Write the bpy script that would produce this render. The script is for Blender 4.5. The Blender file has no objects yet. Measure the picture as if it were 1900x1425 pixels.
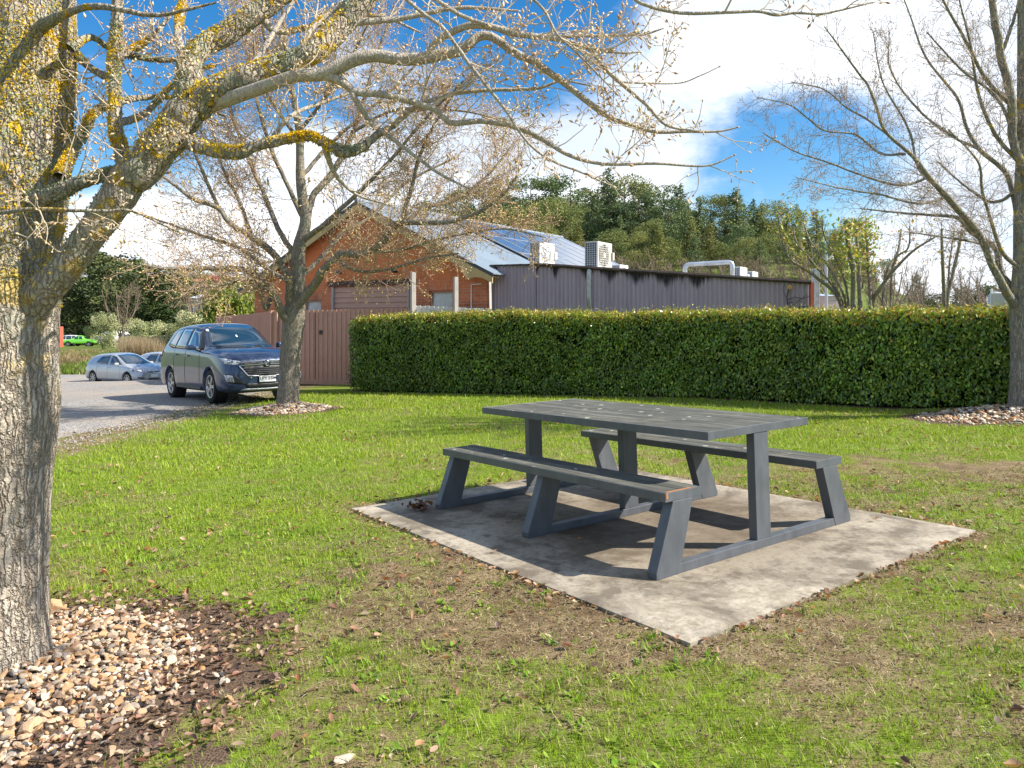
import bpy, bmesh, math, random
import numpy as np
from mathutils import Vector, Matrix
from mathutils.bvhtree import BVHTree
# ------------------------------------------------------------------ camera, world, sun
CAMZ = 1.345; F = 1416.0; HOR = 590.0; CX = 950.0
sc = bpy.context.scene
cam_d = bpy.data.cameras.new('camera'); cam = bpy.data.objects.new('camera', cam_d)
sc.collection.objects.link(cam); sc.camera = cam
cam.location = (0, 0, CAMZ); cam.rotation_euler = (math.radians(90), 0, 0)
cam_d.sensor_width = 36.0; cam_d.lens = 36.0*F/1900.0
cam_d.shift_x = 0.0; cam_d.shift_y = -(712.5-HOR)/1900.0
cam_d.clip_start = 0.05; cam_d.clip_end = 3000
sc.view_settings.view_transform = 'Standard'; sc.view_settings.look = 'None'
sc.view_settings.gamma = 1.0; sc.view_settings.use_curve_mapping = False
sc.view_settings.exposure = 0.97
SUN = Vector((0.545, -0.057, 0.466)).normalized()
sun_d = bpy.data.lights.new('sun', 'SUN'); sun = bpy.data.objects.new('sun', sun_d)
sc.collection.objects.link(sun); sun_d.energy = 5.0; sun_d.angle = math.radians(0.6); sun_d.color = (1.0, 0.93, 0.82)
sun.rotation_euler = (-SUN).to_track_quat('-Z', 'Y').to_euler(); sun.location = (20, -5, 30)
world = bpy.data.worlds.new('World'); sc.world = world; world.use_nodes = True

class G:
    """small node-graph helper"""
    def __init__(s, tree): s.t = tree; s.n = tree.nodes; s.l = tree.links
    def node(s, typ, **kw):
        nd = s.n.new(typ)
        for k, v in kw.items(): setattr(nd, k, v)
        return nd
    def put(s, sock, v):
        if hasattr(v, 'links') or isinstance(v, bpy.types.NodeSocket): s.l.new(v, sock)
        else:
            if isinstance(v, (tuple, list)) and len(v) == 3 and sock.type == 'RGBA': v = (*v, 1)
            sock.default_value = v
    def math(s, op, a, b=0.0, c=None, clamp=False):
        nd = s.node('ShaderNodeMath', operation=op); nd.use_clamp = clamp
        s.put(nd.inputs[0], a); s.put(nd.inputs[1], b)
        if c is not None: s.put(nd.inputs[2], c)
        return nd.outputs[0]
    def vmath(s, op, a, b=(0, 0, 0)):
        nd = s.node('ShaderNodeVectorMath', operation=op); s.put(nd.inputs[0], a); s.put(nd.inputs[1], b)
        return nd.outputs['Value'] if op in ('DOT_PRODUCT', 'LENGTH') else nd.outputs[0]
    def mix(s, f, a, b, mode='MIX'):
        nd = s.node('ShaderNodeMix', data_type='RGBA', blend_type=mode)
        s.put(nd.inputs[0], f); s.put(nd.inputs[6], a); s.put(nd.inputs[7], b); return nd.outputs[2]
    def noise(s, vec, scale, detail=4, rough=0.55, dist=0.0, out='Fac'):
        nd = s.node('ShaderNodeTexNoise'); s.put(nd.inputs['Vector'], vec); nd.inputs['Scale'].default_value = scale
        nd.inputs['Detail'].default_value = detail; nd.inputs['Roughness'].default_value = rough
        nd.inputs['Distortion'].default_value = dist; return nd.outputs[out]
    def voronoi(s, vec, scale, feature='F1', out='Distance', rnd=1.0):
        nd = s.node('ShaderNodeTexVoronoi', feature=feature); s.put(nd.inputs['Vector'], vec)
        nd.inputs['Scale'].default_value = scale; nd.inputs['Randomness'].default_value = rnd; return nd.outputs[out]
    def mapr(s, v, a, b, c=0.0, d=1.0, smooth=False):
        nd = s.node('ShaderNodeMapRange', interpolation_type='SMOOTHSTEP' if smooth else 'LINEAR')
        s.put(nd.inputs[0], v); nd.inputs[1].default_value = a; nd.inputs[2].default_value = b
        nd.inputs[3].default_value = c; nd.inputs[4].default_value = d; return nd.outputs[0]
    def mapping(s, vec, scale=(1, 1, 1), rot=(0, 0, 0), loc=(0, 0, 0)):
        nd = s.node('ShaderNodeMapping'); s.put(nd.inputs[0], vec); nd.inputs['Scale'].default_value = scale
        nd.inputs['Rotation'].default_value = rot; nd.inputs['Location'].default_value = loc; return nd.outputs[0]
    def ramp(s, f, stops):
        nd = s.node('ShaderNodeValToRGB'); s.put(nd.inputs[0], f); cr = nd.color_ramp
        while len(cr.elements) < len(stops): cr.elements.new(0.5)
        for e, (p, c) in zip(cr.elements, stops): e.position = p; e.color = (*c, 1)
        return nd.outputs[0]
    def coord(s, k='Object'): return s.node('ShaderNodeTexCoord').outputs[k]
    def attr(s, name='Col'): return s.node('ShaderNodeAttribute', attribute_name=name).outputs['Color']
    def bump(s, h, strength=0.3, dist=0.01):
        nd = s.node('ShaderNodeBump'); s.put(nd.inputs['Height'], h); nd.inputs['Strength'].default_value = strength
        nd.inputs['Distance'].default_value = dist; return nd.outputs[0]

def dirpx(px, py): return Vector(((px-CX)/F, 1.0, (HOR-py)/F)).normalized()
def build_world():
    g = G(world.node_tree); g.n.clear()
    sky = g.node('ShaderNodeTexSky', sky_type='NISHITA'); sky.sun_disc = False
    sky.sun_elevation = math.radians(40.4); sky.sun_rotation = math.radians(96); sky.air_density = 1.0; sky.dust_density = 0.3; sky.ozone_density = 2.5
    d = g.coord('Generated')
    hs = g.node('ShaderNodeHueSaturation'); hs.inputs['Saturation'].default_value = 1.42; hs.inputs['Value'].default_value = 0.85
    g.l.new(sky.outputs[0], hs.inputs['Color'])
    # clouds: noise on the viewing direction, stretched sideways, pushed up and down by broad soft masses
    v = g.mapping(d, scale=(1.0, 1.0, 2.6))
    n1 = g.noise(v, 2.9, 10, 0.60, 0.35)
    n2 = g.noise(g.mapping(d, scale=(1, 1, 3.2), loc=(3.1, 1.7, 0.4)), 6.0, 6, 0.6)
    dens = g.math('ADD', g.math('MULTIPLY_ADD', n1, 2.3, -0.65), g.math('MULTIPLY', n2, 0.5)); dens = g.math('SUBTRACT', dens, 0.13)
    def blob(px, py, rad, amt):
        nonlocal dens
        dot = g.vmath('DOT_PRODUCT', d, tuple(dirpx(px, py)))
        m = g.mapr(dot, math.cos(math.radians(rad)), 1.0, 0.0, amt, True)
        dens = g.math('ADD', dens, m)
    blob(1500, 80, 20, 0.42); blob(1150, 300, 12, 0.26); blob(1750, 480, 9, 0.34); blob(700, 300, 15, 0.30)
    blob(1750, 120, 12, 0.3)
    blob(350, 400, 11, 0.24); blob(250, 480, 7, 0.2)
    blob(980, 20, 10, -0.42); blob(300, 120, 13, -0.42); blob(1500, 335, 10, -0.70); blob(620, 40, 11, -0.38); blob(1290, 340, 5, -0.12)
    cl = g.mapr(dens, 0.38, 1.02, 0, 1, True)
    shade = g.noise(g.mapping(d, scale=(1, 1, 3.0), loc=(0.3, 0.1, 0.25)), 3.2, 5, 0.5)
    ccol = g.mix(g.mapr(shade, 0.36, 0.66), (4.3, 4.8, 5.6), (7.6, 7.7, 7.9))
    col = g.mix(cl, hs.outputs[0], ccol)
    bg = g.node('ShaderNodeBackground'); g.put(bg.inputs[0], col); bg.inputs[1].default_value = 0.105
    g.l.new(bg.outputs[0], g.node('ShaderNodeOutputWorld').inputs[0])
build_world()

# ------------------------------------------------------------------ helpers
rng = np.random.default_rng(7); random.seed(7)
def link(o): sc.collection.objects.link(o); return o
def tag(o, label=None, cat=None, group=None, kind=None):
    if label: o['label'] = label
    if cat: o['category'] = cat
    if group: o['group'] = group
    if kind: o['kind'] = kind
    return o
def empty(name, loc=(0, 0, 0), rz=0.0, label=None, cat=None, group=None):
    o = link(bpy.data.objects.new(name, None)); o.location = loc; o.rotation_euler = (0, 0, rz)
    o.empty_display_size = 0.2
    return tag(o, label, cat, group)
def children(o): return [c for c in bpy.data.objects if c.parent == o]
def copy_tree(o, parent=None):
    c = link(o.copy())
    if parent is not None: c.parent = parent
    for ch in KIDS.get(o.name, []): copy_tree(ch, c)
    KIDS[c.name] = [x for x in bpy.data.objects if x.parent == c]
    return c
KIDS = {}
def obj(name, me, mat=None, parent=None, smooth=False):
    o = link(bpy.data.objects.new(name, me))
    if mat:
        for m in (mat if isinstance(mat, (list, tuple)) else [mat]): me.materials.append(m)
    if parent is not None:
        o.parent = parent; KIDS.setdefault(parent.name, []).append(o)
    if smooth: me.polygons.foreach_set('use_smooth', np.ones(len(me.polygons), bool))
    return o
def mesh_np(name, V, Fc, col=None, smooth=False, tri=False):
    """V [n,3]; Fc [m,k] index array (k = 3 or 4)"""
    me = bpy.data.meshes.new(name); V = np.asarray(V, np.float32); Fc = np.asarray(Fc, np.int32)
    m, k = Fc.shape
    me.vertices.add(len(V)); me.vertices.foreach_set('co', V.ravel())
    me.loops.add(m*k); me.loops.foreach_set('vertex_index', Fc.ravel())
    me.polygons.add(m); me.polygons.foreach_set('loop_start', np.arange(0, m*k, k, dtype=np.int32))
    if smooth: me.polygons.foreach_set('use_smooth', np.ones(m, bool))
    me.update(calc_edges=True)
    if col is not None:
        a = me.color_attributes.new('Col', 'FLOAT_COLOR', 'POINT')
        c4 = np.ones((len(V), 4), np.float32); c4[:, :3] = col; a.data.foreach_set('color', c4.ravel())
    return me
class MB:
    """collects shapes into one mesh"""
    def __init__(s): s.V = []; s.F = []; s.n = 0
    def add(s, V, Fs):
        s.V.extend([tuple(v) for v in V]); s.F.extend([tuple(i+s.n for i in f) for f in Fs]); s.n += len(V); return s
    def box(s, c, d, M=None):
        x, y, z = c; a, b, e = d[0]/2, d[1]/2, d[2]/2
        V = [Vector((x+i*a, y+j*b, z+k*e)) for k in (-1, 1) for j in (-1, 1) for i in (-1, 1)]
        if M is not None: V = [M @ v for v in V]
        return s.add(V, [(0, 2, 3, 1), (4, 5, 7, 6), (0, 1, 5, 4), (2, 6, 7, 3), (0, 4, 6, 2), (1, 3, 7, 5)])
    def prism(s, poly, axis, a, b, M=None):
        """poly: 2d points; extruded along axis from a to b"""
        def p(u, v, w):
            return Vector({'x': (w, u, v), 'y': (u, w, v), 'z': (u, v, w)}[axis])
        n = len(poly); V = [p(u, v, a) for u, v in poly]+[p(u, v, b) for u, v in poly]
        if M is not None: V = [M @ v for v in V]
        return s.add(V, [tuple(range(n)), tuple(range(2*n-1, n-1, -1))]+[(i, i+n, (i+1) % n+n, (i+1) % n) for i in range(n)])
    def tube(s, P, R, n=8, caps=True):
        P = [Vector(p) for p in P]; K = len(P)
        if not isinstance(R, (list, tuple)): R = [R]*K
        V = []; up = None
        for i, p in enumerate(P):
            t = (P[min(i+1, K-1)]-P[max(i-1, 0)]).normalized()
            if up is None: up = Vector((0, 0, 1)) if abs(t.z) < 0.9 else Vector((1, 0, 0))
            u = t.cross(up).normalized(); w = u.cross(t).normalized(); up = w
            for k in range(n):
                a = 2*math.pi*k/n; V.append(p+(u*math.cos(a)+w*math.sin(a))*R[i])
        Fs = [(i*n+k, i*n+(k+1) % n, (i+1)*n+(k+1) % n, (i+1)*n+k) for i in range(K-1) for k in range(n)]
        if caps: Fs += [tuple(range(n-1, -1, -1)), tuple(range((K-1)*n, K*n))]
        return s.add(V, Fs)
    def lathe(s, prof, n=24, axis='z', M=None):
        V = []
        for r, h in prof:
            for k in range(n):
                a = 2*math.pi*k/n; c, q = r*math.cos(a), r*math.sin(a)
                v = Vector({'z': (c, q, h), 'y': (c, h, q), 'x': (h, c, q)}[axis]); V.append(M @ v if M is not None else v)
        K = len(prof)
        return s.add(V, [(i*n+k, i*n+(k+1) % n, (i+1)*n+(k+1) % n, (i+1)*n+k) for i in range(K-1) for k in range(n)])
    def mesh(s, name):
        me = bpy.data.meshes.new(name); me.from_pydata(s.V, [], s.F); me.update()
        bm = bmesh.new(); bm.from_mesh(me); bmesh.ops.recalc_face_normals(bm, faces=bm.faces); bm.to_mesh(me); bm.free()
        return me
    def build(s, name, mat, parent=None, smooth=False, bevel=0.0, autos=False):
        o = obj(name, s.mesh(name), mat, parent, smooth)
        if bevel:
            b = o.modifiers.new('bevel', 'BEVEL'); b.width = bevel; b.segments = 2; b.limit_method = 'ANGLE'
        return o

# value noise
_tab = np.random.default_rng(3).random((256, 256))
def vn(x, y, sc_=1.0, octv=3, seed=0):
    x = np.asarray(x, float)*sc_+seed*17.31; y = np.asarray(y, float)*sc_+seed*9.17; r = 0; a = 1; s = 0
    for o in range(octv):
        xi = np.floor(x).astype(int); yi = np.floor(y).astype(int); fx = x-xi; fy = y-yi
        fx = fx*fx*(3-2*fx); fy = fy*fy*(3-2*fy)
        t = lambda i, j: _tab[(xi+i) % 256, (yi+j) % 256]
        r = r+a*((t(0, 0)*(1-fx)+t(1, 0)*fx)*(1-fy)+(t(0, 1)*(1-fx)+t(1, 1)*fx)*fy); s += a
        a *= 0.5; x = x*2.03+5.1; y = y*2.03+3.7
    return r/s
def sst(v, a, b): t = np.clip((np.asarray(v, float)-a)/(b-a), 0, 1); return t*t*(3-2*t)

TREES = [(-2.2, 3.2, 0.06, 0.6), (-4.38, 14.87, 0.13, 0.6), (7.36, 11.0, 0.13, 0.9)]
def gz(x, y):
    """height of the ground"""
    x = np.asarray(x, float); y = np.asarray(y, float)
    pl = 0.0258*x-0.0206*y-0.022
    for tx, ty, h, r in TREES: pl = pl+h*np.exp(-((x-tx)**2+(y-ty)**2)/(r*r))
    a = x/np.maximum(y, 1.0)
    zl = np.interp(y, [0, 27, 33, 36.6, 42, 46, 52, 60, 100, 135, 180, 260, 420, 700], [0, -1.0, -1.55, -1.80, -1.88, -1.78, -1.45, -1.22, -2.5, -3.6, -1.0, 11, 24, 38])
    zm = np.interp(y, [0, 27, 60, 120, 160, 200, 300, 450, 700], [0, -.55, 0.3, 4, 8.5, 15, 31, 46, 60])
    zr = np.interp(y, [0, 27, 60, 120, 200, 450, 700], [0, -.45, 0.6, 2.6, 4, 9, 14])
    w1 = sst(a, -0.27, -0.12); w2 = sst(a, 0.36, 0.56)
    far = zl*(1-w1)+(zm*(1-w2)+zr*w2)*w1
    w = sst(y, 26, 33)
    return pl*(1-w)+far*w
def gzf(x, y): return float(gz(x, y))
def at(px, py, d):
    """point seen at photo pixel (px, py) at depth d"""
    return Vector(((px-CX)/F*d, d, CAMZ+(HOR-py)/F*d))

# ------------------------------------------------------------------ materials
MATS = {}
def mat(name, col=None, rough=0.7, metal=0.0, fn=None, spec=0.5, coat=0.0, trans=0.0):
    if name in MATS: return MATS[name]
    m = bpy.data.materials.new(name); m.use_nodes = True; g = G(m.node_tree)
    b = g.n['Principled BSDF']; b.inputs['Roughness'].default_value = rough; b.inputs['Metallic'].default_value = metal
    b.inputs['Specular IOR Level'].default_value = spec; b.inputs['Coat Weight'].default_value = coat
    b.inputs['Coat Roughness'].default_value = 0.05
    if col is not None: b.inputs['Base Color'].default_value = (*col, 1)
    if fn: fn(g, b)
    MATS[name] = m; return m
def varied(c, amt=0.25, scale=6.0, bump=0.0, bscale=60.0, dirt=None):
    """colour broken up by noise, with optional grime and bump"""
    def fn(g, b):
        o = g.coord(); n = g.noise(o, scale, 6, 0.6)
        col = g.mix(g.mapr(n, 0.3, 0.7), tuple(x*(1-amt) for x in c), tuple(min(1, x*(1+amt)) for x in c))
        if dirt: col = g.mix(g.mapr(g.noise(o, scale*0.4, 5, 0.65), 0.52, 0.72, 0, 0.8), col, dirt)
        g.put(b.inputs['Base Color'], col)
        if bump: g.put(b.inputs['Normal'], g.bump(g.noise(o, bscale, 4, 0.6), bump, 0.01))
    return fn
def leafy(tr=0.35, rough=0.55, spec=0.4):
    """leaf material: vertex colour, thin translucency"""
    def fn(g, b):
        c = g.attr(); g.put(b.inputs['Base Color'], c)
        t = g.node('ShaderNodeBsdfTranslucent'); g.put(t.inputs[0], g.mix(1.0, c, (1.0, 1.0, 0.45), 'MULTIPLY'))
        mx = g.node('ShaderNodeMixShader'); mx.inputs[0].default_value = tr
        g.l.new(b.outputs[0], mx.inputs[1]); g.l.new(t.outputs[0], mx.inputs[2])
        g.l.new(mx.outputs[0], g.n['Material Output'].inputs[0])
    return fn
M_leaf = mat('leaf', rough=0.5, spec=0.4, fn=leafy(0.3))
M_hedge = mat('hedge_leaf', rough=0.28, spec=0.5, fn=leafy(0.22))
M_far = mat('far_foliage', rough=0.75, spec=0.15, fn=leafy(0.12))
M_grass = mat('grass_blade', rough=0.5, spec=0.3, fn=leafy(0.35))

def ground_fn(g, b):
    o = g.coord(); a = g.attr('Mask'); sep = g.node('ShaderNodeSeparateColor'); g.l.new(a, sep.inputs[0])
    bare, mulch, far = sep.outputs[0], sep.outputs[1], sep.outputs[2]
    n1 = g.noise(o, 1.4, 6, 0.6); n2 = g.noise(o, 24, 6, 0.7); n3 = g.noise(o, 140, 3, 0.7)
    green = g.mix(n1, (0.12, 0.21, 0.016), (0.25, 0.33, 0.03))
    green = g.mix(g.mapr(n2, 0.35, 0.7), green, (0.09, 0.12, 0.025))
    straw = g.mix(g.mapr(n3, 0.36, 0.62), (0.075, 0.045, 0.025), (0.34, 0.265, 0.15)); straw = g.mix(g.mapr(g.noise(o, 5.5, 5, 0.7), 0.42, 0.62, 0, 0.8), straw, (0.105, 0.066, 0.038))
    bb = g.math('ADD', bare, g.math('MULTIPLY', g.math('SUBTRACT', n2, 0.5), 0.9))
    col = g.mix(g.mapr(bb, 0.35, 0.65), green, straw)
    mul = g.mix(g.mapr(n3, 0.4, 0.6), (0.035, 0.024, 0.017), (0.19, 0.13, 0.09))
    col = g.mix(g.mapr(g.math('ADD', mulch, g.math('MULTIPLY', g.math('SUBTRACT', n2, 0.5), 0.5)), 0.35, 0.6), col, mul)
    fn_ = g.noise(o, 0.25, 6, 0.65)
    fc = g.ramp(fn_, [(0.3, (0.05, 0.075, 0.018)), (0.5, (0.13, 0.19, 0.03)), (0.62, (0.15, 0.13, 0.06)), (0.75, (0.10, 0.15, 0.03))])
    fc = g.mix(g.mapr(g.noise(o, 4, 4, 0.7), 0.3, 0.7, 0, 0.5), fc, (0.06, 0.08, 0.02))
    col = g.mix(far, col, fc); g.put(b.inputs['Base Color'], col)
    g.put(b.inputs['Normal'], g.bump(g.math('ADD', n2, g.math('MULTIPLY', n3, 0.5)), 0.6, 0.02))
M_ground = mat('lawn_soil', rough=0.95, spec=0.1, fn=ground_fn)
def gravel_fn(g, b):
    o = g.coord(); v = g.voronoi(o, 42); vc = g.voronoi(o, 42, out='Color'); sp = g.node('ShaderNodeSeparateColor'); g.l.new(vc, sp.inputs[0])
    n = g.noise(o, 0.8, 6, 0.65)
    c = g.ramp(sp.outputs[0], [(0.0, (0.15, 0.145, 0.14)), (0.5, (0.34, 0.325, 0.305)), (0.85, (0.46, 0.44, 0.40)), (1.0, (0.66, 0.63, 0.58))])
    c = g.mix(g.mapr(v, 0.0, 0.5, 0.0, 0.35), c, (0.10, 0.095, 0.09))
    c = g.mix(g.mapr(n, 0.42, 0.62, 0, 0.75), c, (0.33, 0.27, 0.215))
    c = g.mix(g.mapr(g.noise(o, 0.35, 4, 0.6), 0.45, 0.6, 0, 0.35), c, (0.2, 0.2, 0.2))
    g.put(b.inputs['Base Color'], c); g.put(b.inputs['Normal'], g.bump(v, 0.8, 0.012))
M_gravel = mat('gravel', rough=0.95, spec=0.2, fn=gravel_fn)
def concrete_fn(g, b):
    o = g.coord(); n = g.noise(o, 2.2, 8, 0.68, 0.3); n2 = g.noise(o, 10, 7, 0.72); n3 = g.noise(o, 160, 3, 0.6)
    c = g.mix(g.mapr(n2, 0.38, 0.62), (0.27, 0.23, 0.17), (0.50, 0.45, 0.365))
    c = g.mix(g.mapr(g.math('ADD', n, g.math('MULTIPLY', n2, 0.5)), 0.68, 0.84, 0, 0.85), c, (0.115, 0.095, 0.07))
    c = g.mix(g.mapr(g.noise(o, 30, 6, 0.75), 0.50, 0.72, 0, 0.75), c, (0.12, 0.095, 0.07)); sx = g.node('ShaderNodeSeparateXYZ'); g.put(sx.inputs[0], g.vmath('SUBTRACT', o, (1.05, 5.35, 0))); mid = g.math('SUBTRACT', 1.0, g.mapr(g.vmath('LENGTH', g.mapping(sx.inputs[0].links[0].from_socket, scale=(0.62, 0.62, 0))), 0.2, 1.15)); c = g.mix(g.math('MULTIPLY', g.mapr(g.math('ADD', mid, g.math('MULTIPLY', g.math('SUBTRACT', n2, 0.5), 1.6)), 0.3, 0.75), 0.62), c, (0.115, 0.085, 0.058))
    c = g.mix(g.mapr(n3, 0.62, 0.75, 0, 0.6), c, (0.08, 0.07, 0.055))
    g.put(b.inputs['Base Color'], c); g.put(b.inputs['Normal'], g.bump(g.math('ADD', n3, n2), 0.25, 0.004))
M_conc = mat('concrete', rough=0.9, spec=0.2, fn=concrete_fn)
def bark_fn(base, light, lichen=0.35, yellow=0.3, sc_=1.0, furrow=0.9):
    def fn(g, b):
        o = g.coord()
        st = g.mapping(o, scale=(1, 1, 0.22))
        f = g.noise(st, 40*sc_, 8, 0.72, 0.5); fine = g.noise(o, 90*sc_, 4, 0.7)
        wv = g.vmath('ADD', g.mapping(o, scale=(1, 1, 0.13)), g.mapping(g.noise(o, 14*sc_, 4, 0.6, out='Color'), scale=(.05, .05, .05))); ridg = g.voronoi(wv, 46*sc_, 'DISTANCE_TO_EDGE')
        c = g.mix(g.mapr(f, 0.38, 0.62), base, light)
        c = g.mix(g.mapr(ridg, 0.0, 0.12, 0.6, 0.0), c, tuple(x*0.45 for x in base))
        c = g.mix(g.mapr(fine, 0.45, 0.7, 0.0, 0.6), c, (0.52, 0.48, 0.42))
        zz = g.node('ShaderNodeSeparateXYZ'); g.put(zz.inputs[0], o)
        hi = g.mapr(zz.outputs[2], 0.9, 2.2, 0, 1)
        l1 = g.math('MULTIPLY', g.mapr(g.noise(o, 7*sc_, 7, 0.72, 0.5), 0.60-lichen*0.25, 0.66-lichen*0.22, 0, 1), hi)
        c = g.mix(g.math('MULTIPLY', l1, 0.85), c, g.mix(fine, (0.27, 0.29, 0.19), (0.50, 0.51, 0.38)))
        y1 = g.math('MULTIPLY', g.mapr(g.noise(g.vmath('ADD', o, (5.3, 2.2, 7.7)), 9*sc_, 7, 0.72, 0.4), 0.67-yellow*0.22, 0.695-yellow*0.2, 0, 1), hi)
        c = g.mix(y1, c, g.mix(fine, (0.62, 0.36, 0.012), (0.85, 0.62, 0.05)))
        g.put(b.inputs['Base Color'], c)
        h = g.math('ADD', g.mapr(ridg, 0, 0.22), g.math('ADD', f, g.math('MULTIPLY', fine, 0.35)))
        g.put(b.inputs['Normal'], g.bump(h, furrow, 0.025))
    return fn
M_bark1 = mat('bark_lichen', rough=0.95, spec=0.15, fn=bark_fn((0.40, 0.31, 0.225), (0.74, 0.66, 0.54), 0.42, 0.50, 1.0, 1.0))
M_bark2 = mat('bark_grey', rough=0.95, spec=0.15, fn=bark_fn((0.22, 0.18, 0.135), (0.47, 0.41, 0.33), 0.25, 0.3))
M_bark3 = mat('bark_pale', rough=0.95, spec=0.15, fn=bark_fn((0.22, 0.185, 0.15), (0.48, 0.45, 0.39), 0.4, 0.4))
M_pale = mat('pale_branch_bark', rough=0.85, spec=0.2, fn=bark_fn((0.33, 0.27, 0.21), (0.56, 0.50, 0.41), 0.05, -0.12, 1.6, 0.4))
M_twig = mat('twig_bark', rough=0.85, spec=0.2, fn=lambda g, b: g.put(b.inputs['Base Color'], g.attr()))
M_bud = mat('bud', rough=0.5, spec=0.4, fn=lambda g, b: g.put(b.inputs['Base Color'], g.attr()))
# ------------------------------------------------------------------ the ground
SL = dict(u0=-.648, u1=2.791, v0=-.952, v1=1.832)
U = Vector((-.5942, .8037, -.0319)).normalized(); UP = Vector((-.02575, .02063, .99945)).normalized()
Vv = UP.cross(U); Vv = -Vv if Vv.dot(Vector((.8, .59, 0))) < 0 else Vv; Vv.normalize()
UPt = UP; T0 = Vector((1.150, 4.369, CAMZ-1.405))
def tuv(u, v, w=0.0): return T0+U*u+Vv*v+UPt*w
def slab_uv(x, y):
    dx = np.asarray(x)-T0.x; dy = np.asarray(y)-T0.y
    return dx*U.x+dy*U.y, dx*Vv.x+dy*Vv.y
def slab_dist(x, y):
    """distance outside the slab's rectangle (negative inside)"""
    u, v = slab_uv(x, y); du = np.maximum(SL['u0']-u, u-SL['u1']); dv = np.maximum(SL['v0']-v, v-SL['v1'])
    return np.maximum(du, dv)
def masks(x, y):
    x = np.asarray(x, float); y = np.asarray(y, float)
    n = vn(x, y, 0.9, 4, 1); n2 = vn(x, y, 3.1, 3, 2); n3 = vn(x, y, 9.0, 3, 5); n4 = vn(x, y, 24.0, 2, 6)
    sd = slab_dist(x, y)
    bare = 0.20*n+0.36*n2+0.36*n3+0.26*n4*sst(y, 9, 6)+.13*sst(y, 6, 9)-0.235
    near = sst(y, 5.6, 3.4)                                          # the worn ground in front
    bare = bare+0.115*near
    bare = bare+0.40*np.exp(-((x+0.15)**2/0.75+(y-4.45)**2/0.65))*(0.4+n2)  # bare soil left of the slab
    bare = bare+0.30*np.exp(-((x-0.55)**2/0.5+(y-3.45)**2/0.12))
    bare = bare+0.42*np.exp(-((x-3.9)**2/3.0+(y-6.7)**2/1.0))*(0.4+n2)+0.25*np.exp(-((x-2.6)**2/1.2+(y-3.0)**2/.5))*(.4+n2)
    bare = bare+0.26*np.exp(-((x-0.9)**2/1.6+(y-8.3)**2/0.4))*(0.4+n2)
    bare = bare+0.38*np.exp(-np.maximum(sd, 0)/0.07)*(0.35+n3)
    bare = bare+0.25*sst(x, -5.2, -5.9)*sst(y, 7, 9)
    e = np.sqrt(((x+2.15)/1.12)**2+((y-3.0)/1.0)**2)+0.6*(n2-.5)+.4*(n3-.5)
    mul = sst(e, 1.1, 0.9)
    e = np.sqrt((x+4.38)**2+(y-14.7)**2)/1.0+0.3*(n2-.5); mul = np.maximum(mul, sst(e, 1.15, 0.9))
    e = np.sqrt(((x-7.0)/1.5)**2+((y-10.75)/.9)**2)+0.3*(n2-.5); mul = np.maximum(mul, sst(e, 1.1, 0.9))
    hy = np.interp(x, [-4.2, -3.35, 3.76, 5.8, 7.4, 9.5], [19.7, 19.0, 15.2, 12.65, 11.45, 9.9])
    mul = np.maximum(mul, sst(np.abs(y-hy-.3), .75, .35)*sst(x, -4.6, -4.0))
    return np.clip(bare, 0, 1), np.clip(mul, 0, 1)
def axis(parts):
    out = []
    for a, b, s in parts: out += list(np.arange(a, b, s))
    return np.array(out+[parts[-1][1]])
def geo(a, b, n): return list(np.geomspace(abs(a), abs(b), n)*np.sign(a))
xs = np.array(sorted(set(geo(-8, -700, 44)+list(np.arange(-7.9, 9, .09))+geo(9, 700, 44))))
ys = np.array(list(np.arange(-30, 1.5, 1.5))+list(np.arange(1.5, 9, .07))+list(np.arange(9, 24, .16))+list(np.arange(24, 64, .8))+list(np.geomspace(64, 900, 60)))
X, Y = np.meshgrid(xs, ys); Z = gz(X, Y)
b_, m_ = masks(X, Y)
near_slab = slab_dist(X, Y)
Z = np.where(near_slab < -0.12, Z-0.06, Z)+0.012*(vn(X, Y, 2.2, 3, 8)-.5)*(Y < 24)
fa = np.clip(sst(Y, 30, 40), 0, 1)
nx, ny = len(xs), len(ys)
idx = np.arange(nx*ny).reshape(ny, nx)
Fq = np.stack([idx[:-1, :-1], idx[:-1, 1:], idx[1:, 1:], idx[1:, :-1]], -1).reshape(-1, 4)
me = mesh_np('ground', np.stack([X, Y, Z], -1).reshape(-1, 3), Fq, smooth=True)
at_ = me.color_attributes.new('Mask', 'FLOAT_COLOR', 'POINT')
c4 = np.ones((nx*ny, 4), np.float32); c4[:, 0] = b_.ravel(); c4[:, 1] = m_.ravel(); c4[:, 2] = fa.ravel(); at_.data.foreach_set('color', c4.ravel())
tag(obj('lawn_ground', me, M_ground), 'grassy ground sheet of the park reaching to the hills', kind='structure')

# gravel car park
rows = np.concatenate([np.arange(-6, 24, .07), np.arange(24, 43.2, .35)]); V = []; nc = 60
for i, y in enumerate(rows):
    xr = -5.95+0.5*(vn(y, 0, 1.3, 3, 4)-.5)+0.30*(vn(y, 3, 6, 3, 4)-.5)
    if y > 21.5: xr = np.interp(y, [21.5, 23, 32, 43], [-6.0, -7.3, -12.6, -12.5])
    for t in np.linspace(0, 1, nc)**0.45:
        x = -70+(xr+70)*t; V.append((x, y, gzf(x, y)+(0.02 if t < .985 else -.012)+.004*vn(x, y, 3)))
idx = np.arange(len(rows)*nc).reshape(-1, nc)
Fq = np.stack([idx[:-1, :-1], idx[:-1, 1:], idx[1:, 1:], idx[1:, :-1]], -1).reshape(-1, 4)
tag(obj('gravel_car_park', mesh_np('gravel', V, Fq, smooth=True), M_gravel), 'grey gravel car park at the left', kind='structure')

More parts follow.
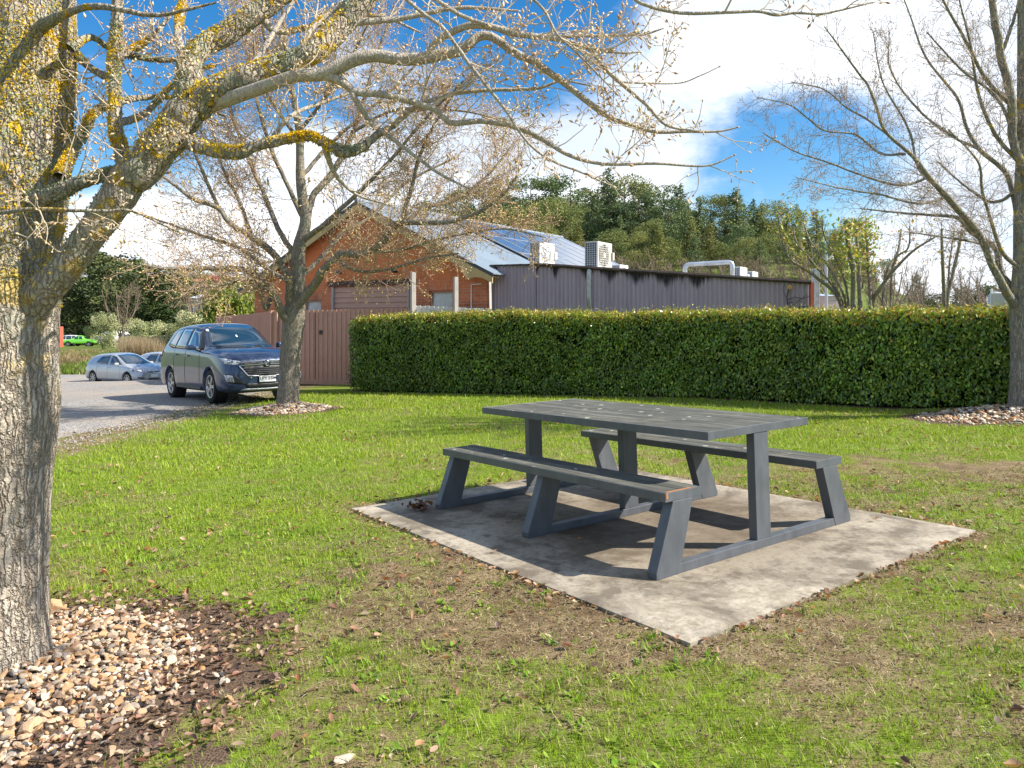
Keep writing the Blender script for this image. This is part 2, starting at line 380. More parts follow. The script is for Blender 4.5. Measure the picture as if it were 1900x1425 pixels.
# concrete slab under the table
me = bpy.data.meshes.new('slab'); bm = bmesh.new()
us = np.linspace(SL['u0'], SL['u1'], 60); vs = np.linspace(SL['v0'], SL['v1'], 50)
def sj(u, v): return 0.012*(vn(u, v, 3.0, 3, 11)-.5)
vt = [[bm.verts.new(tuv(u+(sj(u, v) if i in (0, 59) else 0), v+(sj(v, u) if j in (0, 49) else 0), 0.0-(0.006 if (i in (0, 59) or j in (0, 49)) else 0))) for j, v in enumerate(vs)] for i, u in enumerate(us)]
for i in range(59):
    for j in range(49): bm.faces.new((vt[i][j], vt[i+1][j], vt[i+1][j+1], vt[i][j+1]))
ring = [vt[i][0] for i in range(60)]+[vt[59][j] for j in range(1, 50)]+[vt[i][49] for i in range(58, -1, -1)]+[vt[0][j] for j in range(48, 0, -1)]
low = [bm.verts.new(v.co-Vector((0, 0, .12))) for v in ring]
for i in range(len(ring)):
    k = (i+1) % len(ring); bm.faces.new((ring[i], ring[k], low[k], low[i]))
bmesh.ops.recalc_face_normals(bm, faces=bm.faces); bm.to_mesh(me); bm.free()
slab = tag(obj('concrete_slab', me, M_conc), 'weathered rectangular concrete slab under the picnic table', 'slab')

# ------------------------------------------------------------------ picnic table
def steel_fn(g, b):
    o = g.coord(); n = g.noise(g.mapping(o, scale=(1, 1, .4)), 9, 6, 0.6)
    c = g.mix(g.mapr(n, 0.3, 0.7), (0.060, 0.068, 0.080), (0.105, 0.114, 0.128))
    c = g.mix(g.mapr(g.noise(o, 60, 4, .7), .62, .8, 0, .35), c, (0.2, 0.2, 0.2)); g.put(b.inputs['Base Color'], c)
    z = g.node('ShaderNodeSeparateXYZ'); g.put(z.inputs[0], o)
    g.put(b.inputs['Normal'], g.bump(g.noise(o, 120, 2), 0.08, 0.003))
M_steel = mat('painted_steel', rough=0.42, spec=0.45, fn=steel_fn)
def board_fn(g, b):
    o = g.coord(); gr = g.noise(g.mapping(o, scale=(1.0, 26, 26)), 3, 8, 0.75, .3); n = g.noise(o, 5, 6, .65)
    c = g.mix(g.mapr(gr, .3, .7), (0.030, 0.032, 0.029), (0.135, 0.135, 0.115))
    c = g.mix(g.mapr(n, .52, .68, 0, .5), c, (0.17, 0.165, 0.12)); pt = g.noise(g.mapping(o, scale=(.9, 5, 5)), 2.2, 5, .6); c = g.mix(g.mapr(pt, .50, .68, 0, .55), c, (.23, .225, .19))
    dr = g.voronoi(o, 6.5); dn = g.noise(o, 70, 3, .6)
    spot = g.mapr(g.math('ADD', dr, g.math('MULTIPLY', dn, .30)), .25, .29, 1, 0)
    c = g.mix(g.math('MULTIPLY', spot, .8), c, (0.5, 0.5, 0.43)); g.put(b.inputs['Base Color'], c)
    g.put(b.inputs['Normal'], g.bump(gr, .5, .006))
M_board = mat('dark_board', rough=0.8, spec=0.2, fn=board_fn)
M_rawwood = mat('raw_wood', (0.35, 0.15, 0.05), 0.8)
tb = empty('picnic_table', label='large dark grey steel and board picnic table with two fixed benches on the concrete slab', cat='picnic table')
Yl = -Vv; tb.matrix_world = Matrix(((U.x, Yl.x, UPt.x, T0.x), (U.y, Yl.y, UPt.y, T0.y), (U.z, Yl.z, UPt.z, T0.z), (0, 0, 0, 1)))
Wt, Lt = .989, 2.304
# local: x = u, y = -v, z = up
def vb(v): return -v
nb = 6; bw = Wt/nb
for i in range(nb):
    m = MB(); m.box((Lt/2, vb((i+.5)*bw), .728), (Lt-.016, bw-.006, .042)); m.build('table_board', M_board, tb, bevel=.004)
for u in (.004, Lt-.004):
    m = MB(); m.box((u, vb(Wt/2), .7265), (.008, Wt+.004, .048)); m.build('end_strip', M_steel, tb, bevel=.0015)
for v in (-.004, Wt+.004):
    m = MB(); m.box((Lt/2, vb(v), .7245), (Lt-.001, .008, .049)); m.build('side_strip', M_steel, tb, bevel=.0015)
vA, vB, h = -.372, -.09, .453
for s in (0, 1):
    bt = MB(); f = (lambda v: v) if s == 0 else (lambda v: Wt-v)
    w = (vB-vA)/2
    for k in (0, 1):
        m = MB(); m.box((Lt/2+.006, vb(f(vA+(k+.5)*w)), h-.021), (Lt-.012, w-.006, .042)); m.build('bench_board', M_board, tb, bevel=.004)
    m = MB(); m.box((Lt/2+.006, vb(f(vA-.004)), h-.0255), (Lt-.0, .008, .050)); m.box((Lt/2+.006, vb(f(vB+.004)), h-.0255), (Lt, .008, .050))
    m.build('bench_side_strip', M_steel, tb, bevel=.0015)
    for u in (.002, Lt+.010):
        m = MB(); m.box((u, vb(f((vA+vB)/2)), h-.025), (.008, vB-vA+.02, .050)); m.build('bench_end_strip', M_steel, tb, bevel=.0015)
fv = -.468; th = .062
for u in (.001, 1.125, 2.242):
    m = MB(); m.box((u+th/2, vb(Wt/2), .026), (th, Wt-2*fv-.02, .052)); m.build('base_rail', M_steel, tb, bevel=.003)
    m = MB(); m.box((u+th/2+.0015, vb(Wt/2), .052+(.700-.052)/2), (th-.004, .14, .648)); m.build('leg', M_steel, tb, bevel=.003)
    for s in (0, 1):
        f = (lambda v: v) if s == 0 else (lambda v: Wt-v)
        pl = [(vb(f(a)), z) for a, z in ((fv, 0.0), (-.285, 0.0), (-.268, .052), (-.155, .402), (-.320, .402), (fv, .035))]
        m = MB(); m.prism(pl, 'x', u-.003, u+th+.003); m.build('bench_leg', M_steel, tb, bevel=.003)
m = MB(); m.box((Lt/2+.03, vb(Wt/2), .691), (Lt-.2, .05, .024)); m.build('stretcher', M_steel, tb)
m = MB(); m.box((-.0030, vb(vA+.003), h-.018), (.0035, .014, .030)); m.box((.012, vb(vA+.11), h+.0012), (.016, .2, .0015)); m.build('worn_edge', M_rawwood, tb)

# ------------------------------------------------------------------ scattering of leaves and blades
def rot_basis(n, tilt):
    """n random frames: unit side s, forward f"""
    a = rng.random(n)*2*math.pi; t = rng.normal(0, tilt, n); r = rng.normal(0, tilt, n)
    f = np.stack([np.cos(a)*np.cos(t), np.sin(a)*np.cos(t), np.sin(t)], -1)
    s = np.stack([-np.sin(a)*np.cos(r), np.cos(a)*np.cos(r), np.sin(r)], -1)
    return s, f
def leaf_quads(P, L, Wd, col, tilt=.8, shape=.45, fdir=None, sdir=None):
    """rhombic leaves, one quad each"""
    n = len(P); s, f = rot_basis(n, tilt)
    if fdir is not None: f = fdir; s = sdir
    L = np.broadcast_to(L, n)[:, None]; Wd = np.broadcast_to(Wd, n)[:, None]
    nrm = np.cross(f, s); k = (rng.random((n, 1))-.3)*.25*L
    V = np.stack([P-f*L*.5, P-f*L*(.5-shape)*0+s*Wd*.5+nrm*k*.5, P+f*L*.5+nrm*k*.2, P-s*Wd*.5+nrm*k*.5], 1)
    Fc = np.arange(n*4).reshape(n, 4); C = np.repeat(col, 4, 0)
    return V.reshape(-1, 3), Fc, C
def pick(cols, n, jit=.18):
    c = np.array(cols)[rng.integers(0, len(cols), n)]; return np.clip(c*(1+rng.normal(0, jit, (n, 1)))*(1+rng.normal(0, .05, (n, 3))), 0, 1)

HX = [-4.15, -3.35, 3.76, 5.8, 7.4, 9.5]; HY = [19.65, 19.0, 15.2, 12.65, 11.45, 9.9]
def hedge_y(x): return np.interp(x, HX, HY)
def wedge(n, y0, y1):
    y = np.sqrt(rng.random(n)*(y1*y1-y0*y0)+y0*y0); x = (rng.random(n)*2-1)*(.70*y+1.3)
    return x, y
def grass():
    Vs, Fs, Cs = [], [], []; off = 0
    for (y0, y1, dens, hh, ww) in ((1.6, 3.4, 19000, .022, .0036), (3.4, 5, 13000, .023, .0042), (5, 8, 5200, .026, .006), (8, 13, 2300, .03, .010), (13, 20, 1000, .036, .017)):
        n = int(dens*(.70*(y1*y1-y0*y0)+2.6*(y1-y0))); x, y = wedge(n, y0, y1); b, m = masks(x, y)
        cl = vn(x, y, 14, 2, 21)
        keep = (rng.random(n) > np.clip((b-.30)*2.5, 0, .96)) & (rng.random(n) > m*1.02) & (slab_dist(x, y) > .0) & (x > -5.95+.25*(vn(y, 0, 2, 3, 4)-.5)) & (y < hedge_y(x)-.15)
        keep &= rng.random(n) < .35+1.1*cl
        x, y, b, cl = x[keep], y[keep], b[keep], cl[keep]; n = len(x)
        z = gz(x, y)+.000; hgt = hh*rng.gamma(5, .2, n)*(.55+.9*cl); a = rng.random(n)*6.283; lean = rng.gamma(2, .28, n)
        w = ww*(.6+.8*rng.random(n)); sx, sy = np.cos(a), np.sin(a); lx, ly = -np.sin(a), np.cos(a)
        B = np.stack([x, y, z-.004], -1); S = np.stack([sx, sy, 0*sx], -1)*w[:, None]*.5
        Tp = B+np.stack([lx*hgt*lean, ly*hgt*lean, hgt], -1)
        V = np.stack([B-S, B+S, Tp], 1).reshape(-1, 3); Fs.append(np.arange(n*3).reshape(n, 3)+off); off += n*3
        tone = vn(x, y, 1.1, 3, 31)[:, None]
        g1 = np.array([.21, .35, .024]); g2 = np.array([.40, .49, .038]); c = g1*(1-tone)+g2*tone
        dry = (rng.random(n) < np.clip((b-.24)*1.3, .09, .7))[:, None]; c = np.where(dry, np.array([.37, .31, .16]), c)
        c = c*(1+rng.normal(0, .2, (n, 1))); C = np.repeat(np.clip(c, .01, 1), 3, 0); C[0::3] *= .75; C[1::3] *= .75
        Vs.append(V); Cs.append(C)
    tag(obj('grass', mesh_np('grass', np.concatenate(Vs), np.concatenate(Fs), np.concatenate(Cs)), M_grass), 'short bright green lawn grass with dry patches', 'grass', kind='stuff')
    # broad-leaved weeds and taller tufts in the worn ground
    Vs, Fs, Cs = [], [], []; off = 0
    x, y = wedge(2600, 2.2, 6.5); b, m = masks(x, y); k = (slab_dist(x, y) > .04) & (m < .6) & (vn(x, y, 2.4, 2, 44) > .45)
    x, y = x[k], y[k]
    for (cx, cy) in zip(x, y):
        broad = random.random() < .55
        n = random.randint(5, 11) if broad else random.randint(9, 20); r = random.uniform(.02, .045) if broad else random.uniform(.02, .07)
        a = rng.random(n)*6.283; el = rng.uniform(.15, .7, n) if broad else rng.uniform(.6, 1.25, n); L = r*rng.uniform(.6, 1.2, n)
        f = np.stack([np.cos(a)*np.cos(el), np.sin(a)*np.cos(el), np.sin(el)], -1); s = np.stack([-np.sin(a), np.cos(a), 0*a], -1)
        base = np.array([cx, cy, gzf(cx, cy)])+np.stack([rng.normal(0, r*.35, n), rng.normal(0, r*.35, n), 0*a], -1)
        w = L*(.5 if broad else .1)
        V, Fc, C = leaf_quads(base+f*L[:, None]*.55, L, w, pick([(.15, .28, .025), (.20, .32, .03), (.27, .36, .04)], n), fdir=f, sdir=s)
        Vs.append(V); Fs.append(Fc+off); Cs.append(C); off += len(V)
    tag(obj('lawn_weeds', mesh_np('weeds', np.concatenate(Vs), np.concatenate(Fs), np.concatenate(Cs)), M_grass), 'small green broad-leaved weeds and tufts in the worn lawn', 'weeds', kind='stuff')
    # dry blades lying flat
    x, y = wedge(110000, 2.1, 7); b, m = masks(x, y); k = (slab_dist(x, y) > .01) & (rng.random(len(x)) < np.clip((b-.25)*2, 0, 1)) & (m < .5); x, y = x[k], y[k]; n = len(x)
    V, Fc, C = leaf_quads(np.stack([x, y, gz(x, y)+.008+.012*rng.random(n)], -1), rng.uniform(.015, .055, n), .0024, pick([(.46, .39, .23), (.38, .31, .17), (.24, .17, .10), (.30, .33, .10), (.52, .46, .30)], n), tilt=.35)
    tag(obj('dry_grass', mesh_np('dry_grass', V, Fc, C), M_grass), 'dry straw-coloured grass lying in the bare patches', 'dry grass', kind='stuff')
grass()

def curled_leaves(x, y, z, size, cols, name, label, lift=.012):
    """fallen leaves: 6-sided curled blades"""
    n = len(x); s, f = rot_basis(n, .35); L = (size*rng.uniform(.55, 1.15, n))[:, None]; W_ = L*rng.uniform(.45, .75, (n, 1))
    nrm = np.cross(f, s); nrm *= np.sign(nrm[:, 2:3]+1e-6); c = L*rng.uniform(-.02, .42, (n, 1)); P = np.stack([x, y, z+lift*rng.random(n)+.006], -1)
    pts = [P-f*L*.5+nrm*c*.7, P-f*L*.18+s*W_*.46+nrm*c, P+f*L*.2+s*W_*.40+nrm*c*.8, P+f*L*.55+nrm*c*.3, P+f*L*.15-s*W_*.44+nrm*c, P-f*L*.2-s*W_*.38+nrm*c*.9, P-f*L*.15, P+f*L*.2]
    V = np.stack(pts, 1).reshape(-1, 3); b = np.arange(n)[:, None]*8
    Fc = np.concatenate([b+np.array([[0, 1, 6, 6]]), b+np.array([[1, 2, 7, 6]]), b+np.array([[2, 3, 7, 7]]), b+np.array([[3, 4, 7, 7]]), b+np.array([[4, 5, 6, 7]]), b+np.array([[5, 0, 6, 6]])])
    tri = Fc[:, 2] == Fc[:, 3]; T = Fc[tri][:, :3]; Q = Fc[~tri]; T = np.concatenate([T, Q[:, [0, 1, 2]], Q[:, [0, 2, 3]]])
    tag(obj(name, mesh_np(name, V, T, np.repeat(pick(cols, n, .25), 8, 0)), M_leaf), label, 'fallen leaves', kind='stuff')
BR = [(.30, .16, .09), (.38, .22, .13), (.20, .11, .07), (.48, .33, .22), (.33, .15, .07), (.15, .09, .065), (.42, .30, .21)]
x, y = wedge(7000, 2.1, 12); n_ = vn(x, y, 1.3, 2, 51); k = (n_ > .40+.12*rng.random(7000)) & ((slab_dist(x, y) > .03) | (rng.random(len(x)) < .01)); x, y = x[k], y[k]
sd = slab_dist(x, y); z = np.where(sd < 0, .0258*x-.0206*y-.0, gz(x, y)); k = (y < 5.6) | (rng.random(len(x)) < .4); curled_leaves(x[k], y[k], z[k]+.006, .046, BR, 'lawn_leaf_litter', 'brown dead leaves scattered over the lawn')
x, y = wedge(48000, 2.1, 7); b, m = masks(x, y); k = (rng.random(len(x)) < np.clip((b-.22)*2.2, .05, 1)) & (slab_dist(x, y) > .0) & (m < .5); x, y = x[k], y[k]
curled_leaves(x, y, gz(x, y), .016, [(.20, .12, .07), (.12, .07, .045), (.30, .20, .12), (.40, .32, .2), (.09, .06, .04)], 'leaf_fragments', 'tiny broken leaf and bark fragments on the bare soil', .006)
# litter along the slab edges and on the mulch
t = rng.random(420); e = rng.integers(0, 4, 420); off = rng.gamma(1.5, .035, 420)
uu = np.where(e == 0, SL['u0']-off, np.where(e == 1, SL['u1']+off, SL['u0']+t*(SL['u1']-SL['u0']))); vv = np.where(e < 2, SL['v0']+t*(SL['v1']-SL['v0']), np.where(e == 2, SL['v0']-off, SL['v1']+off))
px_ = T0.x+U.x*uu+Vv.x*vv; py_ = T0.y+U.y*uu+Vv.y*vv
curled_leaves(px_, py_, gz(px_, py_)+.006, .042, BR, 'edge_leaf_litter', 'brown leaves caught along the slab edges')
n = 3400; a = rng.random(n)*6.283; r = np.sqrt(rng.random(n))*1.06; lx = -2.12+1.18*r*np.cos(a); ly = 3.05+1.06*r*np.sin(a)
k = (r > .62) | (rng.random(n) < .16); curled_leaves(lx[k], ly[k], gz(lx[k], ly[k])+.004, .034, [(.24, .14, .09), (.33, .21, .14), (.17, .10, .07), (.42, .29, .20), (.27, .15, .10), (.12, .08, .06)], 'mulch_leaf_litter', 'brown leaves on the mulch round the big tree', .02)
x = rng.uniform(-1.5, -.9, 40)*.28-.75; y = rng.uniform(5.55, 5.75, 40)+.0
cp = tuv(2.33, -.60); x = cp.x+rng.normal(0, .055, 46); y = cp.y+rng.normal(0, .04, 46)
curled_leaves(x, y, .0258*x-.0206*y+0*x+.004, .06, [(.14, .06, .03), (.2, .09, .05)], 'slab_leaf_clump', 'clump of wet brown leaves on the slab beside the bench leg', .05)

# ------------------------------------------------------------------ stones
def stone_mesh(seed, name):
    r = random.Random(seed); bm = bmesh.new(); bmesh.ops.create_icosphere(bm, subdivisions=3, radius=1)
    sx, sy, sz = r.uniform(1.1, 1.7), r.uniform(.8, 1.2), r.uniform(.55, .9)
    cuts = [Vector((r.gauss(0, 1), r.gauss(0, 1), r.gauss(0, 1))).normalized() for _ in range(11)]
    for v in bm.verts:
        for c in cuts:
            d = v.co.dot(c); lim = .58
            if d > lim: v.co -= c*(d-lim)
        v.co = Vector((v.co.x*sx, v.co.y*sy, v.co.z*sz))
    me = bpy.data.meshes.new(name); bm.to_mesh(me); bm.free(); return me
STC = [(0.0, (.44, .31, .19)), (.18, (.40, .21, .09)), (.34, (.55, .45, .33)), (.5, (.27, .17, .11)), (.62, (.60, .53, .43)), (.75, (.46, .28, .13)), (.88, (.25, .22, .19)), (1.0, (.46, .35, .24))]
def stone_fn(g, b):
    rnd = g.node('ShaderNodeObjectInfo').outputs['Random']; o = g.coord()
    c = g.ramp(rnd, STC); n = g.noise(g.vmath('ADD', o, g.node('ShaderNodeObjectInfo').outputs['Location']), 3.0, 6, .65)
    c = g.mix(g.mapr(n, .4, .7, 0, .5), c, (.50, .38, .26)); c = g.mix(g.mapr(g.noise(o, 2.1, 5, .7), .58, .7, 0, .6), c, (.30, .14, .05))
    g.put(b.inputs['Base Color'], c); g.put(b.inputs['Normal'], g.bump(g.noise(o, 8, 5, .7), .3, .05))
M_stone = mat('stone', rough=0.8, spec=0.3, fn=stone_fn)
SM = [stone_mesh(i, 'stone') for i in range(12)]
for m in SM: m.materials.append(M_stone)
def stone_mass(cx, cy, rx, ry, n, size, name, label):
    """many small stones in one mesh"""
    Vs, Fs, Cs = [], [], []; off = 0; data = []
    for m in SM[:6]:
        V = np.empty(len(m.vertices)*3); m.vertices.foreach_get('co', V); T = np.array([p.vertices[:] for p in m.polygons]); data.append((V.reshape(-1, 3), T))
    cols = np.array([c for _, c in STC])
    for i in range(n):
        a = random.random()*6.283; r = math.sqrt(random.random())*(1 if random.random() < .85 else random.uniform(1, 1.3)); x = cx+rx*r*math.cos(a); y = cy+ry*r*math.sin(a)
        s = size*random.uniform(.5, 1.25)*max(.5, 1-.25*r); V, T = data[i % 6]
        q = Matrix.Rotation(random.random()*6.28, 3, 'Z') @ Matrix.Rotation(random.gauss(0, .4), 3, 'X')
        W_ = V @ np.array(q).T*s+np.array([x, y, gzf(x, y)+s*.25+max(0, .6-r)*.05*random.random()])
        Vs.append(W_); Fs.append(T+off); off += len(W_); Cs.append(np.tile(np.clip(cols[random.randrange(8)]*random.uniform(.7, 1.2), 0, 1), (len(W_), 1)))
    o = obj(name, mesh_np(name, np.concatenate(Vs), np.concatenate(Fs), np.concatenate(Cs)), M_bud)
    return tag(o, label, 'stones', kind='stuff')
stone_mass(-2.16, 3.08, .84, .80, 5200, .016, 'small_stones', 'small tan stones and gravel between the bigger stones at the big tree')
stone_mass(-4.38, 14.75, .86, .86, 900, .038, 'stone_mulch', 'tan stones heaped round the foot of the tree by the blue car')
stone_mass(7.05, 10.7, 1.35, .8, 900, .036, 'stone_mulch', 'pale stones and bark round the foot of the tree at the hedge end')
def gravel_spill():
    Vs, Fs, Cs = [], [], []; off = 0; data = []
    for m in SM[:4]:
        bm = bmesh.new(); bmesh.ops.create_icosphere(bm, subdivisions=1, radius=1); V = np.array([v.co[:] for v in bm.verts])*[1.2, 1, .6]; T = np.array([[v.index for v in f.verts] for f in bm.faces]); bm.free(); data.append((V, T))
    n = 4200; y = rng.uniform(8, 20, n); x = -6.02+rng.normal(0, .22, n)-rng.gamma(1.2, .5, n)*(rng.random(n) < .6); z = gz(x, y)+.02*(x < -6); s = rng.uniform(.005, .015, n)
    for i in range(n):
        V, T = data[i % 4]; a = rng.random()*6.28; c, q = math.cos(a), math.sin(a); W_ = V @ np.array([[c, q, 0], [-q, c, 0], [0, 0, 1]])*s[i]+[x[i], y[i], z[i]+s[i]*.2]; Vs.append(W_); Fs.append(T+off); off += len(W_)
    C = np.repeat(pick([(.30, .28, .26), (.40, .38, .34), (.22, .21, .20), (.36, .28, .21)], n), len(data[0][0]), 0)
    tag(obj('loose_gravel', mesh_np('loose_gravel', np.concatenate(Vs), np.concatenate(Fs), C), M_bud), 'loose gravel spilling over the edge of the car park onto the grass', 'gravel', kind='stuff')
gravel_spill()
cnt = 0; placed = []; proto = None
for tr in range(9000):
    if cnt >= 290: break
    a = random.random()*6.283; r = random.random()**.5*(1 if random.random() < .88 else 1.22); x = -2.14+.86*r*math.cos(a); y = 3.06+.82*r*math.sin(a)
    px = CX+F*x/y
    if px < -20 or math.hypot(x+2.21, y-3.2) < .25: continue
    s = random.uniform(.013, .026)*(1-.2*r)
    lay = 0
    if any(math.hypot(x-p, y-q) < .62*(s+w) for p, q, w in placed):
        if random.random() < .985: continue
        lay = .028
    placed.append((x, y, s))
    o = link(bpy.data.objects.new('stone', SM[random.randrange(12)])); o.location = (x, y, gzf(x, y)+s*.32+.012+lay)
    o.scale = (s, s, s); o.rotation_euler = (random.gauss(0, .35), random.gauss(0, .35), random.random()*6.28)
    tag(o, 'tan or rusty broken stone in the stone bed round the big lichened trunk', 'stone', 'stones heaped round the big tree'); cnt += 1
def one_stone(px, py, s, label, m=0, sc3=(1, 1, 1)):
    # march along the pixel's ray to the ground
    d = 1.5
    while d < 40:
        p = at(px, py, d)
        if p.z <= gzf(p.x, p.y): break
        d += .01
    o = link(bpy.data.objects.new('stone', SM[m])); o.location = (p.x, p.y, gzf(p.x, p.y)+s*.45*sc3[2]); o.scale = tuple(s*k for k in sc3); o.rotation_euler = (.1, .1, m)
    return tag(o, label, 'stone')
one_stone(98, 1140, .062, 'large rounded cream stone touching the big trunk', 3, (1, 1, 1.3))
one_stone(52, 1362, .040, 'squarish pale stone at the near edge of the stone bed', 5)
one_stone(643, 1412, .030, 'single buff stone alone in the grass at the bottom edge', 7, (1.2, .8, .7))
one_stone(300, 1345, .026, 'lone cream stone on the dark soil beyond the stone bed', 2)
one_stone(405, 1352, .022, 'small brown stone beside the green tuft', 9)
# sticks on the soil
for pts, lab in (([(368, 1290), (362, 1315), (372, 1340), (380, 1352)], 'dark curved twig lying on the soil beside the grass tuft'), ([(20, 1405), (60, 1408), (110, 1410)], 'thin straight twig lying on the soil at the bottom left')):
    P = []
    for (px, py) in pts:
        d = 1.5
        while True:
            p = at(px, py, d)
            if p.z <= gzf(p.x, p.y)+.012: break
            d += .005
        P.append(p)
    m = MB(); m.tube(P, [.004, .0035, .003, .002][:len(P)], 5); o = m.build('twig', mat('dead_twig', (.07, .05, .04), .9)); tag(o, lab, 'twig')
# ------------------------------------------------------------------ hedge
def hedge():
    root = empty('hedge', (-4.1, 19.7, gzf(-4.1, 19.7)), 0, 'long clipped dark green hedge behind the picnic table', 'hedge')
    inv = Matrix.Translation(-root.location)
    # path along the front face
    px_ = np.linspace(-4.12, 9.0, 200); py_ = hedge_y(px_); ker = np.ones(15)/15
    pp = np.pad(py_, 7, mode='edge'); slope = (py_[-1]-py_[-2]); pyS = np.convolve(pp, ker, 'valid')
    pyS[-8:] = py_[-8:]
    seg = np.hypot(np.diff(px_), np.diff(pyS)); S = np.concatenate([[0], np.cumsum(seg)]); L = S[-1]
    def path(s): return np.interp(s, S, px_), np.interp(s, S, pyS)
    def nrm(s):
        x0, y0 = path(s-.2); x1, y1 = path(s+.2); tx, ty = x1-x0, y1-y0; l = np.hypot(tx, ty)+1e-9; return -ty/l*-1*-1, tx/l   # pointing away from the camera
    def top(s): x, y = path(s); return CAMZ+np.interp(s, [0, .5, 2.5, L], [-.13, 0.0, .085, .10])*1.0+.05*(vn(s, 0*s, 1.1, 4, 61)-.5)*2+.04*(vn(s, 0*s, 5, 2, 66)-.5)*2
    depth = 1.0
    # leaves: front, top, left end
    n1, n2, n3 = 62000, 26000, 6000
    s = rng.random(n1)*L; x, y = path(s); nx_, ny_ = nrm(s); gzv = gz(x, y); tp = top(s)
    hN = rng.random(n1); z = gzv+.01+.05*vn(s, s*0, 3, 2, 63)+(tp-gzv-.02)*hN
    d = rng.gamma(1.6, .04, n1)-.06+.13*(vn(s, z*1.0, 1.6, 3, 62)-.5)+.16*(vn(s, z, 5.0, 2, 67)-.5)-.05*(hN < .12)*0+.10*np.clip(.12-hN, 0, 1)*8*.4
    P = np.stack([x+nx_*d, y+ny_*d, z], -1)
    fd = np.stack([nx_*-.3+rng.normal(0, .5, n1), ny_*-.3+rng.normal(0, .5, n1), -.75+rng.normal(0, .5, n1)], -1); fd /= np.linalg.norm(fd, axis=1)[:, None]
    out = np.stack([-nx_, -ny_, 0*nx_+.5], -1)+rng.normal(0, .55, (n1, 3)); sd_ = np.cross(fd, out); sd_ /= np.linalg.norm(sd_, axis=1)[:, None]
    C = pick([(.12, .22, .028), (.18, .27, .034), (.08, .155, .024), (.27, .34, .045)], n1, .35); C = C*(.62+.8*vn(s, z, 1.7, 3, 68))[:, None]
    yel = rng.random(n1) < np.clip((z-tp+.24)*4.5, 0.012, .8); C = np.where(yel[:, None], pick([(.32, .38, .03), (.44, .42, .05), (.48, .30, .07), (.24, .33, .03)], n1), C)
    kp = vn(s, z, 2.6, 3, 69)+.25*rng.random(n1) > .36; P, fd, sd_, C = P[kp], fd[kp], sd_[kp], C[kp]; n1 = len(P)
    Vs = [leaf_quads(P, rng.uniform(.05, .085, n1), rng.uniform(.028, .042, n1), C, fdir=fd, sdir=sd_)]
    s = rng.random(n2)*L; x, y = path(s); nx_, ny_ = nrm(s); d = rng.random(n2)*depth; x = x+nx_*d; y = y+ny_*d; tp = top(s)+.03*(vn(x, y, 4, 2, 64)-.5)
    z = tp+rng.normal(-.01, .03, n2)+rng.gamma(1, .02, n2); P = np.stack([x, y, z], -1)
    fd = np.stack([rng.normal(0, .6, n2), rng.normal(0, .6, n2), .5+rng.normal(0, .4, n2)], -1); fd /= np.linalg.norm(fd, axis=1)[:, None]
    sd_ = np.cross(fd, np.stack([0*z, 0*z, 1+0*z], -1)+rng.normal(0, .6, (n2, 3))); sd_ /= np.linalg.norm(sd_, axis=1)[:, None]
    Vs.append(leaf_quads(P, rng.uniform(.04, .065, n2), rng.uniform(.022, .032, n2), pick([(.24, .31, .03), (.36, .36, .05), (.45, .27, .08), (.18, .26, .03), (.50, .40, .09)], n2), fdir=fd, sdir=sd_))
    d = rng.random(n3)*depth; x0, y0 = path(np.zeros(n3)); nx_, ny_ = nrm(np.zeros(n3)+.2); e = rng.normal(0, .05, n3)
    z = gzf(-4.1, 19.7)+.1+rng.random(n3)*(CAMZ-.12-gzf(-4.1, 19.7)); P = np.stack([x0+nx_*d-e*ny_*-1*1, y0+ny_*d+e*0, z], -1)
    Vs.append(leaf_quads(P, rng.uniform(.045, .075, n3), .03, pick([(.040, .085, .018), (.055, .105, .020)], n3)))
    q = rng.random(170)*L; x, y = path(q); a_, b_ = nrm(q); dd = rng.random(170)*.5; x = x+a_*dd; y = y+b_*dd; tq = top(q); PP, FF = [], []
    for i in range(170):
        hh = rng.uniform(.05, .16); ln = rng.normal(0, .35, 2)
        for k in range(7): t = (k+1)/7*hh; PP.append((x[i]+ln[0]*t, y[i]+ln[1]*t, tq[i]+t)); u_ = rng.normal(size=3)+[0, 0, .8]; FF.append(u_/np.linalg.norm(u_))
    FF = np.array(FF); SS = np.cross(FF, rng.normal(size=FF.shape)); SS /= np.linalg.norm(SS, axis=1)[:, None]; m_ = len(PP)
    Vs.append(leaf_quads(np.array(PP), rng.uniform(.03, .055, m_), .022, pick([(.28, .36, .04), (.42, .40, .06), (.50, .28, .10), (.46, .40, .10)], m_), fdir=FF, sdir=SS))
    off = 0; V, Fc, C = [], [], []
    for a, b, c in Vs: V.append(a); Fc.append(b+off); C.append(c); off += len(a)
    V = np.concatenate(V)-np.array(root.location)
    obj('foliage', mesh_np('hedge_leaves', V, np.concatenate(Fc), np.concatenate(C)), M_hedge, root)
    # solid near-black core: shade between the leaves put into its colour
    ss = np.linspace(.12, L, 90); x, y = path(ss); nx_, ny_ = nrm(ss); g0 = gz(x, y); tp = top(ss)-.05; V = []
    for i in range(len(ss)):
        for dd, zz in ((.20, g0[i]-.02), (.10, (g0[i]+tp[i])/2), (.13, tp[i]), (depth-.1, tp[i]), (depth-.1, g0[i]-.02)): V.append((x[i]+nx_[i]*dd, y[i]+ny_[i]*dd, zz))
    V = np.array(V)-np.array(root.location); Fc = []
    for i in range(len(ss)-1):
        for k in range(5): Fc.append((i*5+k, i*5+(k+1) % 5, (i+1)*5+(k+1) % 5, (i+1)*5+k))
    Fc.append((0, 1, 2, 3)); obj('shade_core', mesh_np('hedge_core', V, Fc), mat('hedge_core', (.012, .018, .008), .95, spec=0.1), root)
hedge()

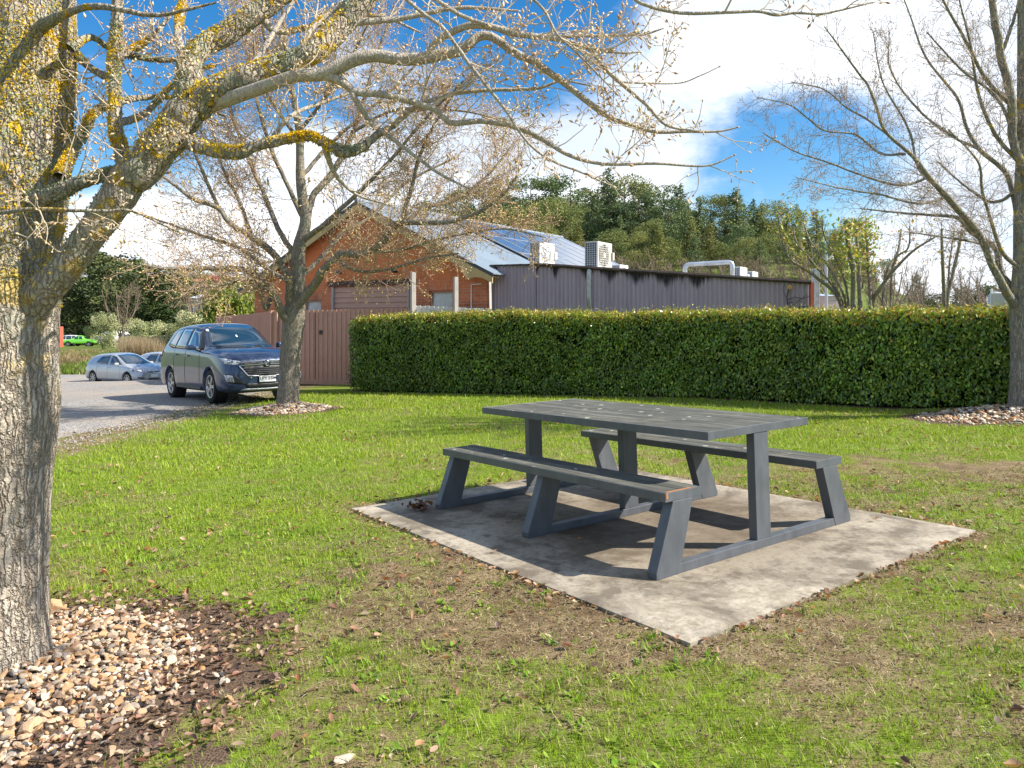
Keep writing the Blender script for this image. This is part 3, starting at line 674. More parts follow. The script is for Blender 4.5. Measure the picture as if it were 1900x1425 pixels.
# ------------------------------------------------------------------ paling fences
def wood_fn(c1, c2):
    def fn(g, b):
        o = g.coord(); gr = g.noise(g.mapping(o, scale=(14, 14, 1)), 4, 6, .65); n = g.noise(o, 1.3, 5, .6)
        c = g.mix(g.mapr(gr, .3, .7), c1, c2); c = g.mix(g.mapr(n, .5, .75, 0, .35), c, tuple(x*.55 for x in c1)); g.put(b.inputs['Base Color'], c)
        g.put(b.inputs['Normal'], g.bump(gr, .2, .005))
    return fn
M_pal = mat('brown_paling', rough=.8, spec=.2, fn=wood_fn((.47, .26, .19), (.56, .325, .24)))
M_palL = mat('brown_capping', rough=.8, spec=.2, fn=wood_fn((.42, .24, .16), (.50, .30, .21)))
M_grey = mat('grey_timber', rough=.85, spec=.2, fn=wood_fn((.33, .30, .27), (.50, .47, .43)))
M_white = mat('pale_paling', rough=.8, spec=.2, fn=wood_fn((.70, .67, .62), (.85, .83, .78)))
def paling_fence(name, a, b, ztop_a, ztop_b, label, material, pw=.10, gap=.045, posts=(), base=.05, capm=None, lattice=False):
    A = Vector((a[0], a[1], 0)); B = Vector((b[0], b[1], 0)); L = (B-A).length; dr = (B-A).normalized(); nr = Vector((dr.y, -dr.x, 0))
    if nr.dot(A) > 0: nr = -nr                                     # towards the park
    root = empty(name, (A.x, A.y, gzf(A.x, A.y)), 0, label, 'fence'); inv = root.location
    def p(s, z): q = A+dr*s; return Vector((q.x, q.y, z))-inv
    zt = lambda s: ztop_a+(ztop_b-ztop_a)*s/L
    zg = lambda s: gzf(*(A+dr*s).xy)
    m = MB(); n = int(L/.5); # backing palings, one sheet deep
    s = 0.0; i = 0
    back, front = MB(), MB()
    while s < L-.02:
        w = min(pw*1.5, L-s); c = s+w/2
        for bm_, o_, ww, dz in ((back, 0.0, w-.004, 0), (front, .018, .075, .012)):
            cc = c if bm_ is back else s
            z0, z1 = zg(min(cc, L))+base, zt(cc)+dz+random.uniform(-.012, .012)
            M = Matrix.Translation(p(cc, (z0+z1)/2)+nr*o_) @ Matrix(((dr.x, nr.x, 0, 0), (dr.y, nr.y, 0, 0), (0, 0, 1, 0), (0, 0, 0, 1))); bm_.box((0, 0, 0), (ww, .016, z1-z0), M)
        s += w; i += 1
    back.build('backing_palings', material, root); front.build('palings', material, root)
    Mr = Matrix(((dr.x, nr.x, 0, 0), (dr.y, nr.y, 0, 0), (0, 0, 1, 0), (0, 0, 0, 1)))
    m = MB(); q = MB()
    k = max(1, int(L/2.5))
    for j in range(k):
        s0, s1 = L*j/k, L*(j+1)/k; c = (s0+s1)/2; z0 = (zg(s0)+zg(s1))/2+base/2
        m.box((0, 0, 0), (s1-s0-.003, .03, .16), Matrix.Translation(p(c, z0+.04)+nr*.005) @ Mr)
    m.build('plinth_board', capm or material, root)
    for j, s0 in enumerate(posts):
        m = MB(); z0, z1 = zg(s0)-.1, zt(s0)+.04; m.box((0, 0, 0), (.1, .1, z1-z0), Matrix.Translation(p(s0, (z0+z1)/2)+nr*.045) @ Mr); m.build('post', M_palL, root)
    return root, p, Mr, nr
gA = (-4.33, 22.15); gB = (-7.2, 23.1)
fr, fp, fM, fn_ = paling_fence('paling_fence', (-2.75, 21.9), gB, CAMZ+.29, CAMZ+.20, 'brown vertical paling fence with a gate, between the car and the hedge', M_pal, posts=(4.5,))
m = MB(); s0 = 3.02; m.box((0, 0, 0), (.09, .03, .12), Matrix.Translation(fp(s0, at(583, 617, 22.3).z)+fn_*.04) @ fM); m.build('gate_latch', mat('dark_metal', (.03, .03, .03), .5), fr)
m = MB()
for s0 in (1.75, 3.2): m.box((0, 0, 0), (.012, .012, 2.0), Matrix.Translation(fp(s0, gzf(*gA)+1.1)+fn_*.03) @ fM)
m.build('gate_edge', mat('dark_metal'), fr)
paling_fence('paling_fence', gB, (-12.4, 32.0), CAMZ+.19, CAMZ+.02, 'brown paling fence running away behind the blue car', M_pal, posts=(.05,))
paling_fence('pale_fence', (-2.70, 21.3), (-.62, 21.0), CAMZ+.345, CAMZ+.25, 'low weathered white fence in front of the brick wall', M_white, pw=.085)
def post(px, py, d, w, label, ti=0.0, matl=None):
    p = at(px, py, d); g0 = gzf(p.x, p.y); m = MB(); m.box((0, 0, (p.z-g0)/2), (w, w, p.z-g0)); o = m.build('timber_post', matl or M_grey, bevel=.006)
    o.location = (p.x, p.y, g0); o.rotation_euler = (0, ti, .5); return tag(o, label, 'post')
post(766.5, 505, 21.15, .125, 'tall weathered grey timber post beside the garage boards')
post(845.5, 514, 21.0, .115, 'grey timber post in front of the brick wall right of the window')
m = MB(); p = at(913, 523, 20.7); g0 = gzf(p.x, p.y); m.box((0, 0, (p.z-g0)/2), (.06, .03, p.z-g0)); o = m.build('timber_stake', M_white); o.location = (p.x, p.y, g0); o.rotation_euler = (0, -.02, .3)
tag(o, 'thin pale stake leaning at the left end of the corrugated wall', 'stake')

# ------------------------------------------------------------------ brick gabled house
gd = Vector((-.84, .543, 0)).normalized(); bd = Vector((gd.y, -gd.x, 0))    # along the gable (to the left), along the ridge (away)
if bd.y < 0: bd = -bd
HB = Vector((-.683, 21.5, 0)); Hg = gzf(-2.5, 22.5)-.35
def brick_fn(rot=False, scale=1.0):
    def fn(g, b):
        o = g.coord(); sx = g.node('ShaderNodeSeparateXYZ'); g.put(sx.inputs[0], o); cb = g.node('ShaderNodeCombineXYZ')
        g.put(cb.inputs[0 if not rot else 1], g.math('ADD', sx.outputs[0], sx.outputs[1])); g.put(cb.inputs[1 if not rot else 0], sx.outputs[2])
        br = g.node('ShaderNodeTexBrick'); g.put(br.inputs['Vector'], cb.outputs[0]); br.inputs['Scale'].default_value = 1.0
        br.inputs['Brick Width'].default_value = .24; br.inputs['Row Height'].default_value = .086; br.inputs['Mortar Size'].default_value = .008
        br.inputs['Mortar Smooth'].default_value = .1; br.inputs['Bias'].default_value = -.2
        br.inputs['Color1'].default_value = (.64, .20, .08, 1); br.inputs['Color2'].default_value = (.50, .14, .06, 1); br.inputs['Mortar'].default_value = (.42, .32, .24, 1)
        hi = g.mapr(sx.outputs[2], 3.0, 3.5)                                # upper bricks were washed red, joints too
        br2m = g.mix(g.math('MULTIPLY', hi, .72), br.outputs[0], (.64, .19, .065))
        n = g.noise(o, 1.1, 5, .6); c = g.mix(g.mapr(n, .5, .72, 0, .6), br2m, (.13, .06, .045))
        lo = g.math('MULTIPLY', g.mapr(sx.outputs[0], 1.9, .6), g.mapr(sx.outputs[2], 2.75, 2.5))
        c = g.mix(g.math('MULTIPLY', lo, .65), c, g.mix(br.outputs[1], (.105, .05, .04), (.30, .24, .19)))
        g.put(b.inputs['Base Color'], c); g.put(b.inputs['Normal'], g.bump(br.outputs[1], -.5, .006))
    return fn
M_brick = mat('red_brick', rough=.9, spec=.15, fn=brick_fn())
M_soldier = mat('soldier_brick', rough=.9, spec=.15, fn=brick_fn(True))
M_barge = mat('barge_cream', rough=.7, fn=varied((.46, .34, .15), .15, 2))
M_dark = mat('dark_trim', (.035, .038, .045), .5)
M_roof = mat('roof_sheet', rough=.45, metal=.0, spec=.5, fn=varied((.20, .25, .30), .15, .8))
M_board2 = mat('pink_brown_boards', rough=.7, fn=varied((.50, .29, .21), .08, 1.5))
M_winw = mat('window_pale', rough=.15, spec=.6, fn=varied((.42, .45, .47), .25, 3))
house = empty('brick_house', (HB.x, HB.y, Hg), math.atan2(gd.y, gd.x), 'red brick gabled building with a grey sheet roof behind the brown fence', 'building')
# local x = along the gable to the left, local y: is it away or towards?
Mh = Matrix.Rotation(math.atan2(gd.y, gd.x), 3, 'Z'); ysgn = 1 if (Mh @ Vector((0, 1, 0))).dot(bd) > 0 else -1
Y = lambda t: t*ysgn                                                    # t metres away from the camera
e_r, e_l, ap = 1.44+CAMZ-Hg, 1.05+CAMZ-Hg, 3.66+CAMZ-Hg; sR, sA, sL = 0.0, 4.75, 10.36; RL = 12.9
pit = (ap-e_r)/(sA-sR)
def rz(s): return ap-abs(s-sA)*pit
# gable wall with openings (built as strips so the openings are real)
gar = (2.87, 6.11, 1.10+CAMZ-Hg-.1); w1 = (1.24, 2.12, .80+CAMZ-Hg); w2 = (6.68, 7.5, .59+CAMZ-Hg)
m = MB(); cuts = sorted([0.02, w1[0], w1[1], gar[0], gar[1], w2[0], w2[1], sA, sL-.35])
th_ = .23
for a, b in zip(cuts[:-1], cuts[1:]):
    mid = (a+b)/2; lo = 0.0
    z0 = 0.0
    if w1[0] < mid < w1[1]: z0 = w1[2]
    if gar[0] < mid < gar[1]: z0 = gar[2]
    if w2[0] < mid < w2[1]: z0 = w2[2]
    ta, tb_ = rz(a)-.10, rz(b)-.10
    m.prism([(a, z0), (b, z0), (b, tb_), (a, ta)], 'y', min(Y(0), Y(th_)), max(Y(0), Y(th_)))
    if z0 in (w1[2], w2[2]): m.prism([(a, 0), (b, 0), (b, z0-1.15), (a, z0-1.15)], 'y', min(Y(0), Y(th_)), max(Y(0), Y(th_)))
m.prism([(Y(th_+.002), 0), (Y(RL-.3), 0), (Y(RL-.3), e_r-.12), (Y(th_+.002), e_r-.12)], 'x', .02, .25)
m.prism([(Y(th_+.002), 0), (Y(RL-.3), 0), (Y(RL-.3), rz(sL-.35)-.12), (Y(th_+.002), rz(sL-.35)-.12)], 'x', sL-.6, sL-.35)
m.prism([(.26, 0), (sL-.61, 0), (sL-.61, rz(sL-.61)-.12), (sA, ap-.12), (.26, rz(.26)-.12)], 'y', min(Y(RL-.5), Y(RL-.3)), max(Y(RL-.5), Y(RL-.3)))
m.build('wall', M_brick, house)
for (a, b, zt_) in (w1, w2):
    m = MB(); m.box(((a+b)/2, Y(-.004), zt_+.14), (b-a+.2, .012, .25)); m.build('window_arch', M_soldier, house)
    f = MB(); z0, z1 = zt_-1.15, zt_
    for (cx, cz, dx, dz) in ((a+.03, (z0+z1)/2, .06, z1-z0), (b-.03, (z0+z1)/2, .06, z1-z0), ((a+b)/2, z1-.03, b-a-.12, .06), ((a+b)/2, z0+.03, b-a-.12, .06), ((a+b)/2, (z0+z1)/2-.12, b-a-.12, .04)):
        f.box((cx, Y(.10), cz), (dx, .06, dz))
    w_ = f.build('window', M_board2, house)
    f = MB(); f.box(((a+b)/2, Y(.13), (z0+z1)/2), (b-a-.1, .01, z1-z0-.1)); f.build('pane', M_winw, w_)
# garage boards
zc = 0.05; k = 0; m = MB()
while zc < gar[2]-.02:
    hgt = min(.165, gar[2]-zc); a, b = gar[0]+.02, gar[1]-.02
    m.prism([(Y(.075), zc), (Y(.03), zc), (Y(.055), zc+hgt), (Y(.075), zc+hgt)], 'x', a, b); zc += .168
m.build('board_infill', M_board2, house)
m = MB(); m.box(((gar[0]+gar[1])/2-.02, Y(.0), gar[2]+.10), (gar[1]-gar[0]+.5, .05, .17)); m.build('steel_lintel', mat('rusty_beam', rough=.8, fn=varied((.09, .045, .035), .4, 4)), house)
m = MB(); m.box((gar[1]+.02, Y(.01), gar[2]/2), (.09, .07, gar[2])); m.build('garage_jamb', M_grey, house); m = MB(); m.box((gar[0]+.05, Y(.01), gar[2]/2), (.06, .05, gar[2]-.0)); m.build('garage_jamb', M_grey, house)
m = MB(); m.box(((gar[0]+gar[1])/2+.2, Y(-.006), 2.06), (2.0, .02, .05))
for xx in (3.95, 5.3): m.box((xx, Y(-.008), 2.16), (.06, .022, .16))
m.build('gate_top_rail', M_board2, house)
# barge boards + roof
def slope_prism(mb, s0, s1, z_off0, z_off1, t0, t1):
    z0, z1 = rz(s0), rz(s1); mb.prism([(s0, z0+z_off0), (s1, z1+z_off0), (s1, z1+z_off1), (s0, z0+z_off1)], 'y', min(Y(t0), Y(t1)), max(Y(t0), Y(t1)))
m = MB(); slope_prism(m, -.40, sA-.001, -.30, -.115, -.36, -.325); slope_prism(m, sA+.001, sL+.05, -.30, -.115, -.36, -.325)
for sx, q in ((.35, 1), (sL-.75, -1)):
    z = rz(sx)-.30; m.prism([(sx-.42, rz(sx-.42)-.302), (sx+.42, rz(sx+.42)-.302), (sx+.12*q+.1, z-.10), (sx+.0, z-.20), (sx-.16, z-.16)], 'y', min(Y(-.36), Y(-.325)), max(Y(-.36), Y(-.325)))
m.build('barge_board', M_barge, house)
m = MB(); slope_prism(m, -.42, sA-.001, -.112, -.01, -.372, -.33); slope_prism(m, sA+.001, sL+.07, -.112, -.01, -.372, -.33); m.build('barge_capping', M_dark, house)
m = MB(); slope_prism(m, -.38, sA-.002, -.13, -.115, -.32, -.002); slope_prism(m, sA+.002, sL+.04, -.13, -.115, -.32, -.002); m.build('eave_lining', M_barge, house)
for sx in (-.02, 1.2, 2.4, 3.6, 5.9, 7.1, 8.3, 9.5):
    m = MB(); m.box((sx+.2, Y(-.16), rz(sx+.2)-.19), (.06, .30, .09)); m.build('rafter_end', M_barge, house)
def roof_sheet(s0, s1):
    n = int(RL/.10); V = []; F_ = []
    tt = np.arange(-.36, RL, .05)
    for i, t in enumerate(tt):
        dz = .009*(1 if i % 2 else -1)
        for s in (s0, s1): V.append((s, Y(t), rz(s)+dz))
        for s in (s0, s1): V.append((s, Y(t), rz(s)+dz-.03))
    for i in range(len(tt)-1):
        a = i*4; b = a+4
        F_ += [(a, b, b+1, a+1), (a+2, a+3, b+3, b+2), (a, a+2, b+2, b), (a+1, b+1, b+3, a+3)]
    F_ += [(0, 1, 3, 2), (len(V)-4, len(V)-2, len(V)-1, len(V)-3)]
    mb = MB(); mb.add(V, F_); return mb
roof_sheet(-.45, sA-.003).build('roof', M_roof, house); roof_sheet(sL+.1, sA+.003).build('roof', M_roof, house)
m = MB(); m.tube([(sA, Y(-.36), ap+.01), (sA, Y(RL-.05), ap+.01)], .07, 8); m.build('ridge_cap', M_roof, house)

# floodlights, conduit
M_alu = mat('aluminium', (.45, .46, .48), .35, metal=.6); M_glassd = mat('dark_glass', (.03, .05, .08), .06, spec=.7, coat=.5)
for (px, py) in ((630, 507), (735, 501)):
    s = 5.75 if px == 630 else 3.35
    z = {630: 1.46, 735: 1.42}[px]+CAMZ-Hg+(.0)
    m = MB(); Mx = Matrix.Translation(Vector((s, Y(-.14), z))) @ Matrix.Rotation(-.5*ysgn, 4, 'X'); m.box((0, 0, 0), (.22, .12, .05), Mx)
    fl = m.build('floodlight', M_dark, house, bevel=.01); m = MB(); m.box((0, Y(-.062), -.0), (.18, .004, .035), Mx); m.build('lens', M_glassd, fl)
m = MB(); m.tube([(.55, Y(-.03), 0), (.55, Y(-.03), .95+CAMZ-Hg)], .018, 6); m.tube([(.55, Y(-.03), .95+CAMZ-Hg), (.2, Y(-.03), .97+CAMZ-Hg)], .016, 6); m.build('conduit', M_white, house)
# solar panels, each one a thing
def solar_fn(g, b):
    o = g.coord(); br = g.node('ShaderNodeTexBrick'); g.put(br.inputs['Vector'], o); br.offset = 0; br.inputs['Scale'].default_value = 1
    br.inputs['Brick Width'].default_value = .158; br.inputs['Row Height'].default_value = .158; br.inputs['Mortar Size'].default_value = .004
    br.inputs['Color1'].default_value = (.05, .065, .10, 1); br.inputs['Color2'].default_value = (.06, .08, .125, 1); br.inputs['Mortar'].default_value = (.22, .27, .36, 1)
    g.put(b.inputs['Base Color'], br.outputs[0])
M_solar = mat('solar_cells', rough=.12, spec=.6, coat=.3, fn=solar_fn)
th0 = math.atan(pit); proto = None; ORD = ['first', 'second', 'third', 'fourth', 'fifth', 'sixth', 'seventh', 'eighth']
slopeL = 5.1/math.cos(th0)
Wm = house.matrix_basis if False else Matrix.Translation(house.location) @ Matrix.Rotation(math.atan2(gd.y, gd.x), 4, 'Z')
for r in range(3):
    for c in range(8):
        if proto is None:
            root = empty('solar_panel', label='blue solar panel in the array on the grey sheet roof', cat='solar panel', group='solar panels on the house roof')
            f = MB()
            for (cx, cy, dx, dy) in ((0, .81, 1.0, .03), (0, -.81, 1.0, .03), (.485, 0, .03, 1.59), (-.485, 0, .03, 1.59)): f.box((cx, cy, 0), (dx, dy, .04))
            f.build('frame', M_alu, root); f = MB(); f.box((0, 0, .004), (.938, 1.588, .02)); f.build('cells', M_solar, root); proto = root
        else: root = copy_tree(proto); root['label'] = proto['label']; root['category'] = 'solar panel'; root['group'] = proto['group']
        root['label'] = f"blue solar panel, {ORD[c]} from the left in the {['top', 'middle', 'lowest'][r]} row on the grey roof"
        t = 4.3+c*1.02; sdist = .45+.83+r*1.68
        s = sA-sdist*math.cos(th0)*.985; z = rz(s)+.09
        # panel axes: local x along the ridge, y along the slope
        xa = Vector((0, Y(1), 0)); ya = Vector((math.cos(th0), 0, math.sin(th0))); za = xa.cross(ya)
        if za.z < 0: xa = -xa; za = xa.cross(ya)
        Ml = Matrix(((xa.x, ya.x, za.x, s), (xa.y, ya.y, za.y, Y(t)), (xa.z, ya.z, za.z, z), (0, 0, 0, 1)))
        root.matrix_world = Wm @ Ml; root.scale = (1, 1, 1)

# ------------------------------------------------------------------ corrugated shed
W0 = [(-.60, 21.75), (.67, 20.9), (7.25, 18.5), (10.3, 26.6), (4.75, 29.0)]
def top_of(i): return CAMZ+[1.50, 1.476, .875, .80, 1.42][i]
def corr_fn(g, b):
    o = g.coord(); n = g.noise(g.mapping(o, scale=(3.0, 3.0, .35)), 1.6, 6, .6); z = g.node('ShaderNodeSeparateXYZ'); g.put(z.inputs[0], o)
    c = g.mix(g.mapr(n, .3, .7), (.35, .285, .335), (.45, .375, .425))
    a = g.attr('Top'); sp = g.node('ShaderNodeSeparateColor'); g.l.new(a, sp.inputs[0])    # distance below the gutter (0..1 m), place along the wall
    st = g.noise(g.mapping(o, scale=(9, 9, .25)), 2.2, 5, .7); patch = g.noise(g.mapping(o, scale=(1, 1, 0)), .9, 3, .5)
    run = g.math('SUBTRACT', g.math('ADD', g.math('MULTIPLY', st, .9), g.math('MULTIPLY', sp.outputs[1], .55)), g.math('MULTIPLY', sp.outputs[0], 1.1))
    c = g.mix(g.mapr(run, .55, .74, 0, .93), c, (.012, .011, .012))
    ru = g.noise(g.mapping(o, scale=(14, 14, .12)), 1.3, 3, .6, ); c = g.mix(g.mapr(ru, .66, .74, 0, .5), c, (.16, .07, .05))
    g.put(b.inputs['Base Color'], c)
M_corr = mat('purple_corrugated', rough=.62, spec=.3, fn=corr_fn)
def corr_wall(name, a, b, za, zb, parent, origin, pitch=.115, amp=.026, matl=None, streaks=()):
    A, B = Vector((*a, 0)), Vector((*b, 0)); L = (B-A).length; dr = (B-A).normalized(); nr = Vector((dr.y, -dr.x, 0))
    n = int(L/pitch*6); zz = [0, .25, .5, .7, .85, 1.0]; V = []; T = []
    for i in range(n+1):
        s = L*i/n; q = A+dr*s+nr*amp*math.sin(2*math.pi*s/pitch); z1 = za+(zb-za)*s/L; z0 = gzf(q.x, q.y)-.1
        for k in zz:
            V.append(Vector((q.x, q.y, z0+(z1-z0)*k))-origin); st = 0
            for (c_, w_) in streaks: st = max(st, max(0, 1-abs(s-c_)/w_))
            T.append(((z1-z0)*(1-k), st, 0))
    m_ = len(zz); F_ = [(i*m_+k, (i+1)*m_+k, (i+1)*m_+k+1, i*m_+k+1) for i in range(n) for k in range(m_-1)]
    me = mesh_np(name, [tuple(v) for v in V], F_, smooth=True); at_ = me.color_attributes.new('Top', 'FLOAT_COLOR', 'POINT')
    c4 = np.ones((len(V), 4), np.float32); c4[:, :3] = T; at_.data.foreach_set('color', c4.ravel())
    return obj(name, me, matl or M_corr, parent)
shed = empty('corrugated_shed', (W0[1][0], W0[1][1], gzf(*W0[1])), 0, 'long low shed with purple-grey corrugated walls behind the hedge', 'shed'); so = shed.location.copy()
st_ = {0: ((.2, .15),), 1: ((.55, .22), (1.4, .3), (2.05, .5), (2.75, .8), (3.55, 1.0), (4.3, .55), (.02, .12))}
for i in range(5):
    j = (i+1) % 5
    if i == 4: continue
    a, b = W0[i], W0[j]; corr_wall('wall', a, b, top_of(i), top_of(j), shed, so, streaks=st_.get(i, ()))
corr_wall('wall', W0[4], (-.1, 22.6), top_of(4), top_of(0), shed, so)
me = bpy.data.meshes.new('roof'); rv = [Vector((x, y, top_of(i)+.0))-so for i, (x, y) in enumerate(W0)]; rv2 = [v-Vector((0, 0, .05)) for v in rv]
mb = MB(); mb.add(rv+rv2, [(0, 1, 2), (0, 2, 4), (2, 3, 4), (5, 7, 6), (5, 9, 7), (7, 9, 8)]+[(i, (i+1) % 5, (i+1) % 5+5, i+5) for i in range(5)]); mb.build('roof', mat('shed_roof', rough=.5, fn=varied((.30, .30, .31), .2, 2)), shed)
M_gut = mat('rusty_gutter', rough=.8, fn=varied((.045, .032, .028), .5, 6, .2, 30))
for i in (0, 1):
    a, b = W0[i], W0[i+1]; A = Vector((*a, top_of(i)))-so; B = Vector((*b, top_of(i+1)))-so; dr = (B-A).normalized(); nr = Vector((dr.y, -dr.x, 0)).normalized()
    m = MB(); N = 24; P = [A+(B-A)*k/N+nr*.05+Vector((0, 0, -.015+.008*random.random())) for k in range(N+1)]; m.tube(P, .052 if i else .028, 6); m.build('gutter', M_gut, shed)
m = MB(); p = at(1093, 501, 20.42)-so; p.y -= .02
m.tube([p+Vector((0, -.03, .03)), p+Vector((0, -.05, -.02)), p+Vector((0, -.05, -.75)), p+Vector((.02, -.04, -.92)), p+Vector((.05, -.01, -1.0))], [.06, .065, .062, .055, .05], 10); m.build('downpipe', mat('galvanised', rough=.35, metal=.55, fn=varied((.42, .44, .46), .35, 9)), shed)
A = Vector((W0[2][0]+.0, W0[2][1]-.03, 0)); g0 = gzf(A.x, A.y); m = MB(); m.box((A.x-so.x+.0, A.y-so.y, (g0+top_of(2))/2-so.z), (.035, .05, top_of(2)-g0)); m.box((A.x-so.x-.27, A.y-so.y+.07, CAMZ+.06*0+.21-so.z), (.55, .03, .05), None); m.build('orange_trim', mat('orange_trim', (.62, .10, .03), .6), shed)

# things on the shed and house roofs
M_acw = mat('white_enamel', rough=.4, fn=varied((.72, .72, .70), .06, 4)); M_acd = mat('ac_dark', (.045, .05, .06), .6); M_acg = mat('ac_grille', (.40, .43, .46), .5); M_beige = mat('beige_enamel', rough=.5, fn=varied((.50, .47, .41), .12, 5))
def ac_unit(px, ptop, d, Wd, Dp, Ht, label, body, fan=True, louvre=False):
    p = at(px, ptop, d); root = empty('air_conditioner', (p.x, p.y, p.z-Ht), math.atan2(bd.y, bd.x), label, 'air conditioner')
    # local x = along bd (width, going away), local -y or +y faces the right
    fy = -1 if (Matrix.Rotation(math.atan2(bd.y, bd.x), 3, 'Z') @ Vector((0, -1, 0))).dot(-gd) > 0 else 1
    m = MB(); m.box((Wd/2, 0, Ht/2), (Wd, Dp, Ht)); m.box((.1, 0, -.03), (.06, Dp+.08, .06)); m.box((Wd-.1, 0, -.03), (.06, Dp+.08, .06)); m.build('casing', body, root, bevel=.012)
    m = MB(); m.box((-.004, 0, Ht/2), (.008, Dp-.05, Ht-.07)); sg = m.build('side_grille', M_acd, root)
    m = MB(); nc, nr_ = 5, 11
    for i in range(nc+1): m.box((-.014, -(Dp-.05)/2+i*(Dp-.05)/nc, Ht/2), (.012, .016, Ht-.07))
    for i in range(nr_+1): m.box((-.014, 0, .035+i*(Ht-.07)/nr_), (.0125, Dp-.05, .016))
    m.build('grille_bars', M_acg, sg)
    if fan:
        R = min(Wd*.36, Ht*.42); cx = Wd*.42; m = MB(); m.lathe([(0, fy*(Dp/2+.004)), (R, fy*(Dp/2+.004)), (R, fy*(Dp/2)), ], 32, 'y', Matrix.Translation((cx, 0, Ht/2)))
        fb = m.build('fan', mat('fan_pale', (.45, .50, .54), .4) if not louvre else M_acd, root)
        m = MB()
        for r_ in np.linspace(R*.25, R, 5): m.lathe([(r_-.006, fy*(Dp/2+.014)), (r_+.006, fy*(Dp/2+.014)), (r_+.006, fy*(Dp/2+.02)), (r_-.006, fy*(Dp/2+.02)), (r_-.006, fy*(Dp/2+.014))], 32, 'y', Matrix.Translation((cx, 0, Ht/2)))
        for k in range(10):
            a = k*math.pi/5; Mx = Matrix.Translation((cx, fy*(Dp/2+.017), Ht/2)) @ Matrix.Rotation(a, 4, 'Y'); m.box((R*.5, 0, 0), (R, .006, .008), Mx)
        m.lathe([(0, fy*(Dp/2+.026)), (R*.22, fy*(Dp/2+.026)), (R*.22, fy*(Dp/2+.01))], 20, 'y', Matrix.Translation((cx, 0, Ht/2)))
        m.build('fan_guard', body if not louvre else M_beige, fb)
        if louvre:
            m = MB()
            for i in range(9): m.box((cx, fy*(Dp/2+.012), Ht*.16+i*Ht*.68/8), (R*2, .02, .012))
            m.build('louvre', M_beige, root)
    m = MB(); m.box((Wd-.01, fy*(Dp/2+.03), Ht*.5), (.10, .06, .22)); m.build('valve_cover', body, root, bevel=.01)
    return root
ac_unit(992.5, 449, 21.9, .86, .34, .70, 'white air conditioner with a round fan in front of the solar panels', M_acw)
ac_unit(1097, 448, 20.9, .90, .40, .73, 'large beige air conditioner with louvres beside the downpipe', M_beige, louvre=True)
ac_unit(1143, 491, 23.5, .60, .28, .50, 'small white air conditioner just right of the large beige one', M_acw)
ac_unit(1365, 495, 23.0, .70, .30, .62, 'taller white air conditioner right of the silver duct', M_acw)
ac_unit(1388.5, 503.5, 24.0, .60, .28, .55, 'smallest white air conditioner at the right end of the shed roof', M_acw)
m = MB(); a = at(1271, 520, 20.9); b = at(1271, 491, 20.9); c = at(1359, 486, 20.6); e = at(1359, 520, 20.6)
R_ = .062
def bend(p, q, r, k=.12, n=5):
    d1 = (p-q).normalized(); d2 = (r-q).normalized(); A = q+d1*k; B = q+d2*k; return [A*(1-t)**2+q*2*t*(1-t)+B*t*t for t in np.linspace(0, 1, n)]
m.tube([a]+bend(a, b, c)+bend(b, c, e)+[e], R_, 12); o = m.build('roof_duct', mat('foil', rough=.25, metal=.7, fn=varied((.62, .64, .67), .2, 6, .4, 25)), smooth=True)
tag(o, 'silver insulated duct making a bridge over the shed roof', 'duct')
# galvanised column and mast right of the shed
def col(px0, px1, ptop, d, label, name, m_, dp=None):
    a, b = at(px0, ptop, d), at(px1, ptop, d); g0 = gzf(a.x, a.y)-.05; w = b.x-a.x; m = MB(); m.box((0, 0, (a.z-g0)/2), (w, dp or w, a.z-g0)); o = m.build(name, m_, bevel=.01); o.location = ((a.x+b.x)/2, d, g0)
    return tag(o, label, name.replace('_', ' '))
col(1507.5, 1519, 499, 18.7, 'wide galvanised steel flue at the right end of the shed', 'steel_flue', mat('galvanised'))
p = at(1533, 577, 24); g0 = gzf(p.x, p.y); root = empty('roof_mast', (p.x, p.y, g0), 0, 'thin grey pipe mast with a small sensor right of the steel flue', 'mast')
zt_ = at(0, 472, 24).z-g0; m = MB(); m.tube([(0, 0, 0), (0, 0, zt_)], .05, 8); m.build('pipe', M_alu, root)
m = MB(); m.tube([(0, 0, zt_-.15), (.1, 0, zt_-.12), (.16, 0, zt_-.12)], .02, 6); m.lathe([(0, .0), (.06, .01), (.06, .10), (0, .12)], 12, 'z', Matrix.Translation((.17, 0, zt_-.16))); m.build('sensor', M_acw, root)
def simple_house(name, px0, px1, pye, pya, d, depth, wallc, roofc, label, winds=2, roofh=None):
    a, b = at(px0, pye, d), at(px1, pye, d); g0 = gzf((a.x+b.x)/2, d)-.3; w = b.x-a.x; h_ = a.z-g0; rh = at(0, pya, d).z-a.z
    root = empty(name, ((a.x+b.x)/2, d, g0), 0, label, 'house')
    m = MB(); m.box((0, depth/2, h_/2), (w, depth, h_)); wl = m.build('wall', mat(name+wallc[0], rough=.8, fn=varied(wallc[1], .1, 1)), root)
    m = MB(); ov = .05*w; m.add([(-w/2-ov, -ov, h_), (w/2+ov, -ov, h_), (w/2+ov, depth+ov, h_), (-w/2-ov, depth+ov, h_), (-w*.28, depth/2, h_+rh), (w*.28, depth/2, h_+rh)], [(0, 1, 5, 4), (1, 2, 5), (2, 3, 4, 5), (3, 0, 4), (0, 3, 2, 1)])
    m.build('roof', mat(name+roofc[0], rough=.6, fn=varied(roofc[1], .15, .8)), root)
    for k in range(winds):
        f = MB(); x = -w/2+w*(k+.5)/winds; f.box((x, -.02, h_*.62), (w*.13, .08, h_*.3)); w_ = f.build('window', M_acw, root); f = MB(); f.box((x, -.062, h_*.62), (w*.11, .01, h_*.25)); f.build('pane', M_glassd, w_)
    return root
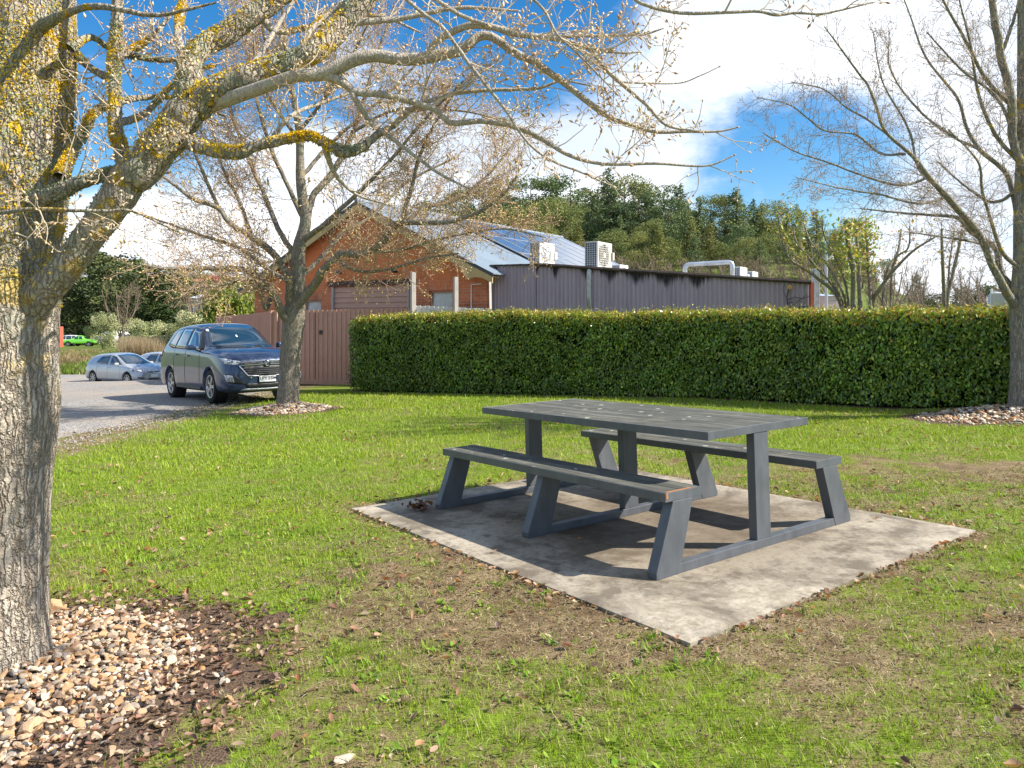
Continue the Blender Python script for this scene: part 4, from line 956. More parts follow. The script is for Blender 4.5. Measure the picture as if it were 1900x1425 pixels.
simple_house('small_outbuilding', 1527, 1563, 549, 541, 26, 4, ('w', (.50, .40, .38)), ('r', (.30, .38, .45)), 'small pinkish outbuilding with a blue-grey roof behind the bare pruned trees')
simple_house('hill_house', 355, 425, 521, 509, 210, 9, ('w', (.55, .53, .5)), ('r', (.42, .10, .07)), 'distant house with a red roof on the left hillside', 4)
simple_house('hill_house', 352, 418, 553, 543, 120, 7, ('w2', (.5, .5, .5)), ('r2', (.45, .47, .5)), 'distant grey house with a pale roof behind the garden shrubs', 3)
# right background: tank, cabin, low roof
col(1868, 1915, 543, 30, 'pale grey shed wall behind the tree at the right edge', 'cabin', mat('cabin', rough=.7, fn=varied((.45, .42, .38), .1, 2)), 2.0)
p = at(1848, 543, 34); g0 = gzf(p.x, p.y); m = MB(); R = .30; H = p.z-g0; m.lathe([(0, 0), (R, 0), (R, H-.1), (R*.7, H), (0, H+.05)], 24); o = m.build('water_tank', M_acg, smooth=True); o.location = (p.x, p.y, g0); tag(o, 'narrow grey tank standing behind the hedge by the right tree', 'tank')
col(1838, 1841.5, 536, 33, 'thin pale pole beside the grey tank', 'metal_pole', M_acw)
a = at(1610, 573, 27); b = at(1835, 571, 27); m = MB(); m.box(((a.x+b.x)/2, 27.6, a.z-.06), (b.x-a.x, 2.4, .10)); m.box(((a.x+b.x)/2, 28, (a.z-.12+gzf(6, 27))/2), (b.x-a.x-.4, 1.8, a.z-.12-gzf(6, 27))); o = m.build('low_carport', mat('lowroof', rough=.5, fn=varied((.22, .25, .28), .15, 1))); tag(o, 'low grey-blue roof just showing over the hedge at the right', 'shelter')
# red container far left
p = at(100, 640, 95); g0 = gzf(p.x-3, 95)
root = empty('shipping_container', (at(96, 640, 95).x, 95, g0), 0, 'red shipping container seen just right of the big trunk', 'container')
corr_wall('side', (at(96, 640, 95).x, 95), (at(96, 640, 95).x-6, 95), g0+2.6, g0+2.6, root, root.location, pitch=.5, amp=.03, matl=mat('container_red', rough=.6, fn=varied((.50, .10, .06), .15, 1)))
m = MB(); m.box((-3, 1.27, 1.3), (6, 2.4, 2.59)); m.build('body', mat('container_red'), root)
m = MB(); m.box((-1.2, -.045, 2.0), (1.1, .01, .5)); m.build('sign_panel', M_acw, root)

# bare climber on the end of the shed wall
def on_wall(px, py):
    d = 18.5+(7.25-.3)*0; A = Vector((.67, 20.9)); B = Vector((7.25, 18.5)); a = (px-CX)/F
    t = (a*A.y-A.x)/((B.x-A.x)-a*(B.y-A.y)); q = A+(B-A)*t; nr = Vector((B.y-A.y, A.x-B.x)).normalized(); q = q+nr*.07*(1 if nr.y < 0 else -1); return at(px, py, q.y)
p0 = on_wall(1463, 580); org = Vector((p0.x, p0.y, gzf(p0.x, p0.y))); root = empty('climbing_plant', org, 0, 'bare climbing plant with one orange bloom on the right end of the shed wall', 'plant')
m = MB()
for pts, r0 in (([(1463, 640), (1462, 600), (1462, 570), (1460, 551), (1465, 532)], .014), ([(1462, 572), (1480, 570), (1502, 568)], .010), ([(1461, 556), (1475, 551), (1490, 554), (1503, 549)], .008), ([(1461, 562), (1478, 560), (1490, 552), (1497, 547)], .006), ([(1462, 556), (1455, 545), (1452, 536), (1456, 528)], .005), ([(1463, 563), (1472, 566), (1484, 558), (1494, 563)], .005)):
    P = [on_wall(*q)-org for q in pts]; P[0] = P[0] if pts[0][1] < 600 else Vector((P[0].x, P[0].y, 0)); m.tube(P, r0, 5)
m.build('stems', mat('dead_twig', (.07, .05, .04), .9), root)
m = MB(); q = on_wall(1465, 533)-org
for k in range(7): a = k*.9; m.lathe([(0, -.03), (.035, 0), (0, .03)], 8, 'z', Matrix.Translation(q+Vector((math.cos(a)*.03, -.02, math.sin(a)*.035))))
m.build('bloom', mat('orange_bloom', (.75, .42, .12), .6), root)
# ------------------------------------------------------------------ cars
M_tyre = mat('tyre', (.018, .018, .018), .8, spec=.3); M_rim = mat('rim', (.50, .51, .53), .25, metal=.8); M_black = mat('black_plastic', (.015, .015, .017), .45)
M_carglass = mat('car_glass', (.012, .030, .045), .03, spec=.8, coat=1.0); M_chrome = mat('chrome', (.75, .76, .78), .12, metal=1.0)
M_lamp = mat('lamp_glass', rough=.1, spec=.8, coat=1, fn=lambda g, b: g.put(b.inputs['Base Color'], g.mix(g.mapr(g.noise(g.coord(), 14, 3, .6), .45, .55), (.55, .58, .62), (.10, .11, .13))))
M_red = mat('tail_red', (.45, .02, .01), .2, coat=.5); M_amber = mat('amber', (.7, .25, .03), .3); M_plate = mat('plate_white', (.75, .76, .78), .4); M_ptext = mat('plate_text', (.02, .02, .03), .5)
def paint(name, c, metal=.5): return mat(name, rough=.28, metal=metal, coat=1.0, fn=varied(c, .04, 60))
def wheel(root, x, y, R, width, side, detail=True, nsp=5):
    w = empty('wheel', (x, y, R)); w.parent = root; KIDS.setdefault(root.name, []).append(w)
    h = width/2; tr = MB(); k = R-.21*R/.36*.95 if False else R*.66
    tr.lathe([(k, -h*.9), (R*.86, -h), (R*.96, -h*.86), (R, -h*.6), (R, h*.6), (R*.96, h*.86), (R*.86, h), (k, h*.9)], 32, 'y'); tr.build('tyre', M_tyre, w, smooth=True)
    rm = MB(); s = side; rm.lathe([(k*1.02, s*h*.92), (k*.95, s*h*.90), (k*.90, s*h*.55), (k*.9, -s*h*.5)], 32, 'y')
    rm.lathe([(0, s*h*.78), (k*.2, s*h*.76), (k*.22, s*h*.55)], 16, 'y')
    for i in range(nsp):
        for q in ((-.13, .13) if detail else (0,)):
            a = i*2*math.pi/nsp+q; M = Matrix.Rotation(a, 4, 'Y'); rm.box((k*.55, s*h*.66, 0), (k*.8, h*.22, k*(.12 if detail else .2)), M)
    rm.build('rim', M_rim, w)
    bk = MB(); bk.lathe([(0, s*h*.40), (k*.9, s*h*.40)], 24, 'y'); bk.build('brake_backing', M_black, w)
    return w
def car(name, label, cat, loc, heading, st, paintm, wb, R, width_at, parts, group=None, detail=True, nsp=5, tyrew=.215):
    root = empty(name, loc, heading, label, cat, group)
    V = []; K = 0
    for (x, zb, hw, zs, ws, zt, wt) in st:
        half = [(0, zb), (hw*.55, zb), (hw-.10, zb+.005), (hw-.015, zb+.08), (hw, zb+.30*(zs-zb)), (hw+.004, zb+.62*(zs-zb)), (ws+.012, zs-.06), (ws, zs+.01)]
        gh = zt-zs
        half += [(ws+(wt-ws)*.30, zs+gh*.33), (ws+(wt-ws)*.62, zs+gh*.66), (ws+(wt-ws)*.92, zs+gh*.93), (wt-.10, zt), (wt*.5, zt+.014), (0, zt+.02)]
        ring = half+[(-y, z) for y, z in reversed(half[1:-1])]; K = len(ring); V += [(x, y, z) for y, z in ring]
    n = len(st); Fc = [(i*K+k, i*K+(k+1) % K, (i+1)*K+(k+1) % K, (i+1)*K+k) for i in range(n-1) for k in range(K)]+[tuple(range(K)), tuple(range((n-1)*K, n*K))]
    mb = MB(); mb.add(V, Fc); me = mb.mesh('body')
    body = obj('body', me, paintm, root, smooth=True)
    ss = body.modifiers.new('s', 'SUBSURF'); ss.levels = ss.render_levels = 2 if detail else 1
    dg = bpy.context.evaluated_depsgraph_get(); dg.update(); ev = body.evaluated_get(dg); me2 = bpy.data.meshes.new_from_object(ev)
    body.modifiers.clear()
    # wheel wells cut out of the solid body
    cut = MB(); xf, xr = wb
    for xx in (xf, xr):
        for s in (-1, 1): cut.lathe([(0, s*(width_at-.30)), (R*1.13, s*(width_at-.30)), (R*1.13, s*(width_at+.2)), (0, s*(width_at+.2))], 32, 'y', Matrix.Translation((xx, 0, R+.01)))
    co = obj('cut', cut.mesh('cut')); body.data = me2
    bo = body.modifiers.new('b', 'BOOLEAN'); bo.object = co; bo.operation = 'DIFFERENCE'; bo.solver = 'EXACT'; co.matrix_world = root.matrix_basis; bpy.context.view_layer.update()
    dg = bpy.context.evaluated_depsgraph_get(); dg.update(); me3 = bpy.data.meshes.new_from_object(body.evaluated_get(dg)); body.modifiers.clear(); body.data = me3; bpy.data.objects.remove(co)
    if not me3.materials: me3.materials.append(paintm)
    me3.polygons.foreach_set('use_smooth', np.ones(len(me3.polygons), bool))
    bvh = BVHTree.FromPolygons([v.co[:] for v in me2.vertices], [p.vertices[:] for p in me2.polygons])
    def proj(view, u, v, off):
        if view == 'R': o, d = Vector((u, -3, v)), Vector((0, 1, 0))
        elif view == 'L': o, d = Vector((u, 3, v)), Vector((0, -1, 0))
        elif view == 'F': o, d = Vector((5, u, v)), Vector((-1, 0, 0))
        elif view == 'B': o, d = Vector((-5, u, v)), Vector((1, 0, 0))
        else: o, d = Vector((u, v, 5)), Vector((0, 0, -1))
        hit = bvh.ray_cast(o, d)
        if hit[0] is None:
            hit = bvh.find_nearest(o+d*(3 if view in 'RL' else 3.5))
        nn = hit[1] if hit[1].dot(-d) > 0 else -hit[1]
        return hit[0]+nn*off
    def patch(name, view, bot, top, m, off=.006, nu=10, nv=6, parent=None):
        def samp(pl, t):
            pl = [Vector((*q, 0)) for q in pl]; L = [0]
            for a, b in zip(pl[:-1], pl[1:]): L.append(L[-1]+(b-a).length)
            s = t*L[-1]
            for a, b, l0, l1 in zip(pl[:-1], pl[1:], L[:-1], L[1:]):
                if s <= l1+1e-9: return a+(b-a)*((s-l0)/max(l1-l0, 1e-9))
            return pl[-1]
        V = []
        for j in range(nv+1):
            for i in range(nu+1):
                a, b = samp(bot, i/nu), samp(top, i/nu); q = a+(b-a)*(j/nv); V.append(proj(view, q.x, q.y, off))
        F_ = [(j*(nu+1)+i, j*(nu+1)+i+1, (j+1)*(nu+1)+i+1, (j+1)*(nu+1)+i) for j in range(nv) for i in range(nu)]
        mb = MB(); mb.add(V, F_); me = mb.mesh(name); o = obj(name, me, m, parent or root, smooth=True)
        sd = o.modifiers.new('t', 'SOLIDIFY'); sd.thickness = .004; sd.offset = 0; return o
    def strip(name, view, pts, w, m, off=.007, parent=None):
        P = []; 
        for a, b in zip(pts[:-1], pts[1:]):
            k = max(2, int(math.hypot(b[0]-a[0], b[1]-a[1])/.08))
            for i in range(k): P.append(proj(view, a[0]+(b[0]-a[0])*i/k, a[1]+(b[1]-a[1])*i/k, off))
        P.append(proj(view, *pts[-1], off)); mb = MB(); mb.tube(P, w/2, 5); return mb.build(name, m, parent or root)
    for xx in (xf, xr):
        for s in (-1, 1):
            wheel(root, xx, s*(width_at-tyrew/2-.015), R, tyrew, s, detail, nsp)
            m = MB(); m.lathe([(R*1.125, s*(width_at-.28)), (R*1.125, s*(width_at-.07))], 24, 'y', Matrix.Translation((xx, 0, R+.01))); m.lathe([(0, s*(width_at-.285)), (R*1.12, s*(width_at-.285))], 24, 'y', Matrix.Translation((xx, 0, R+.01))); m.build('wheel_arch', M_black, root)
    parts(root, patch, strip, proj)
    return root
def mirrorpair(f):
    for s, v in ((-1, 'R'), (1, 'L')): f(s, v)
def text_mesh(txt, size, m, parent, M, name='lettering'):
    cu = bpy.data.curves.new('t', 'FONT'); cu.body = txt; cu.size = size; cu.extrude = .0015; cu.align_x = 'CENTER'; cu.align_y = 'CENTER'; cu.space_character = 1.05; cu.offset = .0012
    to = bpy.data.objects.new('t', cu); sc.collection.objects.link(to); bpy.context.view_layer.update(); me = bpy.data.meshes.new_from_object(to.evaluated_get(bpy.context.evaluated_depsgraph_get())); bpy.data.objects.remove(to)
    me.materials.clear(); o = obj(name, me, m, parent); o.matrix_basis = M; return o
# --- the blue-grey SUV
SUVST = [(-2.33, .42, .60, .92, .58, 1.00, .50), (-2.31, .34, .76, .98, .72, 1.08, .60), (-2.22, .28, .88, 1.06, .82, 1.22, .66), (-2.08, .25, .91, 1.10, .855, 1.42, .62), (-1.88, .23, .918, 1.125, .868, 1.585, .60),
         (-1.60, .22, .92, 1.125, .875, 1.655, .60), (-1.0, .21, .92, 1.105, .885, 1.685, .61), (-.3, .21, .92, 1.085, .89, 1.690, .615), (.05, .21, .92, 1.075, .89, 1.665, .61), (.30, .21, .92, 1.07, .89, 1.565, .625),
         (.62, .21, .92, 1.06, .888, 1.365, .66), (.90, .21, .92, 1.055, .885, 1.185, .71), (1.06, .22, .92, 1.05, .883, 1.14, .74), (1.45, .22, .92, 1.04, .885, 1.125, .74), (1.85, .22, .915, 1.00, .87, 1.085, .71), (2.10, .22, .885, .94, .835, 1.02, .66), (2.24, .23, .82, .86, .76, .95, .59), (2.31, .26, .73, .76, .67, .85, .50), (2.335, .32, .62, .66, .58, .74, .44)]
P_suv = mat('suv_paint', rough=.3, metal=.3, coat=.8, fn=varied((.022, .045, .105), .05, 60))
def suv_parts(root, patch, strip, proj):
    patch('windscreen', 'F', [(-.72, 1.17), (0, 1.135), (.72, 1.17)], [(-.555, 1.60), (0, 1.635), (.555, 1.60)], M_carglass, .004, 16, 10)
    ws = KIDS[root.name][-1]
    patch('inspection_sticker', 'F', [(-.60, 1.51), (-.54, 1.51)], [(-.585, 1.555), (-.53, 1.555)], M_plate, .010, 2, 2, ws)
    patch('windscreen_tag', 'F', [(-.02, 1.37), (.02, 1.37)], [(-.02, 1.415), (.02, 1.415)], mat('mint_tag', (.55, .75, .62), .5), .010, 2, 2, ws)
    strip('wiper', 'F', [(-.60, 1.165), (-.02, 1.19)], .016, M_black, .015); strip('wiper', 'F', [(.05, 1.165), (.60, 1.20)], .016, M_black, .015)
    patch('rear_window', 'B', [(-.62, 1.16), (.62, 1.16)], [(-.5, 1.50), (.5, 1.50)], M_carglass, .004)
    def side(s, v):
        patch('window_surround', v, [(.86, 1.105), (-.2, 1.125), (-1.30, 1.155), (-1.70, 1.235)], [(.30, 1.545), (-.15, 1.61), (-.9, 1.615), (-1.42, 1.575)], M_black, .003, 20, 6)
        patch('side_window', v, [(.66, 1.125), (-.16, 1.145)], [(.27, 1.52), (-.16, 1.585)], M_carglass, .007, 8, 6)
        patch('side_window', v, [(-.235, 1.147), (-.98, 1.165)], [(-.235, 1.585), (-.90, 1.588)], M_carglass, .007, 8, 6)
        patch('side_window', v, [(-1.04, 1.168), (-1.58, 1.225)], [(-.97, 1.585), (-1.36, 1.558)], M_carglass, .007, 8, 6)
        for pts in ([(.78, .42), (.80, .75), (.74, 1.08)], [(-.20, .38), (-.20, 1.12)], [(-1.02, .60), (-1.04, 1.13)], [(.78, .36), (-.72, .36)]): strip('door_seam', v, pts, .009, M_black, .001)
        for xx, zz in ((-.02, .985), (-.88, 1.01)):
            p = proj(v, xx, zz, .028); m = MB(); m.box(p, (.19, .022, .032)); m.build('door_handle', P_suv, root, bevel=.008)
        strip('sill_trim', v, [(.85, .30), (-.85, .30)], .09, M_black, -.012)
        p = proj(v, .66, 1.10, 0); m = MB(); m.tube([p+Vector((.0, 0, .0)), p+Vector((.02, s*.09, .03))], [.03, .025], 8)
        mr = m.build('wing_mirror', M_black, root); m = MB(); q = p+Vector((.03, s*.19, .07))
        m.add([q+Vector(t) for t in ((-.06, -s*.12, -.06), (-.06, s*.10, -.05), (-.06, s*.10, .06), (-.06, -s*.11, .08), (.07, -s*.09, -.05), (.05, s*.06, -.035), (.05, s*.06, .045), (.07, -s*.08, .055))], [(0, 1, 2, 3), (4, 7, 6, 5), (0, 4, 5, 1), (1, 5, 6, 2), (2, 6, 7, 3), (3, 7, 4, 0)])
        m.build('mirror_shell', P_suv, mr, smooth=True, bevel=.02)
        # lamps
        patch('headlight', 'F', [(s*.52, .825), (s*.70, .80), (s*.835, .83)], [(s*.52, .862), (s*.70, .895), (s*.862, .945)], M_lamp, .008, 10, 4)
        hl = KIDS[root.name][-1]; q = proj('F', s*.755, .865, .012); m = MB(); m.lathe([(0, .02), (.03, .016), (.042, 0), (.0, -.004)], 16, 'x', Matrix.Translation(q)); m.build('headlight_lens', M_chrome, hl)
        patch('fog_surround', 'F', [(s*.46, .40), (s*.66, .42), (s*.80, .44)], [(s*.55, .47), (s*.68, .60), (s*.845, .63)], M_black, .004, 8, 4)
        patch('fog_lamp', 'F', [(s*.70, .455), (s*.83, .475)], [(s*.735, .59), (s*.855, .615)], M_lamp, .010, 4, 4)
        patch('tail_light', 'B', [(s*.62, .92), (s*.84, .94)], [(s*.60, 1.08), (s*.80, 1.12)], M_red, .008, 5, 4)
        patch('tail_light', v, [(-2.20, .93), (-2.06, .98)], [(-2.16, 1.12), (-1.98, 1.10)], M_red, .008, 4, 4)
    mirrorpair(side)
    strip('antenna', 'T', [(-1.7, 0), (-1.78, 0)], .05, M_black, .02)
    patch('lower_grille', 'F', [(-.45, .335), (0, .325), (.45, .335)], [(-.50, .42), (0, .405), (.50, .42)], M_black, .008, 14, 3)
    patch('skid_trim', 'F', [(-.60, .275), (0, .268), (.60, .275)], [(-.52, .315), (0, .305), (.52, .315)], mat('dull_silver', (.25, .27, .29), .4, metal=.5), .010, 14, 2)
    patch('bumper_lower', 'F', [(-.78, .235), (0, .24), (.78, .235)], [(-.80, .27), (0, .262), (.80, .27)], M_black, .009, 14, 2)
    patch('grille', 'F', [(-.42, .585), (0, .56), (.42, .585)], [(-.56, .765), (0, .775), (.56, .765)], M_black, .008, 16, 5)
    gr = KIDS[root.name][-1]
    for zz, w in ((.60, .44), (.64, .48), (.68, .51), (.72, .54)): strip('grille_bar', 'F', [(-w, zz), (w, zz)], .010, mat('grille_dark', (.12, .12, .13), .3), .020, gr)
    strip('chrome_surround', 'F', [(-.60, .775), (-.42, .575), (0, .55), (.42, .575), (.60, .775)], .024, M_chrome, .016)
    strip('chrome_bar', 'F', [(-.58, .785), (0, .80), (.58, .785)], .022, M_chrome, .016); strip('chrome_bar', 'F', [(-.60, .845), (0, .862), (.60, .845)], .022, M_chrome, .014)
    patch('upper_grille', 'F', [(-.56, .797), (0, .812), (.56, .797)], [(-.56, .835), (0, .85), (.56, .835)], M_black, .008, 14, 2)
    q = proj('F', 0, .805, .03); m = MB(); m.lathe([(0, .012), (.055, .010), (.075, .0), (.075, -.02)], 24, 'x', Matrix.Translation(q)); bd_ = m.build('badge', mat('badge_dark', (.25, .26, .28), .2, metal=1), root, smooth=True)
    m = MB(); Mq = Matrix.Translation(q)
    m.tube([Mq @ Vector((.018, .048*math.cos(a), .048*math.sin(a))) for a in np.linspace(.3, 5.2, 14)], .008, 6); m.tube([Mq @ Vector(v) for v in ((.018, -.03, -.02), (.02, 0, .018), (.018, .03, .01), (.018, .02, -.035))], .008, 6)
    m.build('emblem', M_chrome, bd_)
    q = proj('F', 0, .50, .03); m = MB(); m.box(q+Vector((0, 0, 0)), (.012, .385, .142)); pf = m.build('number_plate', mat('plate_frame', (.02, .02, .02), .4), root)
    m = MB(); m.box(q+Vector((.0075, 0, 0)), (.004, .365, .125)); m.build('plate_face', M_plate, pf)
    Mt = Matrix.Translation(q+Vector((.0105, 0, 0))) @ Matrix(((0, 0, 1, 0), (1, 0, 0, 0), (0, 1, 0, 0), (0, 0, 0, 1)))
    text_mesh('1PY', .105, M_ptext, pf, Mt @ Matrix.Translation((-.098, .006, 0))); text_mesh('3BM', .105, M_ptext, pf, Mt @ Matrix.Translation((.098, .006, 0)))
    m = MB(); m.add([Mt @ Vector(v) for v in ((-.014, .018, 0), (.014, .018, 0), (0, -.006, 0))], [(0, 1, 2)]); m.build('plate_emblem', mat('plate_blue', (.02, .08, .35), .4), pf)
    for yy in (-.35, .35): q = proj('F', yy, .53, .006); m = MB(); m.lathe([(0, .006), (.014, .005), (.016, 0)], 10, 'x', Matrix.Translation(q)); m.build('parking_sensor', M_chrome, root)
hd = Vector((.65, -.76, 0)).normalized(); rt = Vector((hd.y, -hd.x, 0))   # right side of the car
fw = Vector((-6.50, 16.6, 0))                                              # ground contact of the near front wheel
cen = fw-hd*1.395-rt*.83
def lay(root, cen, hd, wb):
    """set a car on the sloping ground"""
    f = cen+hd*wb/2; r_ = cen-hd*wb/2; zf, zr = gzf(f.x, f.y), gzf(r_.x, r_.y); l = Vector((-hd.y, hd.x, 0))
    zl, zr2 = gzf(*(cen+l*.8).xy), gzf(*(cen-l*.8).xy)
    X_ = Vector((hd.x, hd.y, (zf-zr)/wb)).normalized(); Y_ = Vector((l.x, l.y, (zl-zr2)/1.6)).normalized(); Z_ = X_.cross(Y_).normalized(); Y_ = Z_.cross(X_)
    c = Vector((cen.x, cen.y, (zf+zr)/2+.02)); return Matrix(((X_.x, Y_.x, Z_.x, c.x), (X_.y, Y_.y, Z_.y, c.y), (X_.z, Y_.z, Z_.z, c.z), (0, 0, 0, 1)))
def place(root, cen, hd, wb): root.matrix_basis = lay(root, cen, hd, wb)
r = car('parked_car', 'dark blue-grey SUV parked on the gravel behind the middle tree', 'car', (0, 0, 0), 0, SUVST, P_suv, (1.395, -1.33), .352, .92, suv_parts)
place(r, cen, hd, 2.7); r.matrix_basis = r.matrix_basis @ Matrix.Diagonal((1, 1, 1.045, 1))
# --- silver hatchback
HATST = [(-2.00, .40, .58, .80, .55, .88, .48), (-1.98, .30, .74, .88, .70, .99, .58), (-1.92, .24, .84, .94, .79, 1.14, .60), (-1.75, .22, .875, .97, .82, 1.33, .58), (-1.40, .20, .88, .975, .83, 1.44, .56), (-.9, .19, .88, .955, .84, 1.49, .57), (-.3, .19, .88, .94, .845, 1.515, .58), (.0, .19, .88, .93, .845, 1.49, .575), (.4, .19, .88, .925, .845, 1.33, .60), (.8, .19, .88, .92, .842, 1.13, .66), (1.1, .19, .88, .905, .84, 1.0, .69), (1.35, .19, .88, .88, .83, .95, .68), (1.7, .19, .86, .82, .79, .88, .62), (1.95, .19, .79, .72, .70, .79, .52), (2.06, .22, .68, .62, .58, .68, .42), (2.10, .28, .56, .55, .5, .60, .34)]
def hatch_parts(full=True, plate=True):
    def fn(root, patch, strip, proj):
        pm = root.children[0].data.materials[0]
        patch('windscreen', 'F', [(-.68, 1.03), (0, 1.0), (.68, 1.03)], [(-.53, 1.43), (0, 1.46), (.53, 1.43)], M_carglass, .004, 12, 8)
        patch('rear_window', 'B', [(-.58, 1.0), (.58, 1.0)], [(-.5, 1.34), (.5, 1.34)], M_carglass, .004)
        def side(s, v):
            patch('side_window', v, [(.86, .965), (-.10, .985)], [(.20, 1.36), (-.10, 1.425)], M_carglass, .006, 8, 6)
            patch('side_window', v, [(-.18, .987), (-1.20, 1.03)], [(-.18, 1.428), (-.88, 1.375)], M_carglass, .006, 8, 6)
            for pts in ([(.83, .32), (.80, .93)], [(-.15, .30), (-.15, .96)], [(-.95, .55), (-1.0, .98)]): strip('door_seam', v, pts, .008, M_black, .001)
            for xx, zz in ((.02, .84), (-.82, .86)): p = proj(v, xx, zz, .02); m = MB(); m.box(p, (.17, .02, .03)); m.build('door_handle', pm, root, bevel=.006)
            p = proj(v, .62, .98, 0); m = MB(); m.box(p+Vector((0, s*.11, .03)), (.11, .20, .13)); m.build('wing_mirror', pm, root, bevel=.03)
            patch('headlight', 'F', [(s*.50, .64), (s*.76, .66)], [(s*.55, .74), (s*.80, .80)], M_lamp, .008, 6, 4)
            patch('headlight', v, [(1.45, .70), (1.84, .66)], [(1.42, .80), (1.80, .75)], M_lamp, .008, 6, 4)
            patch('fog_lamp', 'F', [(s*.45, .33), (s*.74, .36)], [(s*.56, .40), (s*.77, .43)], M_black, .008, 6, 3)
            patch('tail_light', v, [(-2.0, .80), (-1.84, .84)], [(-1.96, .98), (-1.78, .96)], M_red, .008, 3, 3)
        mirrorpair(side)
        patch('grille', 'F', [(-.30, .63), (0, .615), (.30, .63)], [(-.36, .67), (0, .67), (.36, .67)], M_black, .008, 10, 3)
        patch('lower_grille', 'F', [(-.30, .29), (.30, .29)], [(-.30, .35), (.30, .35)], M_black, .008, 10, 3)
        q = proj('F', 0, .655, .02); m = MB(); m.tube([q+Vector((0, .055*math.cos(a), .036*math.sin(a))) for a in np.linspace(0, 6.283, 18)], .007, 6); m.tube([q+Vector((0, .026*math.cos(a), .034*math.sin(a))) for a in np.linspace(0, 6.283, 14)], .006, 6); m.build('badge', M_chrome, root)
        q = proj('F', 0, .47, .03); m = MB(); m.box(q, (.01, .37, .13)); m.build('number_plate', M_plate, root)
    return fn
P_sil = paint('silver_paint', (.42, .44, .47), .35)
hd2 = Vector((.88, -.476, 0)).normalized(); rt2 = Vector((hd2.y, -hd2.x, 0)); fw2 = Vector((-18.11, 36.0, 0)); cen2 = fw2-hd2*1.30-rt2*.78
r = car('parked_car', 'silver hatchback parked side-on on the gravel left of the blue car', 'car', (0, 0, 0), 0, HATST, P_sil, (1.30, -1.30), .315, .88, hatch_parts(), nsp=7)
place(r, cen2, hd2, 2.6); r.location.z = CAMZ-3.22+.0
cen3 = Vector(((318-CX)/F*40.5, 40.5, 0)); P_sil2 = paint('pale_silver', (.55, .57, .6), .3)
r = car('parked_car', 'second silver car mostly hidden between the hatchback and the blue car', 'car', (0, 0, 0), 0, HATST, P_sil2, (1.30, -1.30), .315, .88, hatch_parts(), nsp=7)
place(r, cen3, hd2, 2.6); r.location.z = CAMZ-3.30
# --- vehicles far away on the upper ground
UTEST = [(-2.5, .55, .80, .92, .82, 1.0, .78), (-2.45, .45, .90, 1.0, .88, 1.06, .80), (-.95, .45, .92, 1.05, .90, 1.10, .80), (-.75, .42, .92, 1.08, .90, 1.30, .70), (-.62, .40, .92, 1.1, .90, 1.72, .64), (.1, .40, .92, 1.1, .90, 1.76, .64), (.5, .40, .92, 1.08, .90, 1.55, .66), (.95, .40, .92, 1.05, .89, 1.14, .76), (1.5, .40, .92, 1.0, .88, 1.07, .78), (2.15, .42, .88, .9, .84, .98, .72), (2.4, .48, .78, .8, .74, .86, .6)]
WAGST = [(-2.4, .45, .84, 1.0, .82, 1.2, .76), (-2.3, .42, .92, 1.08, .9, 1.7, .72), (-1.5, .42, .94, 1.1, .92, 1.85, .72), (0, .42, .94, 1.1, .92, 1.86, .72), (.45, .42, .94, 1.08, .92, 1.68, .72), (.95, .42, .94, 1.05, .92, 1.18, .80), (1.6, .42, .92, 1.02, .9, 1.10, .80), (2.2, .45, .86, .9, .84, 1.0, .7), (2.4, .5, .76, .8, .74, .88, .6)]
VANST = [(-2.6, .4, .86, 1.2, .88, 2.3, .78), (-2.55, .38, .92, 1.25, .92, 2.45, .80), (0, .36, .94, 1.25, .93, 2.5, .80), (1.1, .36, .94, 1.2, .93, 2.42, .78), (1.7, .36, .93, 1.1, .9, 1.75, .74), (2.1, .38, .9, 1.0, .86, 1.15, .76), (2.55, .4, .8, .85, .76, .95, .6)]
def far_parts(zb, zt, xs_, rear=False):
    def fn(root, patch, strip, proj):
        patch('windscreen', 'F', [(-.68, zb+.05), (.68, zb+.05)], [(-.56, zt-.1), (.56, zt-.1)], M_carglass, .01, 6, 4)
        patch('rear_window', 'B', [(-.6, zb+.12), (.6, zb+.12)], [(-.55, zt-.2), (.55, zt-.2)], M_carglass, .01, 6, 4)
        def side(s, v):
            for a, b in xs_: patch('side_window', v, [(a, zb), (b, zb)], [(a-.12 if a > .4 else a, zt-.12), (b, zt-.12)], M_carglass, .01, 4, 3)
            patch('headlight', 'F', [(s*.5, .72), (s*.75, .72)], [(s*.5, .86), (s*.78, .86)], M_lamp, .01, 3, 3)
            patch('tail_light', 'B', [(s*.68, .8), (s*.8, .8)], [(s*.68, 1.05), (s*.8, 1.05)], M_red, .01, 3, 3)
        mirrorpair(side); patch('grille', 'F', [(-.4, .62), (.4, .62)], [(-.4, .8), (.4, .8)], M_black, .01, 4, 3)
    return fn
def far_car(px, d, ang, name, label, cat, st, pm, wb, R, parts, w=.92):
    h_ = Vector((math.cos(ang), math.sin(ang), 0)); c = Vector(((px-CX)/F*d, d, 0)); r = car(name, label, cat, (0, 0, 0), 0, st, pm, wb, R, w, parts, detail=False); place(r, c, h_, 2.8); return r
far_car(124, 128, math.radians(184), 'four_wheel_drive', 'white four-wheel drive parked beside the red container', 'car', WAGST, paint('far_white', (.7, .7, .7), 0), (1.45, -1.4), .38, far_parts(1.15, 1.84, ((.55, -.2), (-.3, -1.1), (-1.2, -2.0))), .94)
far_car(148, 122, math.radians(196), 'utility_truck', 'bright green utility truck parked in the far yard', 'ute', UTEST, paint('far_green', (.16, .55, .05), 0), (1.5, -1.45), .36, far_parts(1.12, 1.72, ((.62, 0.02), (-.08, -.55))), .92)
